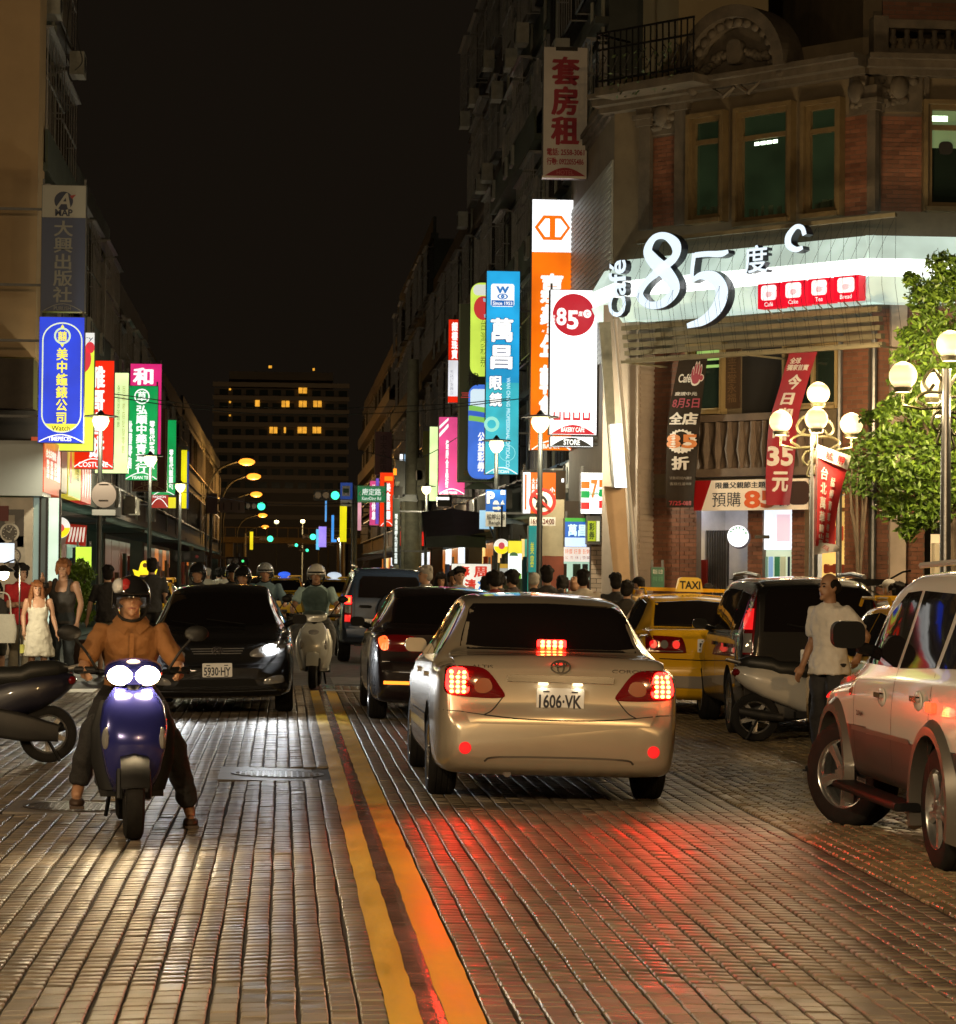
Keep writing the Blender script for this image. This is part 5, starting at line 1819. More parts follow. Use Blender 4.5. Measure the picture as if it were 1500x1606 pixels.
stroke(b, [Vector(s.pt(839, 776)), Vector(s.pt(863, 799))], [.05, .05], -.014, -.0105)
b.build('red_bar', mtr_, s.root)
s.panel((831, 811, 872, 824.5), mtw, 0, 'hours_plate', .015)
s.txt('16:00-24:00', (833, 813.5, 870, 822), paint('hours_ink', (90, 25, 25)), 1, .02)
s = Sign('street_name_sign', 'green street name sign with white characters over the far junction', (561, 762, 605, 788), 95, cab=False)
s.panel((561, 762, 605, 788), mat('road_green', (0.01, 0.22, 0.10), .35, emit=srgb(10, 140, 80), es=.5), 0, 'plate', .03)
for rc in ((562, 763, 604, 764), (562, 786, 604, 787)): s.panel(rc, mtw, 1, 'rim', .004)
s.txt('康定路', (568, 766, 598, 777), ink((225, 240, 225), .8), 1, .03)
s.txt('KangDing Rd', (568, 779, 598, 786), ink((225, 240, 225), .8), 1, .02)
s.txt('<', (563, 770, 566, 779), mtw, 1, .03)
s.txt('>', (600, 770, 603, 779), mtw, 1, .03)
b = MB()
zp = -(s.cy - 900) * s.k * -1
b.tube([(.52, .1, -6.0), (.52, .1, .45)], .05, 8)
b.build('post', m_grey, s.root)
s = Sign('bus_stop_sign', 'blue bus stop sign with white bus mark and arrow plate', (534, 757, 553, 794), 100, cab=False)
s.panel((534, 757, 553, 783), mblue, 0, 'blue_plate', .03)
s.panel((534.5, 784, 552, 794), mtw, 0, 'arrow_plate', .03)
s.panel((537, 762, 549, 778), mtw, 1, 'white_field', .004)
s.panel((538.5, 766, 547.5, 773), mat('bus_green', (0.02, 0.1, 0.06), .5), 2, 'bus_mark', .004)
s.panel((538.5, 774, 541, 775.5), m_ink, 2, 'bus_wheel', .004)
s.panel((545, 774, 547.5, 775.5), m_ink, 2, 'bus_wheel', .004)
s.poly([(536, 788.5), (546, 788.5), (546, 787), (551, 789), (546, 791), (546, 789.5), (536, 789.5)], m_ink, 1, 'arrow')
b = MB()
b.tube([(.25, .1, -5.2), (.25, .1, .4)], .05, 8)
b.build('post', m_grey, s.root)
# banners on the cafe corner
def cloth_banner(name, label, F, off, edge, m, ny=14, wave=.05, cat='banner'):
 """edge: list of (pxL, pxR, py) from top to bottom on plane F at offset"""
 (a0, z0) = F.to(edge[0][0], edge[0][2], off)
 t = thing(name, label, cat, F.M @ Vector((a0, off, z0)))
 L, R = [], []
 Lp = spl([(e[0], e[2], 0) for e in edge], max(2, ny // (len(edge) - 1)))
 Rp = spl([(e[1], e[2] + (e[3] if len(e) > 3 else 0), 0) for e in edge], max(2, ny // (len(edge) - 1)))
 rows = []
 for i, (l, r) in enumerate(zip(Lp, Rp)):
  al, zl_ = F.to(l.x, l.y, off)
  ar, zr_ = F.to(r.x, r.y, off)
  row = []
  for j in range(7):
   u = j / 6
   row.append((al + (ar - al) * u, off + wave * sin(u * 5 + i * .45) * (.3 + .7 * i / len(Lp)), zl_ + (zr_ - zl_) * u))
  rows.append(row)
 b = MB(F.M)
 b.loft(rows, cap=False, closed=False)
 back = [[(p[0], p[1] + .004, p[2]) for p in r] for r in rows]
 b.loft(back, cap=False, closed=False)
 o = b.build('cloth', m, t, smooth=60, loc=-t.location, recalc=False)
 def put(body, u0, u1, v0, v1, mm, bold=.03, **k):
  co, fs = text_mesh(body, bold)
  a, c = co[:, :2].min(0), co[:, :2].max(0)
  V = []
  n = len(rows) - 1
  for p in co:
   u = u0 + (u1 - u0) * (p[0] - a[0]) / (c[0] - a[0])
   v = v1 - (v1 - v0) * (p[1] - a[1]) / (c[1] - a[1])
   fi = min(n - 1e-4, max(0, v * n))
   i = int(fi)
   fu = min(5.999, max(0, u * 6))
   j = int(fu)
   q0 = Vector(rows[i][j]).lerp(Vector(rows[i][j + 1]), fu - j)
   q1 = Vector(rows[i + 1][j]).lerp(Vector(rows[i + 1][j + 1]), fu - j)
   w = q0.lerp(q1, fi - i)
   V.append(F.M @ Vector((w.x, w.y - .012, w.z)))
  me = bpy.data.meshes.new('lettering')
  me.from_pydata(V, [], fs)
  me.materials.append(mm)
  link_mesh('lettering', me, t, -t.location)
 def putpoly(pts, mm, lift=.010, name='print'):
  n = len(rows) - 1
  V = []
  for u, v in pts:
   fi = min(n - 1e-4, max(0, v * n))
   i = int(fi)
   fu = min(5.999, max(0, u * 6))
   j = int(fu)
   q0 = Vector(rows[i][j]).lerp(Vector(rows[i][j + 1]), fu - j)
   q1 = Vector(rows[i + 1][j]).lerp(Vector(rows[i + 1][j + 1]), fu - j)
   w = q0.lerp(q1, fi - i)
   V.append(F.M @ Vector((w.x, w.y - lift, w.z)))
  me = bpy.data.meshes.new(name)
  me.from_pydata(V, [], [tuple(range(len(V)))])
  me.materials.append(mm)
  link_mesh(name, me, t, -t.location)
 put.poly = putpoly
 return put
m_cbr = mat('brown_cloth', (0.026, 0.018, 0.012), .8, spec=.08, var=.15, scale=3)
m_cred = mat('crimson_cloth', (0.26, 0.012, 0.025), .6, var=.12, scale=3)
m_cw = mat('cloth_white', (0.62, 0.58, 0.55), .6)
m_cor = mat('cloth_orange', (0.55, 0.17, 0.03), .6)
m_cpk = mat('cloth_rose', (0.30, 0.03, 0.06), .6)
put = cloth_banner('brown_sale_banner', 'dark brown hanging banner with 85 starburst on the cafe corner', FC, -.55, [(1066, 1111, 560), (1047, 1098, 655), (1046, 1092, 720), (1048, 1090, 796)], m_cbr)
for cx_, cy_, rx_, ry_, sh in ((.72, .115, .13, .028, 0), (.58, .09, .035, .03, -.3), (.66, .07, .035, .035, -.1), (.75, .068, .035, .035, .1), (.84, .08, .035, .032, .25), (.9, .11, .06, .014, 0)):
 for k_, mm in ((1.35, m_cw), (1.0, m_cpk)):
  put.poly([(cx_ + rx_ * k_ * cos(t) + sh * ry_ * sin(t), cy_ - ry_ * k_ * sin(t)) for t in [2 * pi * i / 16 for i in range(16)]], mm, .008 if k_ > 1 else .012, 'hand_print')
put('Café', .12, .55, .09, .135, m_cw, .02)
put('慶讚中元', .1, .85, .185, .205, m_cw, .02)
put('8月5日', .08, .95, .22, .275, m_cpk, .02)
put('全店', .05, .95, .30, .385, m_cw, .05)
put.poly([(.5 + (.47 if i % 2 else .41) * cos(2 * pi * i / 48), .52 + (.105 if i % 2 else .093) * sin(2 * pi * i / 48)) for i in range(48)], m_cw, .008, 'starburst')
put('85', .02, .98, .46, .58, m_cor, .03)
put('折', .22, .75, .645, .745, m_cw, .05)
put('活動期間內購買', .15, .85, .79, .81, paint('cloth_dim', (120, 110, 100)), .0)
put('蛋糕任選均享', .15, .85, .83, .85, paint('cloth_dim', (120, 110, 100)), .0)
put('7/25-08/8', .1, .9, .955, .985, paint('cloth_redink', (150, 30, 40)), .02)
put = cloth_banner('crimson_coffee_banner', 'long crimson banner advertising 35 dollar coffee hanging at the cafe corner', FC, -.6, [(1239, 1283, 551), (1221, 1264, 610), (1207, 1250, 660), (1204, 1246, 720), (1204, 1241, 792)], m_cred)
put('全球', .12, .52, .04, .08, m_cw, .04)
put('獨家首賣', .08, .9, .085, .125, m_cw, .04)
put('今', .28, .8, .15, .255, m_cw, .05)
put('日', .26, .72, .28, .375, m_cw, .05)
put('咖', .3, .8, .4, .47, m_cw, .04)
put('啡', .22, .78, .535, .635, m_cw, .05)
put('35', .05, .95, .67, .79, m_cw, .04)
put('元', .22, .82, .82, .93, m_cw, .05)
FLmp = Face((P(1275, 800, 38.35).x, 38.35), (1, 0))
m_fred = mat('flag_red', (0.50, 0.025, 0.03), .6, var=.15, scale=4)
put = cloth_banner('red_white_flag_banner', 'red and white vertical flag with small characters tied to the four-globe lamp', FLmp, -.1, [(1284, 1334, 699, 18), (1283, 1318, 770, 8), (1281, 1310, 830, 8), (1279, 1313, 856, 6)], m_fred, wave=.04)
put('台灣夜市文化節', .12, .36, .16, .9, m_cw, .03) if False else None
for i, ch in enumerate('台北萬華龍山祭'): put(ch, .12, .38, .14 + i * .115, .235 + i * .115, m_cw, .03)
for i, ch in enumerate('艋舺青草巷嘉年華'): put(ch, .5, .68, .2 + i * .095, .275 + i * .095, m_cw, .03)
put2 = cloth_banner('flag_header', 'white header cloth with red characters at the top of the lamp flag', FLmp, -.13, [(1283, 1335, 697, 18), (1283, 1330, 717, 20)], m_cw, ny=4, wave=.03)
put2('艋', .25, .48, .2, .85, m_fred, .03)
put2('舺', .62, .84, .2, .85, m_fred, .03)
put3 = cloth_banner('flag_footer', 'white ragged footer cloth at the bottom of the lamp flag', FLmp, -.13, [(1279, 1311, 850, 4), (1278, 1322, 870, -6)], m_cw, ny=4, wave=.05)
put3('令', .3, .6, .2, .8, m_fred, .0)
# pre-order board over the cafe entrance
FBd = Face((FC.o - FC.y * .40).to_2d(), FC.u.to_2d())
a, c, z0, z1 = FBd.rect(1089, 752, 1264, 800)
z0, z1 = FBd.to(1180, 800)[1], FBd.to(1180, 752)[1]
t = thing('preorder_board', 'cream entrance board with orange 85 between black characters', 'sign', FBd.M @ Vector((a, 0, z0)))
def bp(b, n, m): return b.build(n, m, t, loc=-t.location)
b = MB(FBd.M)
b.bx(a, c, 0, .08, z0, z1)
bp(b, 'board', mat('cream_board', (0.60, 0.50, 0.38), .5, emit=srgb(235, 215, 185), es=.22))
w_ = c - a
b = MB(FBd.M)
b.prism([(a + .002, z0), (a + w_ * .07, z0), (a + w_ * .16, z1), (a + .002, z1)], -.005, -.001)
bp(b, 'red_corner', paint('board_red', (150, 15, 20), .5))
for body, u0, u1, v0, v1, mm, bd in (('限量父親節主題蛋糕', .2, .78, .72, .93, m_ink, .03), ('預購', .17, .43, .12, .6, m_ink, .0), ('85', .46, .74, .06, .64, paint('board_orange', (205, 85, 20)), .04), ('折', .77, .87, .12, .58, m_ink, .0)):
 o = text(body, a + w_ * u0, a + w_ * u1, z0 + (z1 - z0) * v0, z0 + (z1 - z0) * v1, mm, t, y=-.008, bold=bd, M=FBd.M)
 o.location = -t.location
b = MB(FBd.M)
b.rbox((a + w_ * .94, -.005, z0 + .28), (.42, .008, .4), .1)
bp(b, 'cake_print', paint('cake_dark', (50, 28, 16), .5))
# round coffee sign
s = Sign('round_coffee_sign', 'glowing white disc sign with green marks and dark bracket at the cafe arcade', (1140, 823, 1177, 860), 43.0, cab=False)
s.poly([(1160.5 + 18 * cos(t), 843 + 18 * sin(t)) for t in [2 * pi * i / 32 for i in range(32)]], mat('disc_rim', (0.02, 0.025, 0.10), .4), -1, 'rim')
s.poly([(1158 + 17 * cos(t), 841 + 17 * sin(t)) for t in [2 * pi * i / 40 for i in range(40)]], lit('disc_white', (245, 252, 255), 1.7), 1, 'disc')
for an in (2.6, 2.2, 1.8, 1.4, .9, .4):
 s.poly([(1158 + 13.5 * cos(an) + d * 1.6, 841 - 13.5 * sin(an) + e * 1.6) for d, e in ((-1, -1), (1, -1), (1, 1), (-1, 1))], ink((60, 150, 110), .8), 2, 'mark')
b = MB()
b.bx(.30, .55, .05, .09, -.03, .03)
b.build('bracket', m_darkmetal, s.root)
# green neon strip and yellow-green strip
s = Sign('green_neon_strip', 'short vertical green neon strip beside the orange-lit brick pillar', (1090, 822, 1095, 864), 45.0, cab=False)
s.panel((1090.3, 822, 1094.5, 864), lit('neon_green', (70, 245, 90), 1.1))
s = Sign('green_notice_plaque', 'green framed notice on the cafe brick wall above the taxi', (1021, 889, 1043, 926), 43.2, th=.06, br=False)
s.panel((1022, 890, 1042, 925), mat('plaque_green', (0.03, 0.13, 0.075), .35))
s.txt('電話 公告', (1024, 893, 1040, 900), mtw, 1, .0)
s.txt('停車 收費', (1024, 904, 1040, 912), paint('plaque_ink', (90, 150, 120)), 1, .0)
# slanted posts and white light box at the corner
sp = thing('slanted_post', 'slim slanted white post in front of the grey corner column', 'post', G_at(1001, 43.5))
b = MB()
p0, p1 = P(1001, 935, 43.5), P(965, 500, 43.5)
d_ = (p0 - p1).normalized()
p0 = p0 + d_ * ((p0.z + .1) / -d_.z) if d_.z < 0 else p0
b.tube([p0, p1], .035, 8)
b.build('pole', mat('white_steel', (.6, .58, .56), .3, .3), sp, smooth=True, loc=-sp.location)
s = Sign('slanted_light_box', 'tilted narrow white lightbox beside the grey corner column', (957, 665, 985, 766), 43.8, cab=False)
q = [s.pt(*p) for p in ((957, 665), (975, 664), (984.5, 765), (965, 765))]
b = MB()
b.prism(q, .02, .28)
b.build('cabinet', m_cab, s.root)
b = MB()
b.prism(q, 0, .018)
b.build('face_panel', lit('cafe_white', (252, 254, 255), 1.7), s.root)
bp_ = thing('leaning_board', 'peach plywood board leaning at the foot of the corner column', 'board', G_at(968, 44.2))
b = MB()
q = [P(*p, 44.2) for p in ((948, 762), (981, 766), (990, 930), (966, 930))]
b.prism([(v.x, v.z) for v in q], 44.2, 44.26)
b.build('panel', mat('peach_board', (.5, .34, .2), .6, var=.12, scale=2), bp_, loc=-bp_.location)
gp = thing('grey_slanted_panel', 'tall grey leaning sheet-metal panel left of the white lightbox', 'panel', G_at(955, 45.0))
b = MB()
q = [P(*p, 45.0) for p in ((940, 505), (958, 505), (970, 768), (960, 768))]
b.prism([(v.x, v.z) for v in q], 45.0, 45.1)
b.prism([(q[2].x - .1, q[2].z), (q[2].x, q[2].z), (q[2].x + .15, -.1), (q[2].x + .05, -.1)], 45.02, 45.08)
b.build('sheet', mat('sheet_grey', (.22, .24, .22), .45, .3, var=.2), gp, loc=-gp.location)
# dark street awnings on the right
for (nm, lb, rc, Y) in (('shop_awning', 'big black fabric awning behind the parking sign', (668, 800, 762, 858), 74), ('shop_awning', 'dark awning over the drink poster on the right', (776, 815, 832, 845), 58)):
 t = thing(nm, lb, 'awning', P((rc[0] + rc[2]) / 2, rc[1], Y))
 x0, x1 = P(rc[0], 850, Y).x, P(rc[2], 850, Y).x
 z1, z0 = P(rc[0], rc[1], Y).z, P(rc[0], rc[3], Y).z
 b = MB()
 b.loft([[(x0, Y + 2, z1), (x0, Y, z0 + .3), (x0, Y, z0)], [((x0 + x1) / 2, Y + 2, z1 + .1), ((x0 + x1) / 2, Y - .1, z0 + .35), ((x0 + x1) / 2, Y - .1, z0)], [(x1, Y + 2, z1), (x1, Y, z0 + .3), (x1, Y, z0)]], cap=False, closed=False)
 b.build('canopy', m_awn, t, loc=-t.location)
 b = MB()
 for x in (x0, x1): b.tube([(x, Y + .02, z0), (x, Y + 2, z1)], .025, 6)
 b.build('awning_frame', m_darkmetal, t, loc=-t.location)
# ================================================================== street furniture and lamps
SOD = (1.0, 0.46, 0.10)
m_pole = mat('lamp_pole', (0.05, 0.053, 0.05), .4, .6, var=.2)
m_polec = mat('pole_concrete', (0.16, 0.155, 0.11), .8, var=.25, bump=.2)
m_globe = mat('lamp_globe', (.6, .5, .35), .3, emit=srgb(255, 222, 160), es=2.0)
_nt = m_globe.node_tree
_tc, _sp, _ab, _mr = (_nt.nodes.new('ShaderNode' + q) for q in ('TexCoord', 'SeparateXYZ', 'Math', 'MapRange'))
_ab.operation = 'ABSOLUTE'
for _a, _b in ((_tc.outputs['Object'], _sp.inputs[0]), (_sp.outputs[2], _ab.inputs[0]), (_ab.outputs[0], _mr.inputs[0]), (_mr.outputs[0], _nt.nodes['Principled BSDF'].inputs['Emission Strength'])): _nt.links.new(_a, _b)
for _k, _v in ((1, .02), (2, .17), (3, 1.75), (4, .62)): _mr.inputs[_k].default_value = _v
m_sod = mat('sodium_lens', (.6, .4, .2), .3, emit=srgb(255, 150, 45), es=2.4)
m_cup = mat('lamp_cup', (.6, .6, .5), .3, emit=srgb(255, 235, 160), es=3.0)
m_ornate = mat('ornate_iron', (0.035, 0.033, 0.012), .5, .3, var=.2)
def plight(par, loc, col, e, r=.12, kind='POINT', spot=None, rot=None):
 l = bpy.data.lights.new('lamp_light', kind)
 l.energy = e
 l.color = col
 l.shadow_soft_size = r
 if kind == 'SPOT':
  l.spot_size = spot or radians(80)
  l.spot_blend = .6
 o = bpy.data.objects.new('lamp_light', l)
 COL.objects.link(o)
 o.parent = par
 o.location = loc
 if rot: o.rotation_euler = rot
 return o
# small bowl lamps along both kerbs
def bowl_lamp(px, py, Y, label, e=60, pole_px=None):
 top = P(px, py, Y)
 t = thing('bowl_street_lamp', label, 'street lamp', (top.x, Y, gz(top.x)), group='bowl lamps along the shopping street')
 h = top.z - gz(top.x)
 b = MB()
 b.tube([(0, 0, 0), (0, 0, 1.0), (0, 0, h - .1)], [.075, .06, .045], 10)
 b.lathe([(.13, 0), (.13, .12), (.075, .2)], 12)
 b.build('pole', m_pole, t, smooth=True)
 b = MB()
 b.lathe([(.06, h - .16), (.13, h - .08), (.17, h + .02), (.15, h + .1)], 16)
 b.build('lamp_bowl', m_cup, t, smooth=True)
 b = MB()
 b.lathe([(.34, h + .105), (.33, h + .125), (.08, h + .16), (.015, h + .24)], 18)
 b.build('lamp_cap', m_pole, t, smooth=True)
 plight(t, (0, -.5, h - .3), (1, .88, .6), e * 5, .1)
 return t
bowl_lamp(158, 662, 50.5, 'bowl street lamp standing before the red cake shop sign', 70)
bowl_lamp(236, 722, 66, 'bowl street lamp half behind the green herb shop sign', 60)
bowl_lamp(283, 764, 85, 'bowl street lamp in front of the narrow yellow sign', 60)
bowl_lamp(848, 664, 45.5, 'bowl street lamp carrying the no left turn sign', 70)
bowl_lamp(779, 699, 57.9, 'bowl street lamp carrying the parking sign before the cyan sign', 60)
bowl_lamp(669, 768, 88, 'bowl street lamp by the pale lime strip sign', 60)
bowl_lamp(534, 846, 165, 'distant bowl street lamp below the far yellow sign', 60)
# back of a round traffic sign on the first left lamp pole
s = Sign('round_traffic_sign', 'grey back of a round traffic sign on the first left lamp pole', (144, 755, 182, 810), 50.3, cab=False)
s.poly([(163 + 19 * cos(t), 776 + 20 * sin(t)) for t in [2 * pi * i / 32 for i in range(32)]], mat('sign_back', (.32, .27, .25), .5, .3), 0, 'disc')
s.panel((145, 799, 181, 808), mat('sign_back_pale', (.5, .52, .52), .5), 0, 'plate', .01)
for yy in (759, 784): s.panel((155, yy, 170, yy + 1.5), m_darkmetal, 1, 'clamp', .01)
def tall_light(hx, hy, polx, Y, label, e=500):
 hd = P(hx, hy, Y)
 px = P(polx, 800, Y).x
 t = thing('street_light', label, 'street light', (px, Y, gz(px)), group='orange street lights down the left side')
 d = hd.x - px
 h = hd.z - gz(px)
 b = MB()
 b.tube(spl([(0, 0, 0), (0, 0, h * .55), (.04 * d, 0, h * .80), (.3 * d, 0, h * .94), (.75 * d, 0, h * 1.0), (d - .3, 0, h * 1.01)], 6), .075, 8)
 b.build('pole', m_pole, t, smooth=True)
 b = MB()
 b.ell((d, 0, h + .08), (.5, .17, .12), 12, 8)
 b.build('lamp_head', m_pole, t, smooth=True)
 b = MB()
 b.ell((d, -.03, h - .02), (.55, .2, .24), 12, 8)
 b.build('lamp_lens', m_sod, t, smooth=True)
 plight(t, (d, 0, h - .3), SOD, e * 3, .2)
 return t
tall_light(387, 724, 324, 168, 'nearest orange street light on a curved arm over the left terrace', 900)
tall_light(398, 747, 346, 193, 'second orange street light behind the nearest one', 900)
tall_light(402, 775, 350, 232, 'third orange street light in the receding row', 900)
tall_light(412, 808, 372, 300, 'fourth orange street light close above the footbridge', 900)
tall_light(416, 826, 382, 380, 'fifth and farthest orange street light above the footbridge', 700)
for (x, y, Y, lb) in ((434, 820, 420, 'tiny pale street light left of the road axis beyond the footbridge'), (475, 819, 430, 'tiny pale street light right of the road axis beyond the footbridge')):
 p = P(x, y, Y)
 t = thing('far_street_light', lb, 'street light', (p.x, Y, gz(p.x)))
 b = MB()
 b.tube([(0, 0, 0), (0, 0, p.z)], .08, 6)
 b.build('pole', m_polec, t)
 b = MB()
 b.ell((0, 0, p.z + .15), (.4, .4, .3), 10, 6)
 b.build('lamp_lens', mat('pale_lens', (.5, .5, .4), .3, emit=srgb(255, 240, 170), es=2.5), t, smooth=True)
 plight(t, (0, 0, p.z + .9), (1, .72, .4), 26000, .3)
# four-globe lamps
def globe_lamp(cx, Y, label, globes, side_arm=True, e=120, r=.175):
 p = P(cx, 900, Y)
 t = thing('globe_street_lamp', label, 'street lamp', (p.x, Y, gz(p.x)), group='globe street lamps on the forecourt')
 b = MB()
 gl = [(P(gx, gy, Y + dy).x - p.x, dy, P(gx, gy, Y + dy).z - gz(p.x)) for gx, gy, dy in globes]
 ztop = max(g[2] for g in gl) - .3
 b.tube([(0, 0, 0), (0, 0, .5), (0, 0, ztop)], [.10, .075, .06], 12)
 b.lathe([(.2, 0), (.2, .15), (.13, .3), (.10, .55)], 14)
 b.build('pole', mat('steel_pole', (.30, .31, .32), .3, .8, var=.15), t, smooth=True)
 for gx, gy, g_z in gl:
  b = MB()
  b.ell((0, 0, 0), (r, r, r), 24, 16)
  gb = b.build('globe', m_globe, t, smooth=True, loc=(gx, gy, g_z))
  b = MB()
  b.lathe([(.10, g_z - r - .035), (.12, g_z - r + .02), (.09, g_z - r + .035)], 14, Matrix.Translation((0, 0, -g_z)))
  b.build('globe_collar', m_ornate, gb, smooth=True)
  plight(t, (gx, gy, g_z - r - .10), (1, .72, .38), e * 4.0, .12)
  plight(t, (gx, gy, g_z + r + .06), (1, .72, .38), e * 1.3, .05)
 for gx, gy, g_z in gl:
  if abs(gx) < .08 and abs(gy) < .08: continue
  dv = Vector((gx, gy, 0))
  L = dv.length
  dv.normalize()
  def q(u, z): return (dv.x * u, dv.y * u, z)
  zb = g_z - r - .05
  b = MB()
  b.tube([q(.02, zb - .16), q(L * .6, zb - .18), q(L, zb - .14), q(L, zb)], .022, 6)
  b.tube(spl([q(.05, zb + .16), q(L * .30, zb + .30), q(L * .52, zb + .16), q(L * .40, zb + .05), q(L * .28, zb + .12)], 6), .022, 6)
  b.tube(spl([q(.04, zb + .02), q(L * .45, zb + .02), q(L * .68, zb - .07), q(L * .45, zb - .16)], 6), .022, 6)
  b.tube(spl([q(.05, zb - .22), q(L * .25, zb - .24), q(L * .33, zb - .36), q(L * .20, zb - .44), q(L * .12, zb - .36)], 6), .02, 6)
  b.tube(spl([q(.04, zb - .42), q(L * .16, zb - .5), q(L * .2, zb - .6), q(L * .08, zb - .62)], 6), .018, 6)
  b.build('scroll_arm', m_ornate, t, smooth=True)
 return t
globe_lamp(1276, 38.5, 'green four-globe street lamp carrying the red and white flag', [(1284, 617, 0), (1225, 661, 0), (1281, 657, -.42), (1336, 665, 0)], e=75)
globe_lamp(1483, 30.5, 'grey multi-globe street lamp beside the leafy tree at the right edge', [(1417, 589, 0), (1466, 606, .42), (1491, 540, 0), (1548, 598, 0)], e=42, r=.17)
# traffic lights
def tlight(x, y, Y, r, col, label, px_pole=None, arm=True):
 p = P(x, y, Y)
 k = Y / FPX
 t = thing('traffic_light', label, 'traffic light', p)
 b = MB()
 b.rbox((-.28, .12, 0), (1.15, .2, .42), .06)
 b.build('housing', m_darkmetal, t)
 b = MB()
 b.prism(circ(0, 0, r * k, 20), 0, .015)
 b.build('lit_lens', lit('traffic_%s' % col[0], col[1], col[2]), t)
 for q in (-.36, -.68):
  b = MB()
  b.prism(circ(q, 0, .13, 14), 0, .015)
  b.build('dark_lens', mat('dark_lens', (.04, .03, .03), .2), t)
 b = MB()
 px = P(px_pole, 880, Y).x - p.x if px_pole else 1.5
 b.tube([(0, .15, .05), (px, .15, .15), ], .05, 6)
 b.tube([(px, .15, .4), (px, .15, -p.z)], .08, 8)
 b.build('pole', m_polec, t, smooth=True)
GR = ('green', (60, 255, 190), 2.2)
tlight(526, 777, 100, 6.5, GR, 'large green traffic light left of the blue bus stop sign', 557)
tlight(410, 794, 130, 6, GR, 'green traffic light among the orange street lights', 330)
tlight(424, 845, 200, 4.6, GR, 'green traffic light at the left of the footbridge', 385)
tlight(491, 842, 200, 4.6, GR, 'green traffic light at the right of the footbridge', 540)
tlight(465, 855, 250, 2.5, GR, 'small green traffic light under the footbridge deck', 500)
tlight(482, 863, 260, 2.3, GR, 'lowest tiny green traffic light under the footbridge', 515)
tlight(309, 873, 95, 2.6, ('red', (255, 40, 20), 1.8), 'red pedestrian light on the left terrace', 300)
tlight(381, 880, 130, 2.0, ('amber_green', (80, 255, 140), 1.4), 'small green pedestrian light near the left terrace end', 374)
# direction board on the left gantry
s = Sign('direction_board', 'dim pale direction board on a gantry under the orange street lights', (345, 780, 384, 804), 128, br=False, th=.1)
s.panel((345.3, 780.3, 383.7, 803.7), mat('board_dim', (.30, .24, .18), .5))
for k in range(3): s.panel((350 + k * 12, 788, 352 + k * 12, 800), mat('board_arrow', (.1, .08, .06), .5), 1, 'arrow', .01)
s = Sign('gantry_back_board', 'grey board at the left end of the gantry under the street lights', (324, 774, 341, 806), 127, br=False, th=.1)
s.panel((324.3, 774.3, 340.7, 805.7), mat('board_back', (.18, .13, .12), .5))
# utility pole with transformers
up = thing('utility_pole', 'tall concrete utility pole with transformer boxes on the right side', 'utility pole', G_at(645, 91))
k = 91 / FPX
H = P(645, 560, 91).z
b = MB()
b.tube([(0, 0, 0), (0, 0, H)], [.33, .2], 14)
b.build('pole', m_polec, up, smooth=True)
for (dx, zz, w, h, m_) in ((-.45, 735, .36, 1.3, m_pole), (.30, 735, .30, 1.5, m_polec), (.22, 729, .22, .35, m_col), (-.25, 765, .9, .25, m_pole)):
 z = P(645, zz, 91).z
 b = MB()
 b.rbox((dx, -.3, z - .3), (w, .4, h), .05)
 b.build('transformer_box', m_, up)
for dx in (-.3, .28):
 b = MB()
 b.tube([(dx, -.05, 0), (dx, -.05, P(645, 775, 91).z)], .09, 8)
 b.build('conduit', m_polec, up, smooth=True)
b = MB()
b.prism(circ(.25, P(648, 756, 91).z, .09, 10), -.36, -.34)
b.build('indicator_lamp', m_cup, up)
s = Sign('pole_signal_box', 'dark signal head with dim lens on the post left of the utility pole', (618, 755, 632, 782), 89, cab=False)
s.panel((618, 763, 632, 781), m_darkmetal, 0, 'housing', .4)
s.panel((617, 735, 622, 745), lit('amber_glow', (255, 150, 30), 1.2), 1, 'amber_lens', .1)
b = MB()
b.tube([(-.05, .2, .3), (-.05, .2, -4.6)], .10, 8)
b.build('post', m_polec, s.root, smooth=True)
# overhead cables
m_cable = mat('cable', (.012, .012, .012), .6)
def cable(pts, label, r=.012):
 w = [P(*p) for p in pts]
 t = thing('overhead_cable', label, 'cable', w[0])
 b = MB()
 b.tube(spl([tuple(v - w[0]) for v in w], 8), r, 5)
 b.build('wire', m_cable, t)
cable([(180, 618, 60), (330, 636, 66), (520, 640, 70), (700, 634, 68), (800, 625, 60)], 'thin cable sagging across the whole street at sign height')
cable([(180, 623, 60.3), (300, 640, 62), (443, 650, 64), (640, 646, 66), (835, 623, 58)], 'second thin cable just below the first across the street')
cable([(275, 770, 90), (420, 790, 95), (560, 790, 98)], 'low cable between the left terrace and the green street name sign')
cable([(560, 705, 100), (650, 720, 95), (760, 660, 80)], 'cable from the utility pole to the green board', .015)
cable([(110, 0, 52), (104, 60, 52), (106, 110, 52), (112, 128, 52)], 'loose grey cable looping down the narrow left building')
cable([(122, 0, 51.5), (122, 60, 51.5), (129, 95, 51.5), (118, 110, 51.5)], 'longer loose cable on the outer edge of the left building')
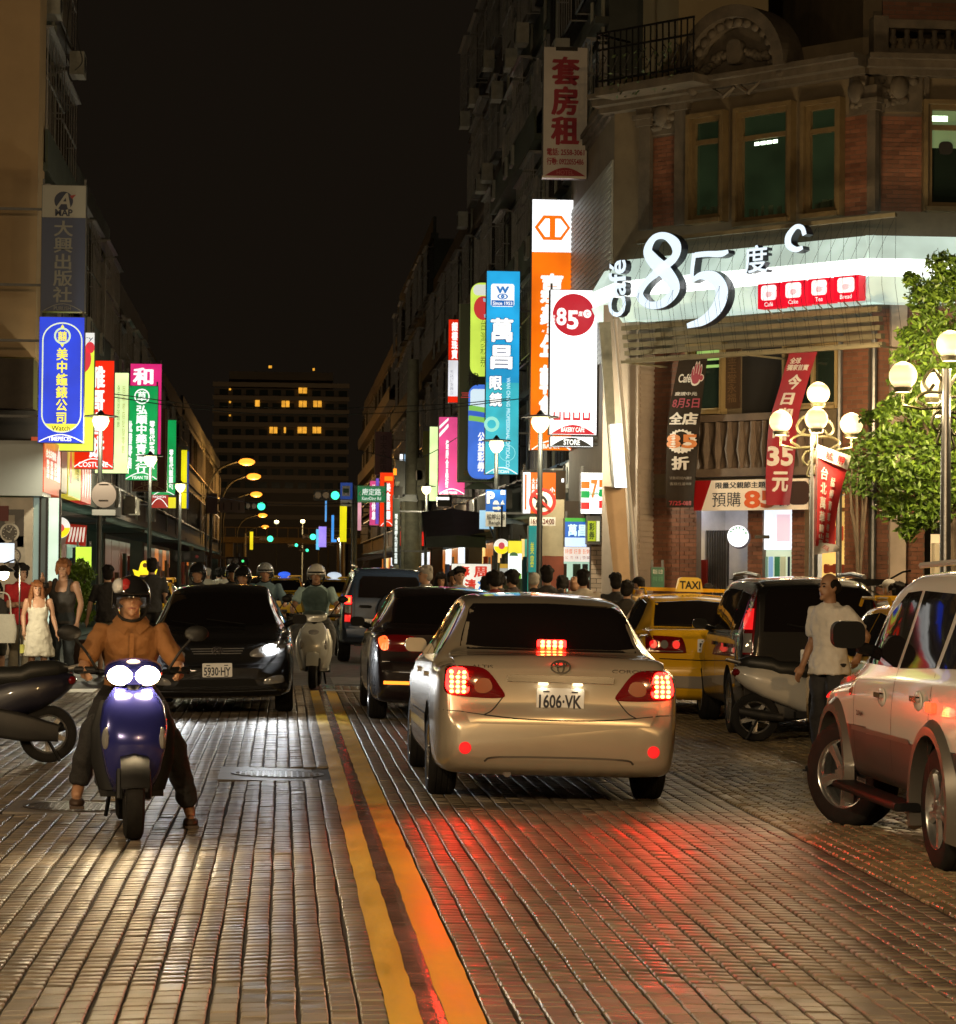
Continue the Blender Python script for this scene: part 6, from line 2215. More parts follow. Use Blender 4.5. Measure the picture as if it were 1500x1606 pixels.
# tree beside the right lamp
def leaf_mb(b, c, s, r):
 n = Vector((r.gauss(0, 1), r.gauss(0, 1), r.gauss(0, 1) + .6)).normalized()
 t = n.orthogonal().normalized()
 t = (Quaternion(n, r.uniform(0, 6.28)) @ t) * s
 w = n.cross(t).normalized() * s * .42
 b.add([c - t, c + w + n * s * .1, c + t, c - w + n * s * .1], [(0, 1, 2, 3)])
def leafy(name, label, base, clumps, nleaf, s, mts, trunk_pts, tr, cat='tree', seed=1):
 r = random.Random(seed)
 t = thing(name, label, cat, base)
 b = MB()
 b.tube(trunk_pts, tr, 8)
 m_bark = mat('bark', (.10, .075, .05), .85, var=.3, bump=.5)
 tk = b.build('trunk', m_bark, t, smooth=True)
 top = Vector(trunk_pts[-1])
 b = MB()
 for (c, R) in clumps:
  c = Vector(c)
  mid = top.lerp(c, .5) + Vector((r.uniform(-.1, .1), r.uniform(-.1, .1), r.uniform(-.1, .1)))
  b.tube([Vector(trunk_pts[-2]).lerp(top, r.random()), mid, c], [.035, .022, .008], 5)
 b.build('branch', m_bark, tk)
 b = MB()
 tot = sum(R ** 2 for _, R in clumps)
 for (c, R) in clumps:
  c = Vector(c)
  for _ in range(int(nleaf * R * R / tot)):
   d = Vector((r.gauss(0, 1), r.gauss(0, 1), r.gauss(0, 1))).normalized()
   rad = R * (r.random() ** .38) * r.uniform(.75, 1.12)
   b.mat(mts[r.randrange(len(mts))])
   leaf_mb(b, c + Vector((d.x * rad, d.y * rad, d.z * rad * .9)), s * r.uniform(.7, 1.35), r)
 b.build('crown', None, t, recalc=False, kind='stuff')
 return t
LEAFM = [mat('leaf_a', (.10, .19, .02), .45), mat('leaf_b', (.15, .25, .03), .45), mat('leaf_c', (.065, .125, .018), .5)]
TY = 32.5
cl = []
def c_(px, py, R, dy=0):
 p = P(px, py, TY + dy)
 cl.append(((p.x - tb.x, dy, p.z - tb.z), R))
tb = G_at(1495, TY)
for args in ((1480, 420, .26), (1500, 455, .32), (1450, 465, .25), (1430, 440, .14), (1460, 510, .30), (1440, 545, .24), (1495, 540, .36), (1475, 575, .3), (1420, 525, .14), (1425, 625, .24), (1400, 640, .18),
    (1450, 640, .34), (1490, 640, .4), (1395, 690, .26), (1430, 690, .34, .2), (1475, 700, .42), (1380, 735, .22), (1410, 745, .34, -.2), (1450, 750, .38), (1490, 760, .38), (1400, 790, .26), (1435, 805, .28),
    (1425, 832, .16), (1470, 800, .3), (1372, 700, .12), (1520, 600, .5), (1530, 700, .5), (1540, 500, .4), (1360, 655, .12, .5), (1385, 650, .14), (1435, 590, .2), (1405, 595, .13), (1460, 600, .26), (1410, 560, .12), (1465, 460, .2)):
 c_(*args)
leafy('street_tree', 'leafy green tree lit yellow by the globe lamp at the right edge', tb, cl, 17000, .052, LEAFM, [(0, 0, 0), (.05, 0, 1.2), (0, .05, 2.2), (.03, 0, 3.4)], [.14, .11, .09, .06])
# faint young tree behind the flag lamp
cl = []
TY = 41
tb = G_at(1345, TY)
for args in ((1350, 690, .22), (1338, 720, .25), (1360, 735, .28), (1335, 755, .22), (1352, 765, .22)): c_(*args)
leafy('young_tree', 'small dark leafy sapling behind the four-globe lamp', tb, cl, 900, .05, [LEAFM[2]], [(0, 0, 0), (.02, 0, 1.0), (0, 0, 2.4)], [.05, .04, .025], seed=4)
# potted shrub on the left
cl = []
TY = 47
tb = G_at(122, TY)
for args in ((112, 895, .16), (128, 890, .18), (138, 900, .15), (118, 915, .18), (132, 925, .2), (124, 945, .2), (140, 940, .14), (112, 935, .14), (122, 965, .16), (136, 965, .16)): c_(*args)
pot = leafy('potted_shrub', 'bright green potted shrub in front of the lime lit board', tb, cl, 1700, .055, LEAFM[:2], [(0, 0, .3), (0, 0, .6), (.02, 0, 1.2)], [.03, .025, .02], 'plant', 6)
b = MB()
b.lathe([(.2, 0), (.27, .4), (.29, .42), (.25, .42), (.2, .36)], 16)
b.build('pot', mat('pot_dark', (.08, .05, .04), .5), pot, smooth=True)
# unseen street lights for the near paving; left-pavement one added to brighten the off-roader
for (x, y, h, d, e, lb) in ((-7.5, -2, 7.5, 2.5, 6000, 'orange street light standing left of the near paving, outside the view'), (-8.5, 12, 5.5, 1.2, 1150, 'added warm street light on the left pavement, outside the view, brightening the off-roader'), (8.5, -7, 8.0, -3.5, 4200, 'orange street light standing right of the near paving, outside the view')):
 t = thing('street_light', lb, 'street light', (x, y, gz(x)))
 b = MB()
 b.tube(spl([(0, 0, 0), (0, 0, h * .6), (.05 * d, 0, h * .85), (.5 * d, 0, h), (d - .3, 0, h * 1.02)], 6), .075, 8)
 b.build('pole', m_polec, t, smooth=True)
 b = MB()
 b.ell((d, 0, h + .08), (.5, .17, .12), 12, 8)
 b.build('lamp_head', m_pole, t, smooth=True)
 plight(t, (d, 0, h - .3), (1, .73, .42) if x < 0 else (1, .60, .25), e, .2)
# ================================================================== vehicles
m_tyre = mat('tyre_rubber', (.014, .013, .012), .8, spec=.2, var=.25, bump=.2, scale=14)
m_alloy = mat('alloy_rim', (.55, .54, .52), .25, .9, var=.12, scale=6)
m_glass = mat('tinted_glass', (.010, .008, .008), .03, spec=.22)
m_gap = mat('panel_gap', (.006, .006, .006), .6)
m_trim = mat('black_trim', (.012, .012, .012), .5, spec=.06)
m_chrome = mat('chrome', (.75, .74, .72), .08, 1.0)
m_under = mat('underbody', (.008, .008, .008), .9)
m_plate = mat('plate_white', (.62, .60, .55), .4, var=.08, emit=srgb(255, 230, 190), es=.10)
m_pink = mat('plate_ink', (.02, .02, .03), .5)
m_redl = mat('tail_red_dark', (.16, .004, .006), .12, coat=.6)
m_redlit = mat('tail_red_lit', (.4, .01, .01), .2, emit=(1.0, .008, .006), es=20.0)
m_ledhot = mat('brake_led', (.6, .3, .1), .3, emit=(1.0, .06, .01), es=170.0)
m_amber = mat('amber_lens', (.30, .06, .012), .15, coat=.6)
m_amberlit = mat('amber_lit', (.5, .2, .05), .2, emit=(1, .25, .02), es=2.5)
m_clear = mat('clear_lens', (.30, .30, .30), .08, .3, coat=.8)
m_head = mat('headlight_lit', (.8, .8, .8), .2, emit=(.93, .97, 1.0), es=300.0)
m_refl = mat('reflector_red', (.5, .01, .01), .2, emit=(1, .02, .02), es=.8)
def chaikin(p, n=2):
 for _ in range(n):
  q = [p[0]]
  for a, b in zip(p[:-1], p[1:]):
   q.append((a[0] * .75 + b[0] * .25, a[1] * .75 + b[1] * .25))
   q.append((a[0] * .25 + b[0] * .75, a[1] * .25 + b[1] * .75))
  q.append(p[-1])
  p = q
 return p
def car_body(S):
 """loft of a vehicle: S holds knot lists along y (0 = tail, L = nose)"""
 L = S['L']
 ys = [0, .008, .02, .035, .055, .08, .11, .145, .185, .23]
 y = .28
 while y < L - .28:
  ys.append(y)
  y += .065
 ys += [L - v for v in reversed([0, .008, .02, .035, .055, .08, .11, .145, .185, .23, .28])]
 rings = []
 for y in ys:
  zb, zt, W, wt, bl = (interp(S[k], y) for k in ('bot', 'top', 'w', 'wt', 'belt'))
  bl = min(bl, zt - .035)
  zm = zb + (bl - zb) * S.get('mid', .55)
  g = zt - bl
  s = smoothstep(.04, .25, g)
  sh = W * (1 - .035)
  hp = [(0, zb), (W * .82, zb), (W * .965, zb + .035), (W * .99, zb + (zm - zb) * .5), (W, zm), (W * .995, zm + (bl - zm) * .55), (W * .975, bl - .03)]
  hp += [(sh * (1 - .25 * (1 - s)) if s < 1 else sh, bl + min(.012, g * .3))]
  e = .07 * s + .012
  hp += [(wt + (sh - wt) * .42, bl + (g - e) * .55), (wt, zt - e), (wt * .93, zt - e * .25), (wt * .55, zt), (0, zt + S.get('crown', .012))]
  pts = chaikin(hp, 2)
  right = [(x, y - L / 2, z) for x, z in pts]
  left = [(-x, y - L / 2, z) for x, z in reversed(pts[1:-1])]
  rings.append(right + left)
 b = MB()
 b.loft(rings, cap=True)
 b.mats = [S['paint'], m_under]
 me = bpy.data.meshes.new('body')
 me.from_pydata(b.v, [], b.f)
 me.materials.append(S['paint'])
 me.materials.append(m_under)
 bm = bmesh.new()
 bm.from_mesh(me)
 bmesh.ops.recalc_face_normals(bm, faces=bm.faces)
 bm.to_mesh(me)
 bm.free()
 tmp = bpy.data.objects.new('body', me)
 # wheel wells
 c = MB()
 for wy in S['axles']:
  for sx in (-1, 1):
   W = interp(S['w'], wy)
   R = S['wr'] + S.get('arch', .055)
   M = Matrix.Translation((sx * (W - .10), wy - L / 2, S['wr'] + .01)) @ Matrix.Rotation(pi / 2, 4, 'Y')
   c.lathe([(R, -.20), (R, .22)], 36, M)
 cm = bpy.data.meshes.new('cut')
 cm.from_pydata(c.v, [], c.f)
 cm.materials.append(S['paint'])
 cm.materials.append(m_under)
 bm = bmesh.new()
 bm.from_mesh(cm)
 bmesh.ops.recalc_face_normals(bm, faces=bm.faces)
 for f in bm.faces: f.material_index = 1
 bm.to_mesh(cm)
 bm.free()
 co = bpy.data.objects.new('cut', cm)
 TS_.collection.objects.link(co)
 md = tmp.modifiers.new('b', 'BOOLEAN')
 md.operation = 'DIFFERENCE'
 md.object = co
 md.solver = 'EXACT'
 bvh0 = BVHTree.FromPolygons([v.co[:] for v in me.vertices], [tuple(p.vertices) for p in me.polygons])
 out = evaluated(tmp)
 bpy.data.objects.remove(tmp)
 bpy.data.objects.remove(co)
 out.name = 'body'
 # split by facing for the lower dark skirt if asked
 if 'clad' in S:
  out.materials.append(S['cladmat'])
  k = len(out.materials) - 1
  for p in out.polygons:
   if p.material_index == 0 and p.center.z < S['clad']: p.material_index = k
 shade(out, 38)
 return out, bvh0
AX = {'rear': (Vector((0, 1, 0)), lambda u, z: Vector((u, -9, z))), 'front': (Vector((0, -1, 0)), lambda u, z: Vector((u, 9, z))),
  'left': (Vector((1, 0, 0)), lambda u, z: Vector((-9, u, z))), 'right': (Vector((-1, 0, 0)), lambda u, z: Vector((9, u, z))),
  'top': (Vector((0, 0, -1)), lambda u, v: Vector((u, v, 9)))}
def cast(bvh, axis, u, z):
 d, o = AX[axis]
 h = bvh.ray_cast(o(u, z), d)
 if h[0] is None:
  h = bvh.find_nearest(o(u, z) + d * 7.5)
 return h[0], -d
def dens(poly, n, closed=True):
 out = []
 m = len(poly)
 for i in range(m if closed else m - 1):
  a, c = poly[i], poly[(i + 1) % m]
  for k in range(n): out.append((a[0] + (c[0] - a[0]) * k / n, a[1] + (c[1] - a[1]) * k / n))
 if not closed: out.append(poly[-1])
 return out
def patch(bvh, axis, poly, name, m, par, off=.004, smooth_poly=False, n=4, loc=None, bulge=0.0, inner=(1, .92, .8, .66, .5, .34, .18)):
 """a plate that follows the body surface under a 2-D outline"""
 pts = [(p.x, p.y) for p in spl([Vector((a, b_, 0)) for a, b_ in poly], n, True)] if smooth_poly else dens(poly, n)
 cx, cz = sum(p[0] for p in pts) / len(pts), sum(p[1] for p in pts) / len(pts)
 rings = []
 nn = len(pts)
 r0 = []
 for p in pts:
  h, nv = cast(bvh, axis, *p)
  r0.append(h - nv * .004)
 rings.append(r0)
 for s in inner:
  r = []
  for p in pts:
   q = (cx + (p[0] - cx) * s, cz + (p[1] - cz) * s)
   h, nv = cast(bvh, axis, *q)
   r.append(h + nv * (off + bulge * (1 - s * s)))
  rings.append(r)
 b = MB()
 b.loft(rings, cap=False)
 k = len(b.v)
 h, nv = cast(bvh, axis, cx, cz)
 b.v.append(tuple(h + nv * (off + bulge)))
 base = k - nn
 for i in range(nn):
  b.f.append((base + i, base + (i + 1) % nn, k))
  b.mi.append(0)
 return b.build(name, m, par, smooth=50, loc=loc)
def seam(bvh, axis, line, name, m, par, w=.008, off=.002, n=6, smooth=False):
 pts = [(p.x, p.y) for p in spl([Vector((a, b_, 0)) for a, b_ in line], n)] if smooth else dens(line, n, False)
 rows = []
 for i, p in enumerate(pts):
  a, c = Vector(pts[max(0, i - 1)]), Vector(pts[min(len(pts) - 1, i + 1)])
  t = (c - a).normalized()
  nn = Vector((-t.y, t.x)) * w / 2
  row = []
  for s in (-1, 1):
   h, nv = cast(bvh, axis, p[0] + nn.x * s, p[1] + nn.y * s)
   row.append(h + nv * off)
  rows.append(row)
 b = MB()
 b.loft(rows, cap=False, closed=False)
 return b.build(name, m, par)
def wheel(par, x, y, r, w, steer=0.0, spokes=5, rimr=.68, style='alloy'):
 """tyre, rim and spokes; the outer face looks along the sign of x"""
 s = 1 if x > 0 else -1
 M = Matrix.Translation((x, y, r)) @ Matrix.Rotation(steer, 4, 'Z') @ Matrix.Rotation(s * pi / 2, 4, 'Y')
 b = MB(M)
 h = w / 2
 ri = r * rimr
 b.lathe([(ri, -h * .9), (r * .86, -h), (r * .965, -h * .86), (r, -h * .6), (r, -h * .45), (r * .985, -h * .43), (r * .985, -h * .35), (r, -h * .33), (r, -h * .05), (r * .985, -h * .03), (r * .985, h * .05), (r, h * .07), (r, h * .35), (r * .985, h * .37), (r * .985, h * .45), (r, h * .47), (r, h * .62), (r * .965, h * .86), (r * .86, h), (ri, h * .9)], 40, cap=False)
 wh = b.build('wheel', m_tyre, par, smooth=50)
 b = MB(M)
 b.lathe([(ri * 1.005, -h * .9), (ri * .92, -h * .5), (ri * .90, h * .3), (ri * .96, h * .86), (ri * 1.01, h * .93), (ri * 1.01, h * .88)], 40, cap=False)
 b.lathe([(ri * .90, -h * .1), (.02, -h * .05)], 32, cap=True)
 b.mat(m_under)
 rim = MB(M)
 rim.lathe([(ri * 1.005, -h * .9), (ri * .92, -h * .5), (ri * .90, h * .3), (ri * .96, h * .86), (ri * 1.012, h * .94), (ri * 1.012, h * .88)], 40, cap=False)
 rim.build('rim', m_alloy, wh, smooth=50)
 d = MB(M)
 d.lathe([(ri * .90, h * .05), (.02, h * .1)], 32)
 d.build('brake_disc', m_under, wh)
 for k in range(spokes):
  a = 2 * pi * k / spokes + .3
  sp = MB(M @ Matrix.Rotation(a, 4, 'Z'))
  w0, w1 = ri * .17, ri * .13
  if style == 'steel': w0, w1 = ri * .3, ri * .26
  sp.loft([[(-w0, .03, h * .72), (w0, .03, h * .72), (w0 * .6, .03, h * .88), (-w0 * .6, .03, h * .88)],
     [(-w1, ri * .5, h * .62), (w1, ri * .5, h * .62), (w1 * .55, ri * .5, h * .82), (-w1 * .55, ri * .5, h * .82)],
     [(-w1 * 1.5, ri * .95, h * .66), (w1 * 1.5, ri * .95, h * .66), (w1 * .8, ri * .95, h * .84), (-w1 * .8, ri * .95, h * .84)]])
  sp.build('spoke', m_alloy, wh, smooth=30)
 hb = MB(M)
 hb.lathe([(ri * .27, h * .6), (ri * .27, h * .86), (ri * .2, h * .96), (.01, h * .97)], 20)
 for k in range(5):
  a = 2 * pi * k / 5
  hb.lathe([(.014, h * .8), (.014, h * .99)], 6, Matrix.Translation((ri * .21 * cos(a), ri * .21 * sin(a), 0)))
 hb.build('hub', m_alloy, wh, smooth=30)
 return wh
def mirror(par, bx, y, z, m, s):
 b = MB()
 b.tube([(bx - s * .10, y + .03, z - .05), (bx + s * .03, y, z)], .035, 8)
 b.rbox((bx + s * .10, y, z + .03), (.17, .085, .11), .045, n=5)
 return b.build('side_mirror', m, par, smooth=True)
def plate(par, bvh, axis, u, z, body, w=.33, h=.155, tilt=0):
 hp, nv = cast(bvh, axis, u, z)
 s = -1 if axis == 'rear' else 1
 M = Matrix.Translation((hp.x, hp.y + s * .012, z)) @ Matrix.Rotation(0 if s < 0 else pi, 4, 'Z')
 b = MB(M)
 b.rbox((0, 0, 0), (w, .012, h), .012)
 p = b.build('number_plate', m_plate, par)
 text(body, -w * .45, w * .45, -h * .40, h * .22, m_pink, p, y=-.008, bold=.025, M=M)
 for q in (-w * .3, w * .3):
  for zz in (h * .34, -h * .44):
   b = MB(M)
   b.bx(q - .022, q + .022, -.0095, -.0055, zz - .005, zz + .005)
   b.build('plate_bolt', m_pink, p)
 return p
def base_car(name, label, S, loc, rotz, cat='car', group=None, steer=0.0, spokes=5, tilt=0.0, style='alloy'):
 t = thing(name, label, cat, loc, rot=(0, tilt, rotz), group=group)
 me, bvh = car_body(S)
 link_mesh('body', me, t)
 L = S['L']
 for i, wy in enumerate(S['axles']):
  W = interp(S['w'], wy)
  for s in (-1, 1):
   wheel(t, s * (W - S['ww'] / 2 - .012), wy - L / 2, S['wr'], S['ww'], steer if i == 1 else 0, spokes, S.get('rimr', .64), style)
 return t, bvh
def lean(x):
 """road camber at x as a tilt about the car's long axis"""
 return .02 if x > XC else -.02
def P_(hexs): return hexs
# ---------------- sedan shape
def sedan(paint_m, L=4.54, W=.87, H=1.47, wr=.31, tail=1.04, nose=.74):
 return dict(L=L, paint=paint_m, wr=wr, ww=.205, axles=(.98, 3.60), mid=.50, crown=.012,
    top=[(0, .60), (.02, .66), (.05, .70), (.08, .95), (.12, tail - .04), (.20, tail), (.55, tail + .012), (.68, tail + .035), (1.18, H - .09), (1.55, H - .02), (2.05, H), (2.5, H - .025), (2.9, H - .13), (3.48, .985), (3.62, .945), (4.05, .885), (4.36, .79), (4.46, nose - .04), (4.51, .62), (L, .55)],
    bot=[(0, .34), (.05, .26), (.2, .21), (.7, .20), (3.8, .19), (4.3, .20), (4.48, .23), (L, .30)],
    w=[(0, W * .80), (.02, W * .86), (.06, W * .905), (.15, W * .95), (.4, W * .99), (.9, W), (3.6, W), (4.1, W * .965), (4.35, W * .89), (4.46, W * .82), (L, W * .68)],
    wt=[(0, W * .70), (.08, W * .80), (.2, W * .82), (.55, W * .82), (.68, W * .79), (1.2, W * .70), (2.0, W * .68), (2.9, W * .70), (3.4, W * .80), (3.7, W * .80), (4.3, W * .74), (L, W * .55)],
    belt=[(0, .60), (.08, .9), (.3, .985), (1.0, .965), (3.2, .90), (4.2, .80), (L, .5)])
def side_glass(t, bvh, L, wins, sides=('left', 'right'), m=None):
 for sd in sides:
  for w in wins:
   patch(bvh, sd, [(y - L / 2, z) for y, z in w], 'side_window', m or m_glass, t, .006, n=6)
# ================= silver-gold sedan, braking, seen from behind
m_silver = mat('champagne_paint', (.56, .49, .38), .28, .5, coat=1.0, var=.03, scale=2)
S1 = sedan(m_silver)
Yc, Xc_ = 17.55, 1.915
t, bvh = base_car('silver_sedan', 'champagne silver sedan braking in the right lane with glowing red tail lights', S1, (Xc_, Yc + 2.27, gz(Xc_) - .002), 0, tilt=lean(Xc_))
L = S1['L']
patch(bvh, 'rear', [(-.655, 1.085), (.655, 1.085), (.63, 1.18), (.57, 1.35), (.53, 1.39), (0, 1.405), (-.53, 1.39), (-.57, 1.35), (-.63, 1.18)], 'rear_window', m_glass, t, .009, n=7)
seam(bvh, 'rear', [(-.612, 1.075), (.612, 1.075)], 'window_seal', m_trim, t, .014, .003, 10)
side_glass(t, bvh, L, [[(1.05, 1.02), (1.42, 1.34), (1.98, 1.385), (1.98, .99)], [(2.03, .99), (2.03, 1.385), (2.62, 1.34), (3.05, 1.08), (3.12, .96)]])
patch(bvh, 'front', [(-.62, 1.02), (.62, 1.02), (.52, 1.36), (-.52, 1.36)], 'windscreen', m_glass, t, .009, n=7)
for sx in (-1, 1):
 tl = patch(bvh, 'rear', [(sx * x, z) for x, z in ((.80, .90), (.78, .955), (.66, .968), (.52, .945), (.42, .83), (.385, .765), (.45, .75), (.62, .752), (.76, .765), (.805, .80))], 'tail_light', m_redl, t, .006, True, 5, bulge=.015)
 patch(bvh, 'rear', [(sx * x, z) for x, z in ((.79, .90), (.76, .945), (.66, .945), (.635, .80), (.70, .775), (.79, .80))], 'lit_lens', m_redlit, tl, .020, True, 4)
 for i in range(5):
  for j in range(3):
   x, z = .672 + j * .042, .79 + i * .033
   patch(bvh, 'rear', [(sx * (x + .015 * cos(a)), z + .013 * sin(a)) for a in [pi * k / 3 for k in range(6)]], 'brake_led', m_ledhot, tl, .026, False, 1, inner=(1, .5))
 patch(bvh, 'rear', [(sx * x, z) for x, z in ((.60, .83), (.57, .88), (.50, .88), (.475, .82), (.52, .785), (.58, .79))], 'indicator_lens', m_amber, tl, .022, True, 4)
 patch(bvh, 'rear', [(sx * (.655 + .043 * cos(a)), .405 + .043 * sin(a)) for a in [2 * pi * k / 16 for k in range(16)]], 'reflector', m_refl, t, .006, False, 1)
 seam(bvh, 'rear', [(sx * .40, .755), (sx * .47, .67), (sx * .53, .635)], 'boot_seam', m_gap, t, .008, .002, 6, True)
 mirror(t, sx * .76, 2.95 - L / 2, 1.0, m_silver, sx)
 sd = 'left' if sx < 0 else 'right'
 seam(bvh, sd, [(2.0 - L / 2, .98), (2.0 - L / 2, .30)], 'door_seam', m_gap, t, .008, .002, 8)
 seam(bvh, sd, [(1.04 - L / 2, .96), (1.24 - L / 2, .72), (1.34 - L / 2, .45)], 'door_seam', m_gap, t, .008, .002, 6, True)
 seam(bvh, sd, [(3.05 - L / 2, .92), (3.10 - L / 2, .3)], 'door_seam', m_gap, t, .008, .002, 8)
 seam(bvh, sd, [(1.1 - L / 2, .55), (3.2 - L / 2, .52)], 'side_moulding', m_silver, t, .05, .012, 12)
 for yy in (1.25, 2.2):
  hp, nv = cast(bvh, sd, yy + .1 - L / 2, .86)
  b = MB()
  b.rbox((0, 0, 0), (.20, .03, .035), .015, Matrix.Translation(hp + nv * .012) @ Matrix.Rotation(pi / 2, 4, 'Z'))
  b.build('door_handle', m_silver, t)
seam(bvh, 'rear', [(-.53, .635), (-.3, .615), (0, .608), (.3, .615), (.53, .635)], 'boot_seam', m_gap, t, .009, .002, 6, True)
seam(bvh, 'rear', [(-.86, .66), (-.70, .655), (-.53, .636)], 'bumper_seam', m_gap, t, .006, .002, 6)
seam(bvh, 'rear', [(.86, .66), (.70, .655), (.53, .636)], 'bumper_seam', m_gap, t, .006, .002, 6)
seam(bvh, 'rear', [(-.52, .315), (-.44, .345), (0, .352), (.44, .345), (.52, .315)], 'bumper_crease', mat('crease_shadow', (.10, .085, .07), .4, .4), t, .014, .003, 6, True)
patch(bvh, 'rear', [(-.37, .868), (.37, .868), (.375, .905), (.33, .915), (-.33, .915), (-.375, .905)], 'chrome_strip', m_chrome, t, .016, False, 6)
for sx in (-1, 1):
 hp, nv = cast(bvh, 'rear', sx * .12, .845)
 b = MB()
 b.rbox((sx * .12, hp.y - .01, .857), (.07, .02, .018), .005)
 b.build('plate_lamp', mat('plate_lamp_lit', (.6, .5, .4), .3, emit=srgb(255, 220, 170), es=2.0), t)
 plight(t, (sx * .12, hp.y - .05, .84), (1, .85, .6), .25, .02)
plate(t, bvh, 'rear', 0, .752, '1606·VK')
hp, nv = cast(bvh, 'rear', 0, .975)
b = MB(Matrix.Translation((0, hp.y - .012, .975)))
for rx, rz, cx, cz in ((.066, .044, 0, 0), (.022, .042, 0, 0), (.042, .015, 0, .022)):
 ringp = [Vector((cx + rx * cos(2 * pi * k / 24), cz + rz * sin(2 * pi * k / 24))) for k in range(24)]
 stroke(b, ringp, [.012] * 24, -.005 - rx * .01, .008, True)
b.build('emblem', m_chrome, t)
for body, u0, u1, z in (('ALTIS', -.62, -.47, .965), ('COROLLA', .36, .66, .955)):
 hp, nv = cast(bvh, 'rear', (u0 + u1) / 2, z)
 text(body, u0, u1, z - .012, z + .012, m_chrome, t, y=hp.y - .006, bold=.0)
b = MB()
hp, nv = cast(bvh, 'rear', 0, 1.105)
b.rbox((0, hp.y - .012, 1.118), (.21, .02, .06), .015)
hb = b.build('high_brake_lamp', m_redlit, t)
for i in range(4):
 for j in range(2):
  b = MB()
  b.prism(circ(-.066 + i * .044, 1.103 + j * .028, .014, 10), hp.y - .028, hp.y - .023)
  b.build('brake_led', m_ledhot, hb)
b = MB()
b.tube([(-.35, -L / 2 + .25, .24), (-.35, -L / 2 + .10, .23)], .028, 10)
b.build('exhaust_pipe', m_grey, t)
for sx in (-1, 1):
 plight(t, (sx * .70, -L / 2 - .14, .86), (1, .015, .008), 62, .07, 'SPOT', radians(62), (radians(-68), 0, 0))
plight(t, (0, -L / 2 + .05, 1.22), (1, .03, .02), .7, .04)
# ================= dark oncoming sedan with one bright headlight
m_black = mat('black_paint', (.008, .0075, .007), .5, 0, spec=.15, coat=1.0)
S2 = sedan(m_black, L=4.53, W=.853, H=1.46)
S2['top'] = [(0, .60), (.05, .72), (.08, .95), (.2, 1.03), (.6, 1.04), (1.2, 1.37), (2.05, 1.46), (2.55, 1.435), (2.9, 1.33), (3.5, .995), (3.64, .955), (4.05, .905), (4.30, .85), (4.40, .80), (4.44, .72), (4.48, .60), (4.53, .54)]
S2['w'] = [(0, .68), (.06, .77), (.4, .84), (.9, .853), (3.6, .853), (4.1, .83), (4.33, .79), (4.45, .73), (4.53, .60)]
Yf = 28.6
t, bvh = base_car('dark_sedan', 'black oncoming sedan with one dazzling headlight behind the near scooter rider', S2, (-.70, Yf + 2.265, gz(-.7)), pi, tilt=.02)
L = S2['L']
patch(bvh, 'front', [(-.66, 1.0), (.66, 1.0), (.62, 1.1), (.535, 1.36), (0, 1.39), (-.535, 1.36), (-.62, 1.1)], 'windscreen', m_glass, t, .009, n=7)
side_glass(t, bvh, L, [[(1.05, 1.02), (1.42, 1.34), (1.98, 1.38), (1.98, .99)], [(2.03, .99), (2.03, 1.38), (2.62, 1.33), (3.05, 1.08), (3.12, .97)]])
patch(bvh, 'front', [(-.34, .80), (.34, .80), (.30, .665), (.22, .65), (-.22, .65), (-.30, .665)], 'grille', m_trim, t, .003, n=5)
for k in range(5):
 z = .675 + k * .027
 w_ = .25 + k * .016
 seam(bvh, 'front', [(-w_, z), (w_, z)], 'grille_slat', m_chrome if k in (0, 4) else m_grey, t, .010, .008, 10)
hp, nv = cast(bvh, 'front', 0, .735)
b = MB(Matrix.Translation((0, hp.y + .016, .735)))
for rx, rz in ((.06, .042), (.02, .04), (.04, .016)):
 stroke(b, [Vector((rx * cos(2 * pi * k / 24), rz * sin(2 * pi * k / 24))) for k in range(24)], [.011] * 24, -.006, .012, True)
b.build('emblem', m_chrome, t)
for sx in (-1, 1):
 hl = patch(bvh, 'front', [(sx * x, z) for x, z in ((.36, .70), (.40, .66), (.60, .67), (.735, .72), (.76, .80), (.70, .835), (.55, .80), (.42, .75))], 'headlight', m_clear, t, .006, True, 5, bulge=.02)
 patch(bvh, 'front', [(sx * (.60 + .085 * cos(a)), .745 + .052 * sin(a)) for a in [2 * pi * k / 14 for k in range(14)]], 'lamp_bulb', m_head, hl, .034, False, 1, inner=(1, .5))
 fg = patch(bvh, 'front', [(sx * x, z) for x, z in ((.52, .36), (.72, .37), (.745, .42), (.70, .455), (.56, .43))], 'fog_light', m_clear, t, .008, True, 4, bulge=.012)
 mirror(t, sx * .83, 2.95 - L / 2, 1.02, m_black, sx)
 o = plight(t, (sx * .60, L / 2 + .10, .745), (.93, .97, 1), 120, .06, 'SPOT', radians(95), (radians(86), 0, 0))
seam(bvh, 'front', [(-.70, .60), (-.3, .575), (.3, .575), (.70, .60)], 'bumper_seam', m_gap, t, .01, .002, 8)
patch(bvh, 'front', [(-.45, .34), (.45, .34), (.42, .42), (-.42, .42)], 'lower_grille', m_trim, t, .003, n=5)
seam(bvh, 'front', [(-.74, .29), (0, .275), (.74, .29)], 'bumper_crease', m_grey, t, .008, .004, 8)
seam(bvh, 'top', [(-.62, 4.36 - L / 2), (-.3, 4.43 - L / 2), (.3, 4.43 - L / 2), (.62, 4.36 - L / 2)], 'bonnet_seam', m_gap, t, .008, .002, 6)
plate(t, bvh, 'front', 0, .52, '5930·HY')
for k in range(2):
 b = MB()
 b.tube([cast(bvh, 'top', -.3 + k * .55, 3.52 - L / 2)[0] + Vector((0, 0, .02)), cast(bvh, 'top', .15 + k * .4, 3.40 - L / 2)[0] + Vector((0, 0, .025))], .008, 5)
 b.build('wiper', m_trim, t)
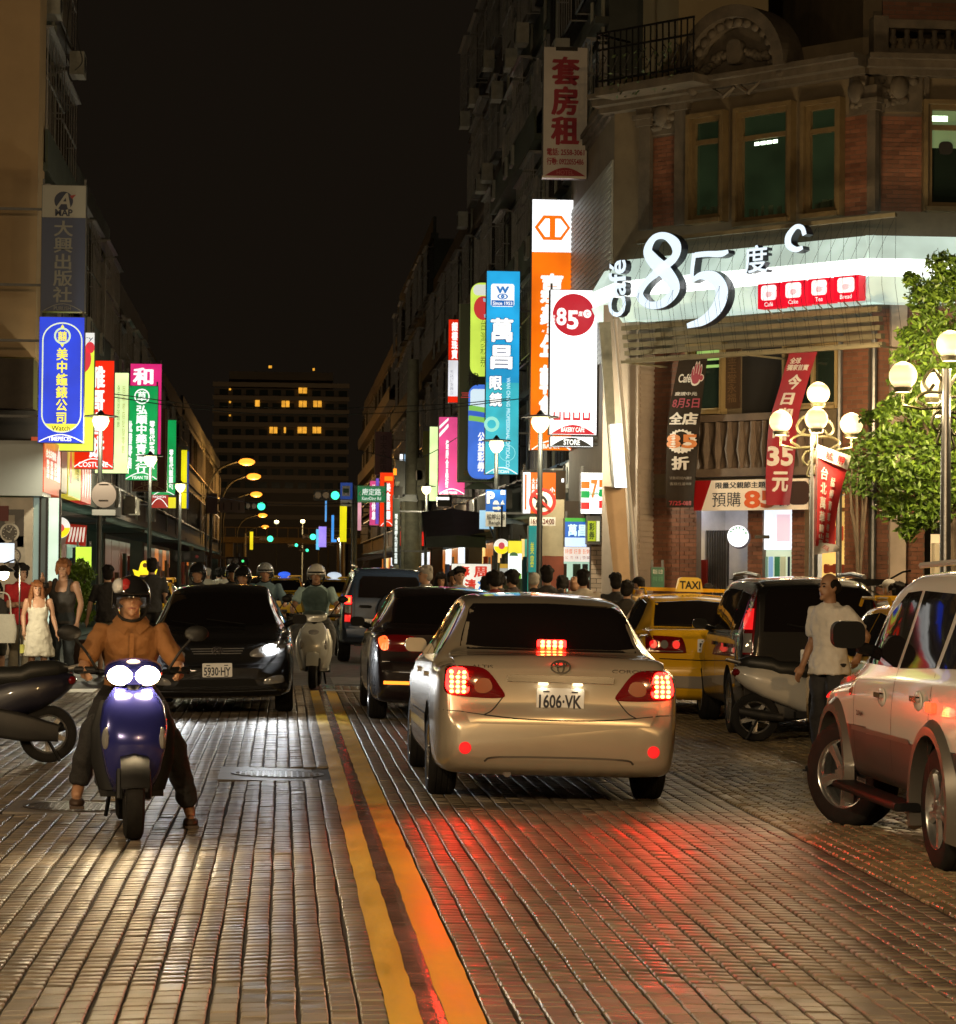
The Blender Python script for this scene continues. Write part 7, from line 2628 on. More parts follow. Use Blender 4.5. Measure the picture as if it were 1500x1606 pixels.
# ================= dark red-black sedan ahead of the silver one
m_blackr = mat('black_red_paint', (.012, .006, .006), .5, 0, spec=.15, coat=1.0)
S3 = sedan(m_blackr, L=4.6, W=.86, H=1.46, tail=1.02)
X3, Y3 = 1.80, 27.2
t, bvh = base_car('black_sedan', 'glossy black sedan half hidden ahead of the silver sedan', S3, (X3, Y3 + 2.3, gz(X3)), 0, tilt=lean(X3))
L = S3['L']
patch(bvh, 'rear', [(-.60, 1.07), (.60, 1.07), (.53, 1.35), (0, 1.39), (-.53, 1.35)], 'rear_window', m_glass, t, .009, n=7)
side_glass(t, bvh, L, [[(1.05, 1.01), (1.42, 1.33), (1.98, 1.375), (1.98, .98)], [(2.03, .98), (2.03, 1.375), (2.62, 1.33), (3.05, 1.08), (3.12, .96)]])
for sx in (-1, 1):
 tl = patch(bvh, 'rear', [(sx * x, z) for x, z in ((.79, .92), (.60, .95), (.40, .93), (.36, .84), (.45, .78), (.65, .77), (.79, .80))], 'tail_light', m_redl, t, .006, True, 5, bulge=.015)
 patch(bvh, 'rear', [(sx * x, z) for x, z in ((.785, .90), (.70, .93), (.68, .80), (.75, .79))], 'lit_lens', mat('tail_orange_lit', (.5, .1, .02), .2, emit=(1, .10, .02), es=2.6), tl, .022, True, 4)
 patch(bvh, 'rear', [(sx * x, z) for x, z in ((.44, .91), (.38, .90), (.37, .82), (.43, .80))], 'lit_lens', m_redlit, tl, .022, True, 4)
 mirror(t, sx * .83, 2.95 - L / 2, 1.0, m_trim, sx)
 patch(bvh, 'rear', [(sx * x, z) for x, z in ((.72, .42), (.40, .42), (.40, .455), (.72, .455))], 'reflector', m_amberlit, t, .006, False, 4)
seam(bvh, 'rear', [(-.74, .66), (0, .64), (.74, .66)], 'bumper_seam', m_chrome, t, .012, .004, 8)
seam(bvh, 'rear', [(-.74, .56), (0, .54), (.74, .56)], 'bumper_strip', m_chrome, t, .012, .006, 8)
plate(t, bvh, 'rear', 0, .76, '3186·QD')
# ================= blue-grey 4x4 with spare wheel
def suv(paint_m, L=4.4, W=.88, H=1.70, wr=.35, hood=1.06, ax=(.90, 3.50)):
 return dict(L=L, paint=paint_m, wr=wr, ww=.225, axles=ax, mid=.5, crown=.015, arch=.065,
    top=[(0, .66), (.03, .78), (.05, 1.02), (.09, 1.30), (.17, 1.56), (.27, H - .07), (.5, H - .02), (1.4, H), (2.2, H - .015), (2.6, H - .10), (L - 1.12, hood + .03), (L - 1.0, hood), (L - .5, hood - .05), (L - .18, hood - .13), (L - .1, hood - .25), (L - .03, .68), (L, .62)],
    bot=[(0, .48), (.08, .36), (.3, .32), (1, .28), (L - 1, .28), (L - .2, .32), (L, .45)],
    w=[(0, W * .86), (.04, W * .92), (.12, W * .96), (.4, W * .99), (.9, W), (L - .9, W), (L - .4, W * .96), (L - .15, W * .88), (L - .04, W * .78), (L, W * .70)],
    wt=[(0, W * .80), (.1, W * .78), (.3, W * .73), (1.4, W * .75), (2.3, W * .76), (2.7, W * .80), (L - 1.05, W * .86), (L - .3, W * .80), (L, W * .6)],
    belt=[(0, .9), (.3, 1.08), (1.5, 1.06), (L - 1.3, 1.02), (L - .3, .9), (L, .6)])
m_blue = mat('steel_blue_paint', (.050, .075, .13), .22, .4, coat=1.0)
S4 = suv(m_blue, L=4.4, W=.89, H=1.72)
S4['clad'], S4['cladmat'] = .60, mat('blue_lower_paint', (.05, .065, .10), .3, .4, coat=.6)
X4, Y4 = 1.90, 45.9
t, bvh = base_car('blue_four_by_four', 'blue-grey off-roader with covered spare wheel on its tailgate', S4, (X4, Y4 + 2.2, gz(X4)), 0, tilt=lean(X4))
L = S4['L']
patch(bvh, 'rear', [(-.56, 1.18), (.56, 1.18), (.53, 1.5), (.48, 1.57), (-.48, 1.57), (-.53, 1.5)], 'rear_window', m_glass, t, .009, n=7)
side_glass(t, bvh, L, [[(.35, 1.14), (.42, 1.52), (1.1, 1.55), (1.1, 1.12)], [(1.18, 1.12), (1.18, 1.55), (2.0, 1.56), (2.0, 1.1)], [(2.06, 1.1), (2.06, 1.56), (2.45, 1.53), (2.95, 1.1)]])
for sx in (-1, 1):
 tl = patch(bvh, 'rear', [(sx * x, z) for x, z in ((.80, .72), (.80, 1.20), (.66, 1.22), (.66, .72))], 'tail_light', m_redl, t, .008, n=5)
 patch(bvh, 'rear', [(sx * x, z) for x, z in ((.79, 1.06), (.785, 1.2), (.68, 1.2), (.68, 1.06))], 'lit_lens', m_redlit, tl, .018, n=4)
 patch(bvh, 'rear', [(sx * x, z) for x, z in ((.77, 1.09), (.77, 1.17), (.70, 1.17), (.70, 1.09))], 'bulb', m_amberlit, tl, .024, n=4)
 patch(bvh, 'rear', [(sx * x, z) for x, z in ((.79, .90), (.79, 1.04), (.68, 1.04), (.68, .90))], 'clear_lens', m_clear, tl, .018, n=4)
 patch(bvh, 'rear', [(sx * x, z) for x, z in ((.79, .74), (.79, .86), (.68, .86), (.68, .74))], 'red_lens', m_refl, tl, .018, n=4)
 mirror(t, sx * .86, 2.75 - L / 2, 1.14, m_trim, sx)
 b = MB()
 b.tube([(sx * .60, .35 - L / 2, 1.73), (sx * .62, 1.2 - L / 2, 1.76), (sx * .62, 2.1 - L / 2, 1.74)], .022, 6)
 b.build('roof_rail', m_alloy, t, smooth=True)
seam(bvh, 'rear', [(-.62, 1.6), (-.62, .62), (.62, .62), (.62, 1.6)], 'tailgate_seam', m_gap, t, .012, .003, 10)
patch(bvh, 'rear', [(-.74, .46), (.74, .46), (.76, .62), (-.76, .62)], 'bumper', mat('bumper_blue', (.06, .09, .16), .3, .3, coat=.6), t, .05, n=6)
hp, nv = cast(bvh, 'rear', -.42, 1.02)
b = MB()
b.rbox((-.42, hp.y - .02, 1.02), (.22, .03, .05), .02)
b.build('tailgate_handle', m_trim, t)
sp = MB(Matrix.Translation((.14, -L / 2 - .02, .93)) @ Matrix.Rotation(pi / 2, 4, 'X'))
sp.lathe([(.36, -.06), (.37, .10), (.355, .17), (.30, .20), (.02, .21)], 40)
spc = sp.build('spare_wheel_cover', mat('cover_grey_blue', (.11, .13, .17), .28, .4, coat=.7), t, smooth=40)
spr = MB(Matrix.Translation((.14, -L / 2 - .02, .93)) @ Matrix.Rotation(pi / 2, 4, 'X'))
spr.lathe([(.373, .02), (.385, .08), (.372, .14)], 40, cap=False)
spr.build('cover_rim', m_chrome, spc, smooth=60)
text('SUZUKI', .14 - .26, .14 + .26, .90, .985, mat('cover_letter', (.55, .55, .56), .3, .5), spc, y=-L / 2 - .02 - .215, bold=.04)
plate(t, bvh, 'rear', -.35, .72, '7452·LA')
# ================= taxis
m_yel2 = mat('taxi_yellow', (.85, .48, .018), .22, .0, coat=1.0)
def taxi(name, label, loc, rotz, tilt, sign='TAXI', tailplate='219·R7', lamp='plain'):
 S = sedan(m_yel2, L=4.45, W=.85, H=1.46)
 t, bvh = base_car(name, label, S, loc, rotz, cat='taxi', tilt=tilt, group=None, style='steel')
 L = S['L']
 patch(bvh, 'rear', [(-.60, 1.07), (.60, 1.07), (.53, 1.35), (0, 1.39), (-.53, 1.35)], 'rear_window', m_glass, t, .009, n=7)
 patch(bvh, 'front', [(-.63, 1.0), (.63, 1.0), (.52, 1.36), (-.52, 1.36)], 'windscreen', m_glass, t, .009, n=7)
 side_glass(t, bvh, L, [[(1.05, 1.01), (1.42, 1.33), (1.98, 1.375), (1.98, .98)], [(2.03, .98), (2.03, 1.375), (2.62, 1.33), (3.05, 1.08), (3.12, .96)]])
 for sx in (-1, 1):
  tl = patch(bvh, 'rear', [(sx * x, z) for x, z in ((.77, .80), (.77, .93), (.70, .965), (.40, .955), (.34, .93), (.30, .80), (.34, .765), (.72, .765))], 'tail_light', m_redl, t, .008, True, 4, bulge=.012)
  for cx in (.42, .56, .69):
   patch(bvh, 'rear', [(sx * (cx + .045 * cos(a)), .865 + .05 * sin(a)) for a in [2 * pi * k / 12 for k in range(12)]], 'lens_ring', m_refl if cx != .56 else m_clear, tl, .026, False, 1)
  seam(bvh, 'rear', [(sx * .76, .785), (sx * .34, .785)], 'chrome_lip', m_chrome, tl, .010, .028, 6)
  mirror(t, sx * .83, 2.95 - L / 2, 1.0, m_yel2, sx)
  patch(bvh, 'front', [(sx * x, z) for x, z in ((.36, .70), (.42, .64), (.68, .66), (.76, .76), (.70, .81), (.45, .78))], 'headlight', m_clear, t, .006, True, 4, bulge=.02)
 seam(bvh, 'rear', [(-.80, .70), (0, .685), (.80, .70)], 'bumper_seam', m_gap, t, .012, .002, 8)
 patch(bvh, 'rear', [(-.72, .36), (.72, .36), (.74, .50), (-.74, .50)], 'bumper_pad', mat('bumper_grey', (.30, .26, .22), .4, coat=.3), t, .02, n=6)
 patch(bvh, 'front', [(-.30, .76), (.30, .76), (.26, .64), (-.26, .64)], 'grille', m_trim, t, .004, n=5)
 plate(t, bvh, 'rear', 0, .86, tailplate)
 zr = 1.475
 b = MB()
 b.bx(-.62, .62, 2.05 - L / 2, 2.13 - L / 2, zr + .01, zr + .055)
 for sx in (-1, 1):
  b.tube([(sx * .60, 1.5 - L / 2, zr - .03), (sx * .60, 1.6 - L / 2, zr + .03), (sx * .60, 2.6 - L / 2, zr + .03), (sx * .60, 2.7 - L / 2, zr - .04)], .018, 6)
 b.build('roof_rack', m_yel2, t)
 if lamp == 'plain':
  b = MB(Matrix.Translation((0, 1.95 - L / 2, zr + .10)))
  b.prism([(-.17, -.09), (.17, -.09), (.135, .07), (.10, .09), (-.10, .09), (-.135, .07)], -.07, .07)
  o = b.build('roof_sign', mat('roof_sign_yellow', (.6, .36, .05), .35, emit=srgb(220, 170, 50), es=.35), t)
  text(sign, -.13, .13, -.055, .045, m_ink, o, y=-.075, bold=.03, M=Matrix.Translation((0, 1.95 - L / 2, zr + .10)))
 elif lamp == 'ingot':
  f = -1
  b = MB(Matrix.Translation((0, 2.3 - L / 2, zr + .22)))
  pts = [(-.26, .02), (-.22, -.10), (-.16, -.17), (.16, -.17), (.22, -.10), (.26, .02), (.14, -.02), (.12, .04)] + [(.10 * cos(a), .10 + .10 * sin(a)) for a in [0.3 + (pi - .6) * k / 10 for k in range(11)]] + [(-.12, .04), (-.14, -.02)]
  b.prism(pts, -.05, .05)
  o = b.build('roof_sign', lit('ingot_yellow', (250, 225, 20), 1.0), t)
  b = MB(Matrix.Translation((0, 2.3 - L / 2, zr + .22)))
  b.prism(circ(0, .10, .05, 16), .052, .056)
  b.prism(rrect(.22, .04, .01), .052, .056, Matrix.Translation((0, 0, -.12)))
  b.build('sign_print', paint('sign_brown', (120, 80, 10)), o)
 else:
  b = MB()
  b.ell((0, 2.1 - L / 2, zr + .09), (.22, .10, .10), 14, 8)
  b.build('roof_sign', lit(lamp, (60, 110, 255) if lamp == 'lamp_blue' else (210, 225, 240), .9), t, smooth=True)
 return t
xt = 4.88
taxi('yellow_taxi', 'yellow taxi with TAXI roof sign between the silver sedan and the black wagon', (xt + .17, 29.7 + 2.2, gz(xt)), -.01, .02, tailplate='581·CH')
taxi('yellow_taxi', 'yellow taxi mostly hidden behind the white off-roader and the bald man', (5.97, 20.7 + 2.22, gz(5.97)), 0, 0, tailplate='072·DV')
taxi('yellow_taxi', 'oncoming yellow taxi with golden ingot roof sign behind the near rider', (-2.85, 52 + 2.2, gz(-2.85)), pi, .02, lamp='ingot')
taxi('yellow_taxi', 'distant taxi with pale roof light ahead of the silver scooter', (1.55, 78, gz(1.55)), 0, .02, lamp='lamp_pale')
taxi('yellow_taxi', 'distant oncoming taxi with blue roof light in the middle of the street', (.1, 92, gz(.1)), pi, .02, lamp='lamp_blue')
# ================= black wagon parked on the forecourt
S6 = suv(m_black, L=4.35, W=.82, H=1.69, wr=.335, hood=1.02)
S6['clad'], S6['cladmat'] = .52, mat('grey_cladding', (.085, .08, .075), .35, .4, coat=.3)
X6, Y6 = 5.60, 26.25
t, bvh = base_car('black_wagon', 'black tall wagon with vertical red tail lights parked on the cobbles', S6, (X6 + .06, Y6 + 2.17, gz(X6)), -.045)
L = S6['L']
patch(bvh, 'rear', [(-.55, 1.12), (.55, 1.12), (.52, 1.5), (.46, 1.57), (-.46, 1.57), (-.52, 1.5)], 'rear_window', m_glass, t, .009, n=7)
side_glass(t, bvh, L, [[(.32, 1.14), (.44, 1.5), (1.0, 1.54), (1.0, 1.12)], [(1.08, 1.12), (1.08, 1.55), (1.95, 1.56), (1.95, 1.1)], [(2.01, 1.1), (2.01, 1.56), (2.45, 1.52), (2.95, 1.08)]])
for sx in (-1, 1):
 tl = patch(bvh, 'rear', [(sx * x, z) for x, z in ((.77, .88), (.735, 1.2), (.665, 1.58), (.60, 1.58), (.635, 1.2), (.665, .88))], 'tail_light', m_redl, t, .010, n=5)
 patch(bvh, 'rear', [(sx * x, z) for x, z in ((.765, .90), (.745, 1.10), (.67, 1.10), (.68, .90))], 'clear_lens', m_clear, tl, .020, n=4)
 patch(bvh, 'rear', [(sx * x, z) for x, z in ((.74, 1.14), (.70, 1.36), (.64, 1.36), (.665, 1.14))], 'red_lens', m_refl, tl, .020, n=4)
 mirror(t, sx * .80, 2.75 - L / 2, 1.12, m_black, sx)
 b = MB()
 b.tube([(sx * .56, .35 - L / 2, 1.70), (sx * .58, 1.2 - L / 2, 1.735), (sx * .58, 2.1 - L / 2, 1.715)], .024, 6)
 b.build('roof_rail', m_grey, t, smooth=True)
 sd = 'left' if sx < 0 else 'right'
 for yy in (1.04, 1.98, 2.95): seam(bvh, sd, [(yy - L / 2, 1.08), (yy - L / 2, .4)], 'door_seam', m_gap, t, .008, .002, 8)
 seam(bvh, sd, [(.3 - L / 2, 1.09), (3.0 - L / 2, 1.06)], 'waist_strip', m_chrome, t, .012, .005, 14)
 for yy in (1.2, 2.1):
  hp, nv = cast(bvh, sd, yy - L / 2, .95)
  b = MB()
  b.rbox((0, 0, 0), (.2, .03, .04), .015, Matrix.Translation(hp + nv * .012) @ Matrix.Rotation(pi / 2, 4, 'Z'))
  b.build('door_handle', m_black, t)
seam(bvh, 'rear', [(-.58, 1.6), (-.60, .60), (.60, .60), (.58, 1.6)], 'tailgate_seam', m_gap, t, .010, .003, 10)
patch(bvh, 'rear', [(-.74, .42), (.74, .42), (.76, .58), (-.76, .58)], 'bumper', S6['cladmat'], t, .05, n=6)
plate(t, bvh, 'rear', .0, .86, '2653·ML')
b = MB()
hp, nv = cast(bvh, 'rear', 0, 1.16)
b.tube([(0, hp.y - .03, 1.14), (-.3, hp.y - .01, 1.2)], .01, 5)
b.build('wiper', m_trim, t)
# ================= white two-tone off-roader, nearest on the right
m_white = mat('white_paint_car', (.80, .78, .72), .24, 0, coat=1.0)
m_clad = mat('bronze_cladding', (.050, .047, .043), .42, .1)
S7 = suv(m_white, L=4.40, W=.90, H=1.73, wr=.355, hood=1.05, ax=(.92, 3.54))
S7['clad'], S7['cladmat'] = .70, m_clad
S7['bot'] = [(0, .48), (.08, .40), (.3, .38), (1, .36), (3.4, .36), (4.2, .38), (4.4, .46)]
X7, Y7 = 4.60, 13.35
t, bvh = base_car('white_off_roader', 'white off-roader with bronze lower cladding cut off by the right edge', S7, (X7, Y7 + 2.2, gz(X7)), -.005, steer=.56)
L = S7['L']
side_glass(t, bvh, L, [[(.34, 1.17), (.46, 1.52), (.98, 1.57), (.98, 1.15)], [(1.08, 1.15), (1.08, 1.575), (1.90, 1.59), (1.90, 1.12)], [(1.99, 1.12), (1.99, 1.59), (2.32, 1.575), (2.60, 1.43), (3.02, 1.12)]])
patch(bvh, 'rear', [(-.58, 1.2), (.58, 1.2), (.52, 1.56), (-.52, 1.56)], 'rear_window', m_glass, t, .009, n=7)
patch(bvh, 'front', [(-.64, 1.12), (.64, 1.12), (.56, 1.55), (-.56, 1.55)], 'windscreen', m_glass, t, .009, n=7)
m_flare = mat('flare_bronze', (.15, .135, .115), .35, .4, coat=.2)
for sx in (-1, 1):
 sd = 'left' if sx < 0 else 'right'
 for wy in S7['axles']:
  # arch flare standing proud of the body
  b = MB()
  W = interp(S7['w'], wy)
  rows = []
  for k in range(25):
   a = -.35 + (pi + .70) * k / 24
   R0, R1 = .408, .515
   yy, zz = cos(a), sin(a)
   rows.append([(sx * (W - .06), wy - L / 2 + R0 * yy, .365 + R0 * zz), (sx * (W + .035), wy - L / 2 + R0 * yy, .365 + R0 * zz), (sx * (W + .035), wy - L / 2 + (R0 + .05) * yy, .365 + (R0 + .05) * zz), (sx * (W - .02), wy - L / 2 + R1 * yy, .365 + R1 * zz)])
  b.loft(rows, cap=True, closed=True)
  b.build('arch_flare', m_flare, t, smooth=35)
 for yy in (1.03, 1.94): seam(bvh, sd, [(yy - L / 2, 1.12), (yy - L / 2, .42)], 'door_seam', m_gap, t, .008, .002, 8)
 seam(bvh, sd, [(3.02 - L / 2, 1.08), (2.98 - L / 2, .8), (2.93 - L / 2, .42)], 'door_seam', m_gap, t, .008, .002, 6)
 seam(bvh, sd, [(1.45 - L / 2, .70), (2.98 - L / 2, .70)], 'cladding_lip', m_flare, t, .03, .014, 14)
 for yy, zz in ((1.28, .95), (2.20, .93)):
  hp, nv = cast(bvh, sd, yy - L / 2, zz)
  b = MB(Matrix.Translation(hp + nv * .006) @ Matrix.Rotation(pi / 2, 4, 'Z'))
  b.ell((0, 0, 0), (.10, .012, .06), 16, 8)
  hd = b.build('door_handle', m_white, t, smooth=True)
  b = MB(Matrix.Translation(hp + nv * .028) @ Matrix.Rotation(pi / 2, 4, 'Z'))
  b.rbox((0, 0, .012), (.17, .022, .034), .015)
  b.build('grip', m_chrome, hd, smooth=30)
 b = MB()
 b.rbox((sx * .95, 2.15 - L / 2, .33), (.16, 1.7, .05), .02)
 b.build('side_step', m_trim, t, smooth=30)
 mr = MB()
 mr.tube([(sx * .78, 2.86 - L / 2, 1.19), (sx * .90, 2.84 - L / 2, 1.22)], .04, 8)
 mr.rbox((sx * .97, 2.84 - L / 2, 1.30), (.21, .09, .175), .06, n=6)
 mr.build('side_mirror', m_trim, t, smooth=35)
 b = MB()
 b.tube([(sx * .64, .5 - L / 2, 1.73), (sx * .655, 1.2 - L / 2, 1.765), (sx * .65, 2.2 - L / 2, 1.745)], .02, 6)
 b.build('roof_rail', m_white, t, smooth=True)
 hp, nv = cast(bvh, sd, 3.78 - L / 2, .90)
 patch(bvh, sd, [(2.98 + .12 + .035 * cos(a) - L / 2, .93 + .03 * sin(a)) for a in [2 * pi * k / 12 for k in range(12)]], 'side_indicator', m_amber, t, .008, False, 1)
 patch(bvh, sd, [(y_ - L / 2, z_) for y_, z_ in ((3.98, .84), (4.08, .86), (4.08, .92), (3.99, .90))], 'corner_reflector', m_refl, t, .012, n=3)
 patch(bvh, sd, [(y_ - L / 2, z_) for y_, z_ in ((.72, .915), (1.02, .925), (1.0, .975), (.75, .985))], 'reflected_light', m_redl, t, .012, n=3) if False else None
 patch(bvh, sd, [(.10 - L / 2, .80), (.16 - L / 2, 1.25), (.26 - L / 2, 1.25), (.30 - L / 2, .84)], 'tail_light', m_redl, t, .012, n=4)
hp, nv = cast(bvh, 'left', 2.78 - L / 2, .80)
text('2.0 4x4', -.09, .09, -.017, .017, m_trim, t, y=-.004, bold=.03, M=Matrix.Translation((hp.x - .004, 2.78 - L / 2, .80)) @ Matrix.Rotation(-pi / 2, 4, 'Z'))
# red reflected light on the rear flare, put in as a glowing block
hp, nv = cast(bvh, 'left', .90 - L / 2, .93)
b = MB(Matrix.Translation((hp.x - .02, .92 - L / 2, .93)) @ Matrix.Rotation(-pi / 2, 4, 'Z'))
b.rbox((0, 0, 0), (.16, .03, .06), .025, n=4)
b.build('red_reflection', mat('reflection_red', (.5, .05, .02), .2, emit=(1, .07, .02), es=2.2), t, smooth=30)
# ================= dark hatchback with raised tailgate
S8 = sedan(m_black, L=4.0, W=.84, H=1.52)
S8['axles'] = (.75, 3.2)
S8['top'] = [(0, .62), (.04, .8), (.1, 1.2), (.2, 1.42), (.5, 1.5), (1.3, 1.52), (2.0, 1.5), (2.4, 1.38), (2.95, 1.02), (3.5, .93), (3.85, .8), (4.0, .58)]
S8['bot'] = [(0, .34), (.1, .24), (3.8, .22), (4.0, .3)]
S8['w'] = [(0, .70), (.06, .78), (.3, .83), (3.2, .84), (3.8, .76), (4.0, .6)]
S8['wt'] = [(0, .66), (.3, .60), (2.0, .6), (2.9, .7), (4.0, .5)]
S8['belt'] = [(0, .6), (.2, .98), (3.0, .92), (4.0, .5)]
pX = P(1415, 900, 34).x
t, bvh = base_car('dark_hatchback', 'dark hatchback with its tailgate lifted open behind the black wagon', S8, (pX + 2.0, 34, gz(9)), -pi / 2)
L = 4.0
side_glass(t, bvh, L, [[(.35, 1.03), (.5, 1.36), (1.2, 1.42), (1.2, 1.0)], [(1.26, 1.0), (1.26, 1.42), (2.0, 1.4), (2.7, 1.0)]])
b = MB()
b.loft([[(-.56, .25 - L / 2, 1.56), (.56, .25 - L / 2, 1.56), (.56, .25 - L / 2, 1.50), (-.56, .25 - L / 2, 1.50)],
  [(-.60, -.35 - L / 2, 1.68), (.60, -.35 - L / 2, 1.68), (.60, -.35 - L / 2, 1.60), (-.60, -.35 - L / 2, 1.60)],
  [(-.62, -.80 - L / 2, 1.69), (.62, -.80 - L / 2, 1.69), (.62, -.80 - L / 2, 1.58), (-.62, -.80 - L / 2, 1.58)],
  [(-.55, -1.08 - L / 2, 1.62), (.55, -1.08 - L / 2, 1.62), (.55, -1.08 - L / 2, 1.50), (-.55, -1.08 - L / 2, 1.50)]])
tg = b.build('tailgate', m_black, t, smooth=35)
b = MB()
for sx in (-1, 1): b.tube([(sx * .5, .1 - L / 2, 1.3), (sx * .5, -.45 - L / 2, 1.60)], .012, 6)
b.build('gas_strut', m_grey, tg)
b = MB()
b.tube([(0, -.2 - L / 2, 1.66), (.05, .0 - L / 2, 1.78), (.1, .1 - L / 2, 1.80)], .015, 6)
b.build('wiper', m_trim, tg)
# far dark cars
S9 = sedan(mat('far_dark_paint', (.02, .016, .014), .2, .2, coat=1))
for (x, y, r, lb) in ((-1.1, 72, pi, 'far dark oncoming car behind the helmeted riders'), (1.6, 104, 0, 'far dark car with red tail lights driving away'), (-1.0, 118, pi, 'farthest dark oncoming car before the footbridge'), (2.6, 64, 0, 'dark car driving away ahead of the blue off-roader')):
 t, bvh = base_car('far_car', lb, S9, (x, y, gz(x)), r)
 L = S9['L']
 patch(bvh, 'rear', [(-.60, 1.07), (.60, 1.07), (.53, 1.35), (-.53, 1.35)], 'rear_window', m_glass, t, .004, n=4)
 patch(bvh, 'front', [(-.62, 1.0), (.62, 1.0), (.5, 1.36), (-.5, 1.36)], 'windscreen', m_glass, t, .004, n=4)
 for sx in (-1, 1):
  patch(bvh, 'rear', [(sx * x_, z) for x_, z in ((.78, .9), (.5, .93), (.45, .8), (.75, .78))], 'tail_light', m_redlit, t, .01, n=3)
  patch(bvh, 'front', [(sx * x_, z) for x_, z in ((.4, .68), (.7, .7), (.74, .78), (.45, .76))], 'headlight', mat('far_headlight', (.5, .5, .5), .2, emit=(1, .8, .5), es=2.0) if y < 110 else m_clear, t, .01, n=3)
# ================================================================== scooters
m_seat = mat('seat_vinyl', (.02, .021, .02), .45, bump=.15, scale=20)
m_blk = mat('black_plastic', (.011, .011, .011), .5, spec=.22)
m_hot = mat('scooter_headlight_lit', (.9, .8, .6), .2, emit=(1.0, .74, .40), es=150.0)
def ring_e(c, rx, ry, n=16, p=2.4, tilt=0.0):
 out = []
 for k in range(n):
  a = 2 * pi * k / n
  ca, sa = cos(a), sin(a)
  x = rx * abs(ca) ** (2 / p) * (1 if ca > 0 else -1)
  y = ry * abs(sa) ** (2 / p) * (1 if sa > 0 else -1)
  out.append((c[0] + x, c[1] + y, c[2] + y * tilt))
 return out
def ring_v(c, rx, rz, n=16, p=2.6):
 return [(q[0], c[1], q[1] - c[1] + c[2]) for q in [(a, b, 0) for a, b, _ in ring_e((c[0], c[1], 0), rx, rz, n, p)]]
def scooter(label, loc, rotz, pm, lower=None, lit=None, roll=0.0, shield=False, group=None, twin=True, wheel_turn=0.0, big=1.0):
 lower = lower or m_blk
 t = thing('scooter', label, 'scooter', loc, rot=(0, roll, rotz), group=group)
 r = .245
 for y, nm, st in ((.63, 'front', wheel_turn), (-.62, 'rear', 0)):
  M = Matrix.Translation((0, y, r)) @ Matrix.Rotation(st, 4, 'Z') @ Matrix.Rotation(pi / 2, 4, 'Y')
  b = MB(M)
  b.lathe([(.165, -.045), (.21, -.058), (.238, -.045), (r, -.015), (r, .015), (.238, .045), (.21, .058), (.165, .045)], 32, cap=False)
  w = b.build('wheel', m_tyre, t, smooth=50)
  b = MB(M)
  b.lathe([(.168, -.046), (.15, -.03), (.15, .03), (.168, .046)], 28, cap=False)
  for k in range(5):
   a = 2 * pi * k / 5
   b.loft([[(.02 * cos(a) - q * sin(a), .02 * sin(a) + q * cos(a), z) for q, z in ((-.03, -.02), (.03, -.02), (.03, .02), (-.03, .02))], [(.155 * cos(a) - q * sin(a), .155 * sin(a) + q * cos(a), z) for q, z in ((-.018, -.02), (.018, -.02), (.018, .02), (-.018, .02))]])
  b.lathe([(.045, -.05), (.045, .05)], 14)
  b.build('rim', m_alloy, w, smooth=30)
 b = MB()
 rows = []
 for k in range(11):
  a = .35 + 2.2 * k / 10
  rows.append([(x, .63 + (r + .03) * cos(a) * (1 - abs(x) * .6), r + (r + .03 - abs(x) * .25) * sin(a)) for x in (-.085, -.06, 0, .06, .085)])
 b.loft(rows, cap=False, closed=False)
 b.loft([[(p[0] * .96, p[1], p[2] - .008) for p in q] for q in rows], cap=False, closed=False)
 b.build('front_fender', pm if shield else lower, t, smooth=50)
 b = MB()
 for s in (-1, 1): b.tube([(s * .085, .63, r), (s * .08, .52, .55)], .022, 8)
 b.build('fork', m_blk, t, smooth=True)
 b = MB()
 b.loft([ring_e((0, .44, .27), .115, .05), ring_e((0, .50, .40), .165, .085), ring_e((0, .53, .55), .195, .11, tilt=-.2), ring_e((0, .51, .68), .205, .12, tilt=-.3), ring_e((0, .45, .80), .185, .10, tilt=-.3), ring_e((0, .39, .90), .12, .06, tilt=-.3)])
 b.build('front_apron', pm, t, smooth=60)
 b = MB()
 b.loft([ring_e((0, .38, .28), .20, .05), ring_e((0, .37, .45), .25, .05), ring_e((0, .36, .65), .255, .045), ring_e((0, .34, .82), .20, .04)])
 b.build('leg_shield', lower if not shield else pm, t, smooth=60)
 for s in (-1, 1):
  b = MB()
  b.ell((s * .165, .565, .60), (.03, .05, .075), 10, 8)
  b.build('indicator', m_clear, t, smooth=True)
 b = MB()
 b.bx(-.19, .19, -.22, .40, .24, .31)
 b.build('floorboard', lower, t)
 b = MB()
 b.loft([ring_v((0, -.10, .47), .13, .19), ring_v((0, -.3, .55), .16, .19), ring_v((0, -.55, .61), .165, .16), ring_v((0, -.72, .66), .13, .115), ring_v((0, -.82, .70), .07, .06)])
 b.build('rear_body', pm, t, smooth=60)
 b = MB()
 b.loft([ring_v((0, .02, .70), .09, .05), ring_v((0, -.12, .73), .135, .085), ring_v((0, -.38, .735), .15, .085), ring_v((0, -.46, .775), .145, .09), ring_v((0, -.68, .80), .125, .075), ring_v((0, -.78, .80), .06, .035)])
 b.build('seat', m_seat, t, smooth=60)
 b = MB()
 b.tube([(-.11, -.78, .80), (-.11, -.90, .83), (.11, -.90, .83), (.11, -.78, .80)], .016, 8)
 b.build('grab_rail', m_grey, t, smooth=True)
 b = MB()
 b.ell((0, -.80, .70), (.10, .06, .05), 12, 8)
 b.build('tail_light', m_redl, t, smooth=True)
 b = MB()
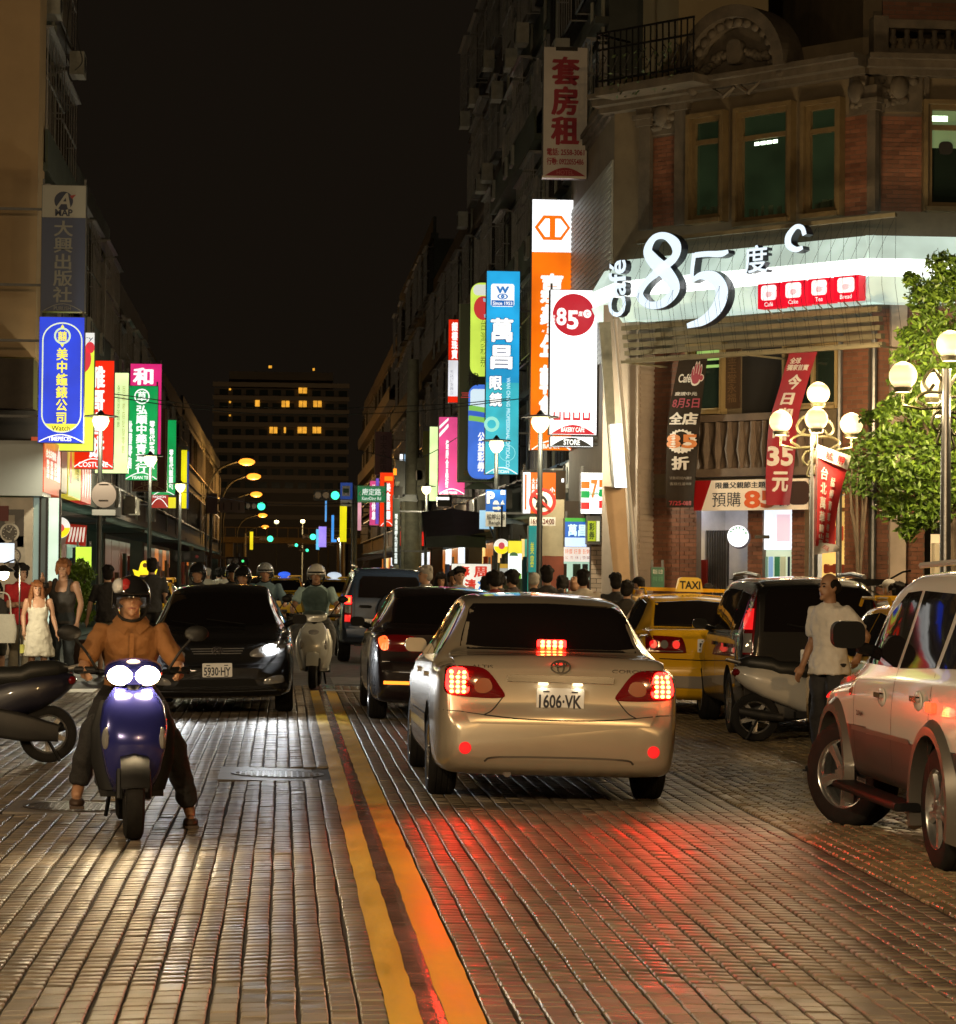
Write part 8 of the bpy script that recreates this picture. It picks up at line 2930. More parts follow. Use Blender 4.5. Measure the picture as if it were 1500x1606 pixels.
 b.loft([ring_v((-.12, -.12, .36), .07, .13, p=6), ring_v((-.13, -.40, .31), .08, .12, p=6), ring_v((-.12, -.70, .26), .05, .075, p=5)])
 b.loft([ring_v((.14, -.35, .24), .04, .04), ring_v((.15, -.58, .27), .052, .05), ring_v((.15, -.80, .31), .042, .042)])
 b.build('engine', mat('engine_grey', (.022, .021, .02), .5, .2, var=.3), t, smooth=60)
 b = MB()
 b.tube([(-.08, -.55, .12 + .2), (-.12, -.72, .02)], .014, 6)
 b.tube([(.08, -.55, .12 + .2), (.12, -.72, .02)], .014, 6)
 b.build('stand', m_blk, t)
 b = MB()
 b.tube([(0, .44, .80), (0, .33, .98)], .04, 8)
 b.tube([(-.34, .20, 1.0), (-.14, .32, .99), (.14, .32, .99), (.34, .20, 1.0)], .017, 8)
 for s in (-1, 1):
  b.tube([(s * .22, .275, 1.0), (s * .345, .195, 1.0)], .024, 8)
  b.tube([(s * .21, .33, 1.0), (s * .33, .27, .985)], .008, 5)
  b.tube(spl([(s * .22, .29, 1.01), (s * .29, .28, 1.12), (s * .36, .26, 1.20)], 4), .009, 6)
  b.ell((s * .39, .255, 1.23), (.075, .03, .05), 12, 8)
 b.build('handlebar', m_blk, t, smooth=50)
 b = MB()
 b.loft([ring_v((0, .22, 1.0), .12, .05), ring_v((0, .33, 1.0), .18, .08), ring_v((0, .40, .985), .175, .075), ring_v((0, .445, .97), .13, .05)])
 cw = b.build('headlight_cowl', pm, t, smooth=60)
 for s in ((-1, 1) if twin else (0,)):
  b = MB()
  b.ell((s * .078, .415, .975) if twin else (0, .50, .76), (.082 * big, .06 * big, .060 * big) if twin else (.10, .07, .055), 14, 10)
  b.build('headlight', lit or m_clear, t, smooth=True)
 if shield:
  b = MB()
  b.loft([[(-.15, .46, 1.02), (0, .50, 1.02), (.15, .46, 1.02)], [(-.19, .42, 1.18), (0, .45, 1.18), (.19, .42, 1.18)], [(-.17, .37, 1.33), (0, .40, 1.35), (.17, .37, 1.33)], [(-.09, .34, 1.40), (0, .36, 1.41), (.09, .34, 1.40)]], cap=False, closed=False)
  b.build('windshield', mat('smoked_shield', (.03, .05, .05), .08, alpha=.75), t, smooth=60)
 if lit:
  plight(t, (0, .56, .97), (1, .78, .46), 70, .05, 'SPOT', radians(100), (radians(78), 0, 0))
  plight(t, (0, .36, 1.10), (1, .62, .26), 3.0, .06)  # warm light added above the headlight to brighten the rider
 return t
# ================================================================== people
SK = [mat('skin_light', (.44, .26, .17), .5), mat('skin_tan', (.33, .18, .105), .5)]
HB, HBR, HG = mat('hair_black', (.010, .008, .007), .85, bump=.9, scale=16, var=.3, spec=.3), mat('hair_ginger', (.19, .07, .02), .7, bump=.9, scale=16, var=.3), mat('hair_grey', (.36, .34, .31), .8, bump=.8, scale=16, var=.2)
def cloth(name, c, v=.12):
 return mat('cloth_' + name, c, .85, var=v, bump=.9, scale=4)
J0 = dict(pel=(0, 0, .96), che=(0, .0, 1.25), nek=(0, -.01, 1.455), hed=(0, .015, 1.615), shL=(-.185, -.005, 1.40), shR=(.185, -.005, 1.40), elL=(-.235, -.02, 1.12), elR=(.235, -.02, 1.12),
   wrL=(-.25, .05, .88), wrR=(.25, .05, .88), hpL=(-.09, 0, .93), hpR=(.09, 0, .93), knL=(-.10, .02, .50), knR=(.10, .02, .50), anL=(-.10, -.02, .08), anR=(.10, -.02, .08))
def remesh(b, name, m, par, vox, smooth_n=3):
 me = bpy.data.meshes.new(name)
 me.from_pydata(b.v, [], b.f)
 bm = bmesh.new()
 bm.from_mesh(me)
 bmesh.ops.recalc_face_normals(bm, faces=bm.faces)
 bm.to_mesh(me)
 bm.free()
 tmp = bpy.data.objects.new(name, me)
 r = tmp.modifiers.new('r', 'REMESH')
 r.mode = 'VOXEL'
 r.voxel_size = vox
 if name in ('shirt', 'trousers', 'skirt'):
  if 'folds' not in bpy.data.textures:
   x = bpy.data.textures.new('folds', 'CLOUDS')
   x.noise_scale = .11
   x.noise_depth = 2
  d = tmp.modifiers.new('d', 'DISPLACE')
  d.texture = bpy.data.textures['folds']
  d.texture_coords = 'LOCAL'
  d.strength = .045
  d.mid_level = .42
 s = tmp.modifiers.new('s', 'SMOOTH')
 s.iterations = smooth_n
 s.factor = .5
 out = evaluated(tmp)
 bpy.data.objects.remove(tmp)
 bpy.data.meshes.remove(me)
 out.name = name
 out.materials.clear()
 out.materials.append(m)
 out.polygons.foreach_set('material_index', [0] * len(out.polygons))
 out.polygons.foreach_set('use_smooth', [True] * len(out.polygons))
 return link_mesh(name, out, par)
def limb(b, a, c, r0, r1):
 a, c = Vector(a), Vector(c)
 b.tube([a, a.lerp(c, .35), a.lerp(c, .7), c], [r0, r0 * 1.04, (r0 + r1 * 2) / 3, r1], 10)
 b.ell(a, (r0, r0, r0), 10, 6)
 b.ell(c, (r1, r1, r1), 10, 6)
def torso(b, J, g=0.0, fem=False, lo=True):
 p, c, n = Vector(J['pel']), Vector(J['che']), Vector(J['nek'])
 w = .9 if fem else 1.0
 rs = []
 sh = (Vector(J['shL']) + Vector(J['shR'])) / 2
 for q, rx, ry in ((p - Vector((0, 0, .09)), .145 if fem else .14, .105), (p, .165, .12), (p.lerp(c, .45), .125 * w + .01, .098), (c, .165 * w, .118), (sh.lerp(c, .35), .175 * w, .112), (sh + Vector((0, 0, .015)), .15 * w, .085), (n, .066, .066)):
  rs.append(ring_e(q, rx + g, ry + g, 18, 2.2))
 b.loft(rs)
def hand(b, w, d, side, curl=.5, s=1.0):
 """palm and five bent fingers from the wrist along direction d"""
 w, d = Vector(w), Vector(d).normalized()
 sx = Vector((side, 0, 0))
 n = d.cross(Vector((0, 1, 0)))
 n = n.normalized() if n.length > .2 else Vector((1, 0, 0))
 t = n.cross(d).normalized()
 pc = w + d * .05 * s
 b.tube([w, w + d * .045 * s, w + d * .09 * s], [.026 * s, .038 * s, .036 * s], 8)
 for k in range(4):
  o = pc + d * .04 * s + t * (k - 1.5) * .021 * s
  l = (.075, .088, .082, .062)[k] * s
  q1 = o + d * l * .5
  q2 = q1 + (d * (1 - curl) - n * side * curl * .9).normalized() * l * .5
  b.tube([o, q1, q2], [.0105 * s, .0095 * s, .008 * s], 6)
 o = w + d * .03 * s + t * .03 * s
 b.tube([o, o + (t * .8 + d).normalized() * .04 * s, o + (t * .4 + d).normalized() * .075 * s], [.013 * s, .011 * s, .009 * s], 6)
def person(label, loc, rotz=0.0, k=1.0, J=None, shirt=None, sleeve=.6, pants=None, plen=1.0, skirt=None, hair=HB, style='short', skin=0, face=False, vox=.016, helmet=None, tank=False, look=0.0,
   shoes=(.02, .02, .02), group=None, bag=None, lean_=0.0, hemz=-.11):
 Q = dict(J0)
 if J: Q.update(J)
 t = thing('person', label, 'person', loc, rot=(lean_, 0, rotz), group=group)
 t.scale = (k, k, k)
 sk = SK[skin]
 fem = style == 'long'
 hd = Vector(Q['hed'])
 R = Matrix.Translation(hd) @ Matrix.Rotation(look, 4, 'Z')
 b = MB()
 torso(b, Q, 0, fem)
 b.tube([Vector(Q['nek']) - Vector((0, 0, .04)), hd - Vector((0, .01, .07))], [.062, .055], 12)
 b.ell((0, -.012, .018), (.074, .094, .100), 16, 12, R)
 b.ell((0, .022, -.055), (.056, .066, .062), 14, 10, R)
 b.ell((0, .088, -.022), (.014, .022, .022), 8, 6, R)
 b.ell((0, .075, -.102), (.026, .022, .018), 8, 6, R)
 for s in (-1, 1): b.ell((s * .076, -.01, -.012), (.010, .022, .034), 8, 6, R)
 for s, nm in ((-1, 'L'), (1, 'R')):
  limb(b, Q['sh' + nm], Q['el' + nm], .050, .040)
  limb(b, Q['el' + nm], Q['wr' + nm], .041, .028)
  hand(b, Q['wr' + nm], Vector(Q['wr' + nm]) - Vector(Q['el' + nm]) if ('hd' + nm) not in Q else Q['hd' + nm], s, .75 if ('hd' + nm) in Q else .35)
  limb(b, Q['hp' + nm], Q['kn' + nm], .080, .055)
  limb(b, Q['kn' + nm], Q['an' + nm], .056, .038)
  an = Vector(Q['an' + nm])
  b.ell(an + Vector((0, .07, -.045)), (.043, .125, .038), 12, 8)
 remesh(b, 'body', sk, t, vox)
 if shirt:
  b = MB()
  g = .016
  if tank:
   p, c = Vector(Q['pel']), Vector(Q['che'])
   sh = (Vector(Q['shL']) + Vector(Q['shR'])) / 2
   b.loft([ring_e(q, rx, ry, 18, 2.3) for q, rx, ry in ((p + Vector((0, 0, hemz)), .175, .135), (p.lerp(c, .4), .150, .118), (c, .185 if not fem else .165, .138), (sh - Vector((0, 0, .10)), .165, .12))])
   for s in (-1, 1):
    x = s * .105
    b.tube(spl([(x * 1.1, c.y + .115, sh.z - .14), (x, c.y + .085, sh.z - .02), (x, c.y - .0, sh.z + .05), (x, c.y - .10, sh.z - .03), (x * 1.1, c.y - .11, sh.z - .14)], 4), .026 if not fem else .012, 8)
  else:
   torso(b, Q, g, fem)
   p = Vector(Q['pel'])
   b.loft([ring_e(p + Vector((0, 0, hemz)), .196, .158, 18, 2.3), ring_e(p + Vector((0, 0, .06)), .172, .128, 18, 2.3)])
   for s, nm in ((-1, 'L'), (1, 'R')):
    a, c = Vector(Q['sh' + nm]), Vector(Q['el' + nm])
    e = a.lerp(c, min(1, sleeve))
    b.tube([a + (a - e).normalized() * .03, a.lerp(e, .4), e], [.054, .064, .060], 12)
    b.ell(a - Vector((0, 0, .008)), (.056, .056, .056), 12, 8)
    if sleeve > 1: b.tube([c, c.lerp(Vector(Q['wr' + nm]), sleeve - 1)], [.060, .048], 12)
   nk = Vector(Q['nek'])
   b.tube([nk - Vector((0, 0, .05)), nk + Vector((0, .002, .018))], [.085, .074], 14)
  remesh(b, 'shirt', shirt, t, max(.013, vox * .9), 2)
 if skirt:
  b = MB()
  p = Vector(Q['pel'])
  for q in range(1):
   b.loft([[(x * (1 + .05 * sin(i * 2.3)), y, z) for i, (x, y, z) in enumerate(ring_e(p + Vector((0, 0, dz)), rx, ry, 24, 2))] for dz, rx, ry in ((.16, .135, .11), (0, .185, .145), (-.2, .22, .18), (-.46, .27, .22))])
  remesh(b, 'skirt', skirt, t, .016, 2)
 if pants:
  b = MB()
  p = Vector(Q['pel'])
  b.loft([ring_e(p + Vector((0, 0, dz)), rx, ry, 18, 2.3) for dz, rx, ry in ((.05, .165, .125), (-.04, .178, .135), (-.10, .165, .13))])
  for nm in 'LR':
   h, kn, an = (Vector(Q[j + nm]) for j in ('hp', 'kn', 'an'))
   b.tube([h + Vector((0, 0, .02)), h.lerp(kn, .5), kn], [.098, .090, .076], 12)
   b.ell(kn, (.076, .076, .076), 10, 8)
   if plen > .6: b.tube([kn, kn.lerp(an, .5), kn.lerp(an, (plen - .5) * 2)], [.076, .070, .062], 12)
   elif plen > .5: b.tube([kn, kn.lerp(an, .3)], [.082, .085], 12)
  remesh(b, 'trousers', pants, t, max(.014, vox * .9), 2)
 for nm in 'LR':
  an = Vector(Q['an' + nm])
  b = MB()
  b.ell(an + Vector((0, .07, -.048)), (.050, .137, .036), 12, 8)
  b.bx(an.x - .045, an.x + .045, an.y - .05, an.y + .195, an.z - .080, an.z - .062)
  b.build('shoe', mat('shoe_%d' % int(shoes[0] * 100), shoes, .6), t, smooth=40)
 if helmet:
  b = MB(R)
  n = 18
  rows = []
  for i in range(9):
   a = pi / 2 * i / 8
   rows.append([(.128 * cos(q) * cos(a - .0) if i < 8 else .006 * cos(q), -.012 + (.150 * sin(q)) * cos(a) if i < 8 else -.012 + .006 * sin(q), .005 + .145 * sin(a) - (.07 if sin(q) < .2 and i == 0 else 0)) for q in [2 * pi * j / n for j in range(n)]])
  b.loft(rows)
  hm = b.build('helmet', helmet, t, smooth=60)
  b = MB(R)
  b.loft([[(.12 * sin(q), .135 * cos(q) - .012, .045) for q in [-1.1 + 2.2 * j / 8 for j in range(9)]], [(.135 * sin(q), .21 * cos(q) - .03, .03) for q in [-1.0 + 2.0 * j / 8 for j in range(9)]], [(.12 * sin(q), .20 * cos(q) - .03, .022) for q in [-1.0 + 2.0 * j / 8 for j in range(9)]]], cap=False, closed=False)
  b.build('peak', m_blk, hm, smooth=50)
  b = MB(R)
  b.tube(spl([(-.11, 0, -.03), (-.075, .02, -.12), (0, .05, -.148), (.075, .02, -.12), (.11, 0, -.03)], 4), .010, 6)
  b.build('chin_strap', m_blk, hm)
 elif style != 'none':
  b = MB()
  rr = random.Random(sum(map(ord, label)) % 999)
  if style == 'cap':
   b.ell((0, -.01, .065), (.088, .105, .075), 14, 8, R)
   b.loft([[(.07 * sin(q), .07 * cos(q) + .02, .07) for q in (-1, -.5, 0, .5, 1)], [(.075 * sin(q), .15 * cos(q) + .02, .055) for q in (-.9, -.45, 0, .45, .9)], [(.075 * sin(q), .15 * cos(q) + .02, .045) for q in (-.9, -.45, 0, .45, .9)], [(.07 * sin(q), .07 * cos(q) + .02, .05) for q in (-1, -.5, 0, .5, 1)]], cap=True, closed=False, M=R)
   b.ell((0, -.045, .01), (.082, .07, .08), 12, 8, R)
   remesh(b, 'cap', hair, t, .012, 1)
  else:
   if style == 'bald':
    b.ell((0, -.055, -.005), (.084, .07, .07), 14, 10, R)
    for s in (-1, 1): b.ell((s * .068, -.02, .02), (.018, .06, .05), 10, 8, R)
   else:
    b.ell((0, -.028, .048), (.090, .102, .092), 16, 10, R)
    b.ell((0, -.050, -.02), (.086, .078, .085), 14, 10, R)
    for q in range(26):
     a = rr.uniform(0, 2 * pi)
     e = rr.uniform(.1, 1.3)
     d = Vector((cos(a) * cos(e) * .088, sin(a) * cos(e) * .10 - .025, sin(e) * .09 + .05))
     if style == 'spiky':
      b.tube([d * .9, d * 1.12, d * 1.35 + Vector((rr.uniform(-.02, .02), rr.uniform(-.02, .02), -.012))], [.03, .02, .005], 6, M=R)
     else:
      b.ell(d, (.024, .024, .02), 7, 5, R)
    for q in range(7):
     x = -.066 + q * .022
     z0 = .058 if style == 'short' else .03
     b.tube([(x, .045, .10), (x * 1.1, .082, .068), (x * 1.15 + rr.uniform(-.008, .008), .083, z0 + rr.uniform(-.015, .01))], [.024, .018, .008], 6, M=R)
    if style in ('spiky', 'long', 'mop'):
     for s in (-1, 1):
      b.tube([(s * .078, .02, .05), (s * .088, .015, -.02), (s * .080, .02, -.085 if style != 'long' else -.30)], [.03, .028, .012], 8, M=R)
      if style == 'long':
       b.tube([(s * .07, -.03, .0), (s * .10, -.01, -.15), (s * .10, .04, -.34)], [.045, .045, .02], 8, M=R)
     if style == 'long': b.tube([(0, -.07, .0), (0, -.09, -.2), (0, -.08, -.32)], [.07, .07, .03], 10, M=R)
   remesh(b, 'hair', hair, t, .0115, 1)
 if face:
  for s in (-1, 1):
   b = MB(R)
   b.ell((s * .031, .0765, .004), (.0155, .009, .0075), 10, 6)
   b.build('eye', mat('eye_dark', (.02, .014, .012), .25), t, smooth=True)
   b = MB(R)
   b.tube([(s * .013, .083, .024), (s * .032, .081, .030), (s * .050, .070, .025)], [.004, .005, .003], 6)
   b.build('eyebrow', HB, t)
  b = MB(R)
  b.tube([(-.024, .080, -.066), (0, .087, -.064), (.024, .080, -.066)], [.003, .0062, .003], 6)
  b.build('mouth', mat('lips', (.24, .085, .07), .45), t)
 return t
def at_feet(px, Y):
 return G_at(px, Y)
# ---------------- scooter riders
m_violet = mat('violet_blue_paint', (.028, .032, .20), .2, .3, coat=1.0)
m_silverp = mat('silver_scooter_paint', (.62, .64, .61), .28, .25, coat=.8)
RIDE = dict(pel=(0, -.22, .86), che=(0, -.14, 1.13), nek=(0, -.08, 1.335), hed=(0, -.045, 1.495), shL=(-.19, -.09, 1.28), shR=(.19, -.09, 1.28), elL=(-.30, .02, 1.06), elR=(.30, .02, 1.06), wrL=(-.30, .16, 1.03), wrR=(.30, .16, 1.03),
   hdL=(.05, 1, -.15), hdR=(-.05, 1, -.15), hpL=(-.10, -.20, .84), hpR=(.10, -.20, .84), knL=(-.22, .16, .70), knR=(.22, .16, .70), anL=(-.17, .10, .40), anR=(.17, .10, .40))
r1 = dict(RIDE)
r1.update(anL=(-.40, -.10, .09), knL=(-.27, .14, .56), anR=(.34, .12, .24), knR=(.25, .20, .64), hdL=(.05, 1, -.25), hdR=(-.05, 1, -.25))
q = G(205, 1318)
yaw = pi + .10
scooter('violet-blue scooter with dazzling twin headlights ridden towards the viewer', (q.x - .05, q.y + .66, q.z), yaw, m_violet, lit=m_hot)
mh = mat('helmet_black', (.012, .012, .013), .12, coat=1)
pr = person('person in an orange-brown shirt and black helmet riding the near violet scooter', (q.x - .05, q.y + .66, q.z), yaw, .965, r1, cloth('rust', (.20, .088, .026)), .95, cloth('black_trousers', (.014, .013, .013)), .92, skin=1, face=True, vox=.012, helmet=mh, shoes=(.05, .03, .02))
for s_ in (-1, 1):
 b = MB(Matrix.Translation(Vector(r1['nek'])))
 b.loft([[(s_ * .02, .095, -.035), (s_ * .075, .06, .03), (s_ * .085, -.02, .055)], [(s_ * .05, .125, -.075), (s_ * .115, .085, -.02), (s_ * .12, -.02, .012)]], cap=False, closed=False)
 b.build('collar', cloth('rust', (.2, .09, .03)), pr, smooth=60)
b = MB()
stroke(b, [Vector((0, 1.27)), Vector((0, 1.1)), Vector((0, .9))], [.028, .028, .028], -.004, .0, False)
b.v = [(x, (-.14 + .14 + (1.13 - z) * -.30) + .005 + y + (.045 if z > 1.2 else .045), z) for x, y, z in b.v]
b.build('button_placket', cloth('rust', (.2, .09, .03)), pr)
for nm, cc, dx in (('helmet_reflection', (.55, .56, .58), .085), ('helmet_reflection', (.40, .03, .03), .04)):  # reflections on the helmet shell put in as pale and red patches
 b = MB(Matrix.Translation(Vector(r1['hed'])))
 b.ell((dx, .055, .075), (.045, .07, .055), 10, 8)
 b.build(nm, mat('glint_%d' % int(cc[0] * 100), cc, .15, coat=1), pr, smooth=True)
q = G(495, 1081)
scooter('silver scooter with smoked windshield ridden towards the viewer beside the yellow line', (q.x, q.y + .66, q.z), pi - .06, m_silverp, lower=mat('silver_lower', (.50, .52, .49), .35, .2), shield=True, twin=False)
person('person in a pale teal polo shirt and white helmet riding the silver scooter', (q.x, q.y + .72, q.z), pi - .06, 1.05, RIDE, cloth('teal', (.34, .50, .52)), .7, cloth('grey_trousers', (.09, .09, .09)), .95, skin=1, face=True, vox=.014, helmet=mat('helmet_white', (.6, .6, .56), .2, coat=.8))
q = G_at(452, 95)
scooter('dark scooter with a blinding white headlight between the sedans', q, pi, m_blk, big=2.6, lit=mat('white_headlight_lit', (.9, .9, .9), .2, emit=(.92, .97, 1.0), es=90.0), twin=True)  # lenses enlarged so their bright shape takes in the headlight's glare
person('person in dark clothes riding the scooter with the blinding white headlight', q, pi, 1.0, RIDE, cloth('dark', (.03, .03, .03)), 1.5, cloth('black_trousers', (.014, .013, .013)), .95, skin=1, vox=.022, helmet=mh)
for (px, Y, sh, hm, lb) in ((416, 41, cloth('steel_blue', (.10, .17, .21)), mat('helmet_grey', (.25, .27, .28), .25, coat=.6), 'person in a blue shirt and grey helmet riding behind the black sedan'),
       (310, 38.5, cloth('dark', (.03, .03, .03)), mh, 'person in a glossy black helmet and mask riding at the left of the black sedan'),
       (381, 37.0, cloth('dark', (.03, .03, .03)), mh, 'person in a shiny black helmet just above the black sedan roof'),
       (366, 43, cloth('dark', (.03, .03, .03)), mh, 'person in dark clothes and helmet farther behind the black sedan')):
 q = G_at(px, Y)
 scooter('dark scooter under the ' + lb.replace('person in ', 'rider in ').split(' riding')[0].split(' just')[0].split(' farther')[0] + (' far behind' if px == 366 else ''), q, pi, m_blk, group='scooters behind the black sedan')
 person(lb, q, pi, 1.08 if px != 381 else 1.04, RIDE, sh, 1.5, cloth('black_trousers', (.014, .013, .013)), .95, skin=1, vox=.020, helmet=hm, face=px in (381, 416))
# parked scooters
q = G(72, 1196)
scooter('dark violet scooter parked side-on with a long black seat at the left edge', (q.x - .60, q.y - .08, q.z), pi / 2 + .12, mat('dark_violet_paint', (.010, .010, .022), .4, 0, coat=.8), roll=0)
scooter('violet scooter cut off by the left edge in front of the pedestrians', (q.x - 1.08, q.y + .9, gz(-3)), -.5, m_violet, wheel_turn=.3)
q = G(1190, 1164)
scooter('white and black scooter parked side-on behind the silver sedan and the white off-roader', (q.x + .60, q.y + .05, q.z), -pi / 2 - .08, mat('scooter_white', (.55, .53, .48), .3, coat=.6), roll=-.06)
# ---------------- pedestrians on the left
tk = dict(wrL=(-.22, .03, .87), elL=(-.25, -.04, 1.13), elR=(.27, .06, 1.18), wrR=(.22, .24, 1.42), hed=(-.01, .03, 1.605))
person('person with ginger shaggy hair and glasses in a grey tank top and jeans', at_feet(99, 37.5), pi - .2, 1.05, tk, cloth('grey_tank', (.055, .055, .055)), 0, cloth('jeans', (.035, .048, .06), .25), 1.0, hair=HBR, style='spiky', face=True, vox=.012, tank=True)
person('person with long ginger hair in a white strap dress holding a yellow cup', at_feet(61, 37.0), pi + .15, .88, dict(elL=(-.24, -.03, 1.14), wrL=(-.30, .08, .90), elR=(.24, -.06, 1.15), wrR=(.23, .02, .92), hed=(.03, .03, 1.60)), cloth('cream_dress', (.58, .58, .50), .06), 0, skirt=cloth('cream_skirt', (.58, .58, .50), .08), hair=HBR, style='long', face=True, vox=.012, tank=True, look=.1)
q = at_feet(33, 38.6)
person('person in a red T-shirt with white trim and folded arms at the left', q, pi + .5, 1.02, dict(elL=(-.22, .09, 1.13), wrL=(.02, .20, 1.13), elR=(.22, .09, 1.13), wrR=(-.02, .22, 1.17), hdL=(1, .1, 0), hdR=(-1, .1, 0)), cloth('red_tee', (.42, .015, .018)), .75, cloth('khaki', (.30, .27, .20)), 1.0, style='mop', face=True, vox=.013, look=.3)
person('person with dark hair and a pale bag cut off by the left edge', at_feet(-4, 39.5), pi, .86, None, cloth('dark_grey', (.06, .06, .055)), .8, cloth('dark_skirt', (.06, .06, .05)), .5, style='mop', vox=.018)
for (x, y, z0, nm, lb, cc) in ((5, 38.0, .55, 'shoulder_bag', 'large pale bag hanging at the left edge beside the red T-shirt', (.55, .56, .50)),):
 p = P(x, 900, y)
 t = thing(nm, lb, 'bag', (p.x, y - .25, gz(p.x) + .62))
 b = MB()
 b.loft([ring_e((0, 0, 0), .22, .09), ring_e((0, 0, .2), .24, .10), ring_e((0, 0, .42), .20, .05)])
 b.build('pouch', cloth('bag', cc, .08), t, smooth=60)
 b = MB()
 b.tube(spl([(-.15, 0, .4), (-.1, .05, .7), (.1, .05, .7), (.15, 0, .4)], 5), .012, 6)
 b.build('strap', cloth('bag', cc), t)
p = P(33, 1018, 36.8)
t = thing('paper_cup', 'small yellow drink cup held low by the girl in white', 'cup', (p.x, 36.9, p.z - .06))
b = MB()
b.lathe([(.030, 0), (.042, .12), (.044, .122)], 14)
b.build('cup', paint('cup_yellow', (215, 220, 120), .4), t, smooth=40)
p = P(70, 918, 37.2)
t = thing('camera', 'small dark camera held up near the face of the ginger-haired person', 'camera', (p.x, 37.15, p.z))
b = MB()
b.rbox((0, 0, 0), (.13, .06, .08), .015)
b.build('camera_body', m_blk, t)
b = MB()
b.tube([(0, -.03, 0), (0, -.07, 0)], .025, 12)
b.build('lens', m_clear, t)
person('person seen from behind in a black T-shirt and khaki shorts', at_feet(169, 41.0), .2, 1.0, dict(elL=(-.27, 0, 1.13), wrL=(-.30, .08, .90)), cloth('black_tee', (.018, .016, .016)), .85, cloth('khaki', (.30, .27, .20)), .55, vox=.015)
person('person walking behind the near rider with only dark hair visible', at_feet(238, 46), 0, 1.08, None, cloth('dark', (.03, .03, .03)), .8, cloth('black_trousers', (.014, .013, .013)), 1.0, vox=.022)
for i, (px, Y, cc) in enumerate(((326, 62, (.45, .44, .38)), (343, 66, (.5, .5, .46)), (352, 60, (.48, .46, .4)))):
 person('person in a pale top crossing far behind the riders, ' + ('leftmost of three', 'middle of three', 'rightmost of three')[i], at_feet(px, Y), .3 * i, 1.0, None, cloth('pale_%d' % i, cc), .7, cloth('khaki', (.30, .27, .20)), 1.0, vox=.025, style='cap' if i == 0 else 'mop', hair=HG if i == 0 else HB)
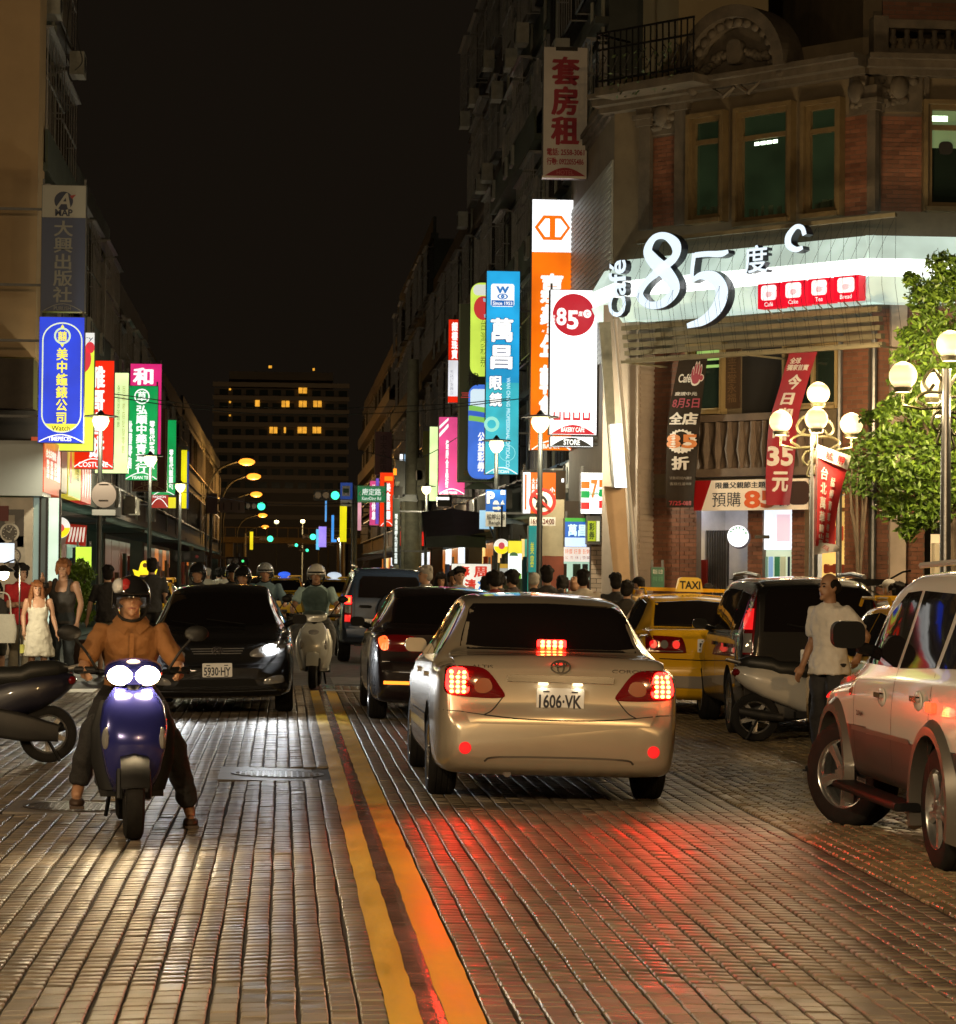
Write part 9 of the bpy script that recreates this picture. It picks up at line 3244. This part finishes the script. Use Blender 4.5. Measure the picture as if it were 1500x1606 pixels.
# ---------------- crowd on the right pavement
CROWD = [(668, 38, -1.75, HG, 'short', (.34, .33, .31), 'person with thick white hair in profile looking left behind the black sedan', 1.0, True),
  (692, 42, pi, HB, 'long', (.05, .05, .05), 'person with long dark hair facing the viewer beside the white-haired person', .95, True),
  (721, 39, pi - .2, HB, 'short', (.30, .33, .36), 'person in a grey T-shirt standing in front of the stall price board', 1.0, True),
  (711, 43, pi, HB, 'mop', (.06, .05, .05), 'person half hidden behind the grey T-shirt', .98, False),
  (757, 37, .6, HB, 'short', (.38, .50, .03), 'person in a lime green top bending behind the silver sedan', .95, False),
  (775, 36, -.4, HB, 'mop', (.20, .03, .03), 'person with wild dark hair and a dark red top in the crowd', .97, False),
  (783, 40, .3, HB, 'mop', (.05, .04, .04), 'person with bushy hair seen from behind left of the pole', .97, False),
  (804, 39, -1.0, HB, 'mop', (.05, .035, .035), 'person in maroon with brown hair turning right near the drink poster', .99, False),
  (838, 38, .1, HG, 'cap', (.40, .38, .34), 'person in a beige cap and pale shirt seen from behind', .97, False),
  (858, 36, .0, HB, 'short', (.035, .03, .03), 'tall person in a dark shirt in the centre of the crowd', 1.02, False),
  (882, 40, .4, HB, 'mop', (.08, .03, .025), 'person with dark hair in front of the red pillar base', .95, False),
  (903, 41, .8, SK[1], 'short', (.05, .05, .05), 'person glimpsed in front of the counter window', .94, False),
  (915, 36, .2, HB, 'short', (.50, .45, .38), 'person in a cream T-shirt seen from behind left of the leaning board', 1.0, False),
  (966, 36, -.1, HB, 'short', (.02, .018, .018), 'person with cropped hair and a black top by the leaning board', .98, False),
  (984, 34.5, .4, HB, 'mop', (.03, .025, .02), 'shorter person with dark hair right of the black top', .92, False),
  (1003, 38, -.9, HB, 'cap', (.42, .28, .12), 'person raising an arm in front of the grey corner column', .96, False),
  (1160, 40.5, -1.0, HB, 'cap', (.50, .50, .52), 'person in a black cap and white shirt by the lit arcade', .99, True),
  (1185, 40.2, -.4, mat('hat_blue', (.22, .26, .30), .7), 'cap', (.08, .08, .10), 'person in a pale blue hat just above the black wagon roof', .93, False),
  (1112, 41, .6, HB, 'short', (.12, .13, .17), 'person in a striped shirt leaning behind the yellow taxi', .90, False),
  (1396, 31.5, -.6, mat('hat_grey', (.30, .29, .27), .7), 'cap', (.10, .10, .10), 'person in a grey cap at the right behind the taxi', .96, False),
  (1407, 30.5, -1.3, HB, 'mop', (.30, .10, .03), 'person with dark hair in profile beside the grey cap', .94, True)]
for i, (px, Y, rz, hr, st, cc, lb, k, fc) in enumerate(CROWD):
 J = {}
 if px == 1003: J = dict(elR=(.34, .12, 1.36), wrR=(.22, .22, 1.55))
 if px == 757: J = dict(nek=(0, .08, 1.42), hed=(0, .14, 1.56))
 person(lb, at_feet(px, Y), -rz, k, J, cloth('crowd_%d' % i, cc), .8, cloth('black_trousers' if i % 3 else 'jeans', (.03, .035, .045)), 1.0, hair=hr, style=st, skin=i % 2, face=fc, vox=.020, group=None)
# the bald man beside the black wagon
person('balding person in a white short-sleeved shirt standing beside the black wagon', at_feet(1302, 21.7), pi - 1.0, .985, dict(elR=(.25, -.04, 1.13), wrR=(.25, .08, .92), elL=(-.33, -.12, 1.19), wrL=(-.20, -.16, 1.02)), cloth('white_shirt', (.66, .63, .58)), .8, cloth('navy_trousers', (.025, .025, .028)), 1.0, style='bald', skin=1, face=True, vox=.012, look=-.1)
# stall lamp at the left edge
p = P(6, 892, 36.0)
t = thing('stall_lamp', 'bare warm bulb lamp on a thin post at the left edge above the red T-shirt', 'lamp', (p.x, 36.0, gz(p.x)))
b = MB()
b.tube([(.22, .05, 0), (.22, .05, p.z + .1), (.15, .05, p.z + .22), (0, 0, p.z + .16)], .012, 6)
b.build('post', m_pole, t, smooth=True)
b = MB()
b.lathe([(.03, p.z + .14), (.17, p.z + .05), (.165, p.z + .045), (.03, p.z + .13)], 16)
b.build('lamp_shade', m_pole, t, smooth=True)
b = MB()
b.ell((0, 0, p.z + .02), (.075, .075, .09), 14, 10)
b.build('bulb', mat('bulb_lit', (.8, .7, .5), .3, emit=(1, .80, .45), es=12.0), t, smooth=True)
plight(t, (0, -.05, p.z - .14), (1, .80, .52), 75, .08)
s = Sign('tilted_menu_light', 'tilted white lit menu panel at the left edge above the stall lamp', (-8, 852, 22, 882), 42, th=.05, br=False)
s.panel((-8, 852, 22, 882), lit('menu_white', (225, 240, 255), 1.1))
bpy.data.scenes.remove(TS_)
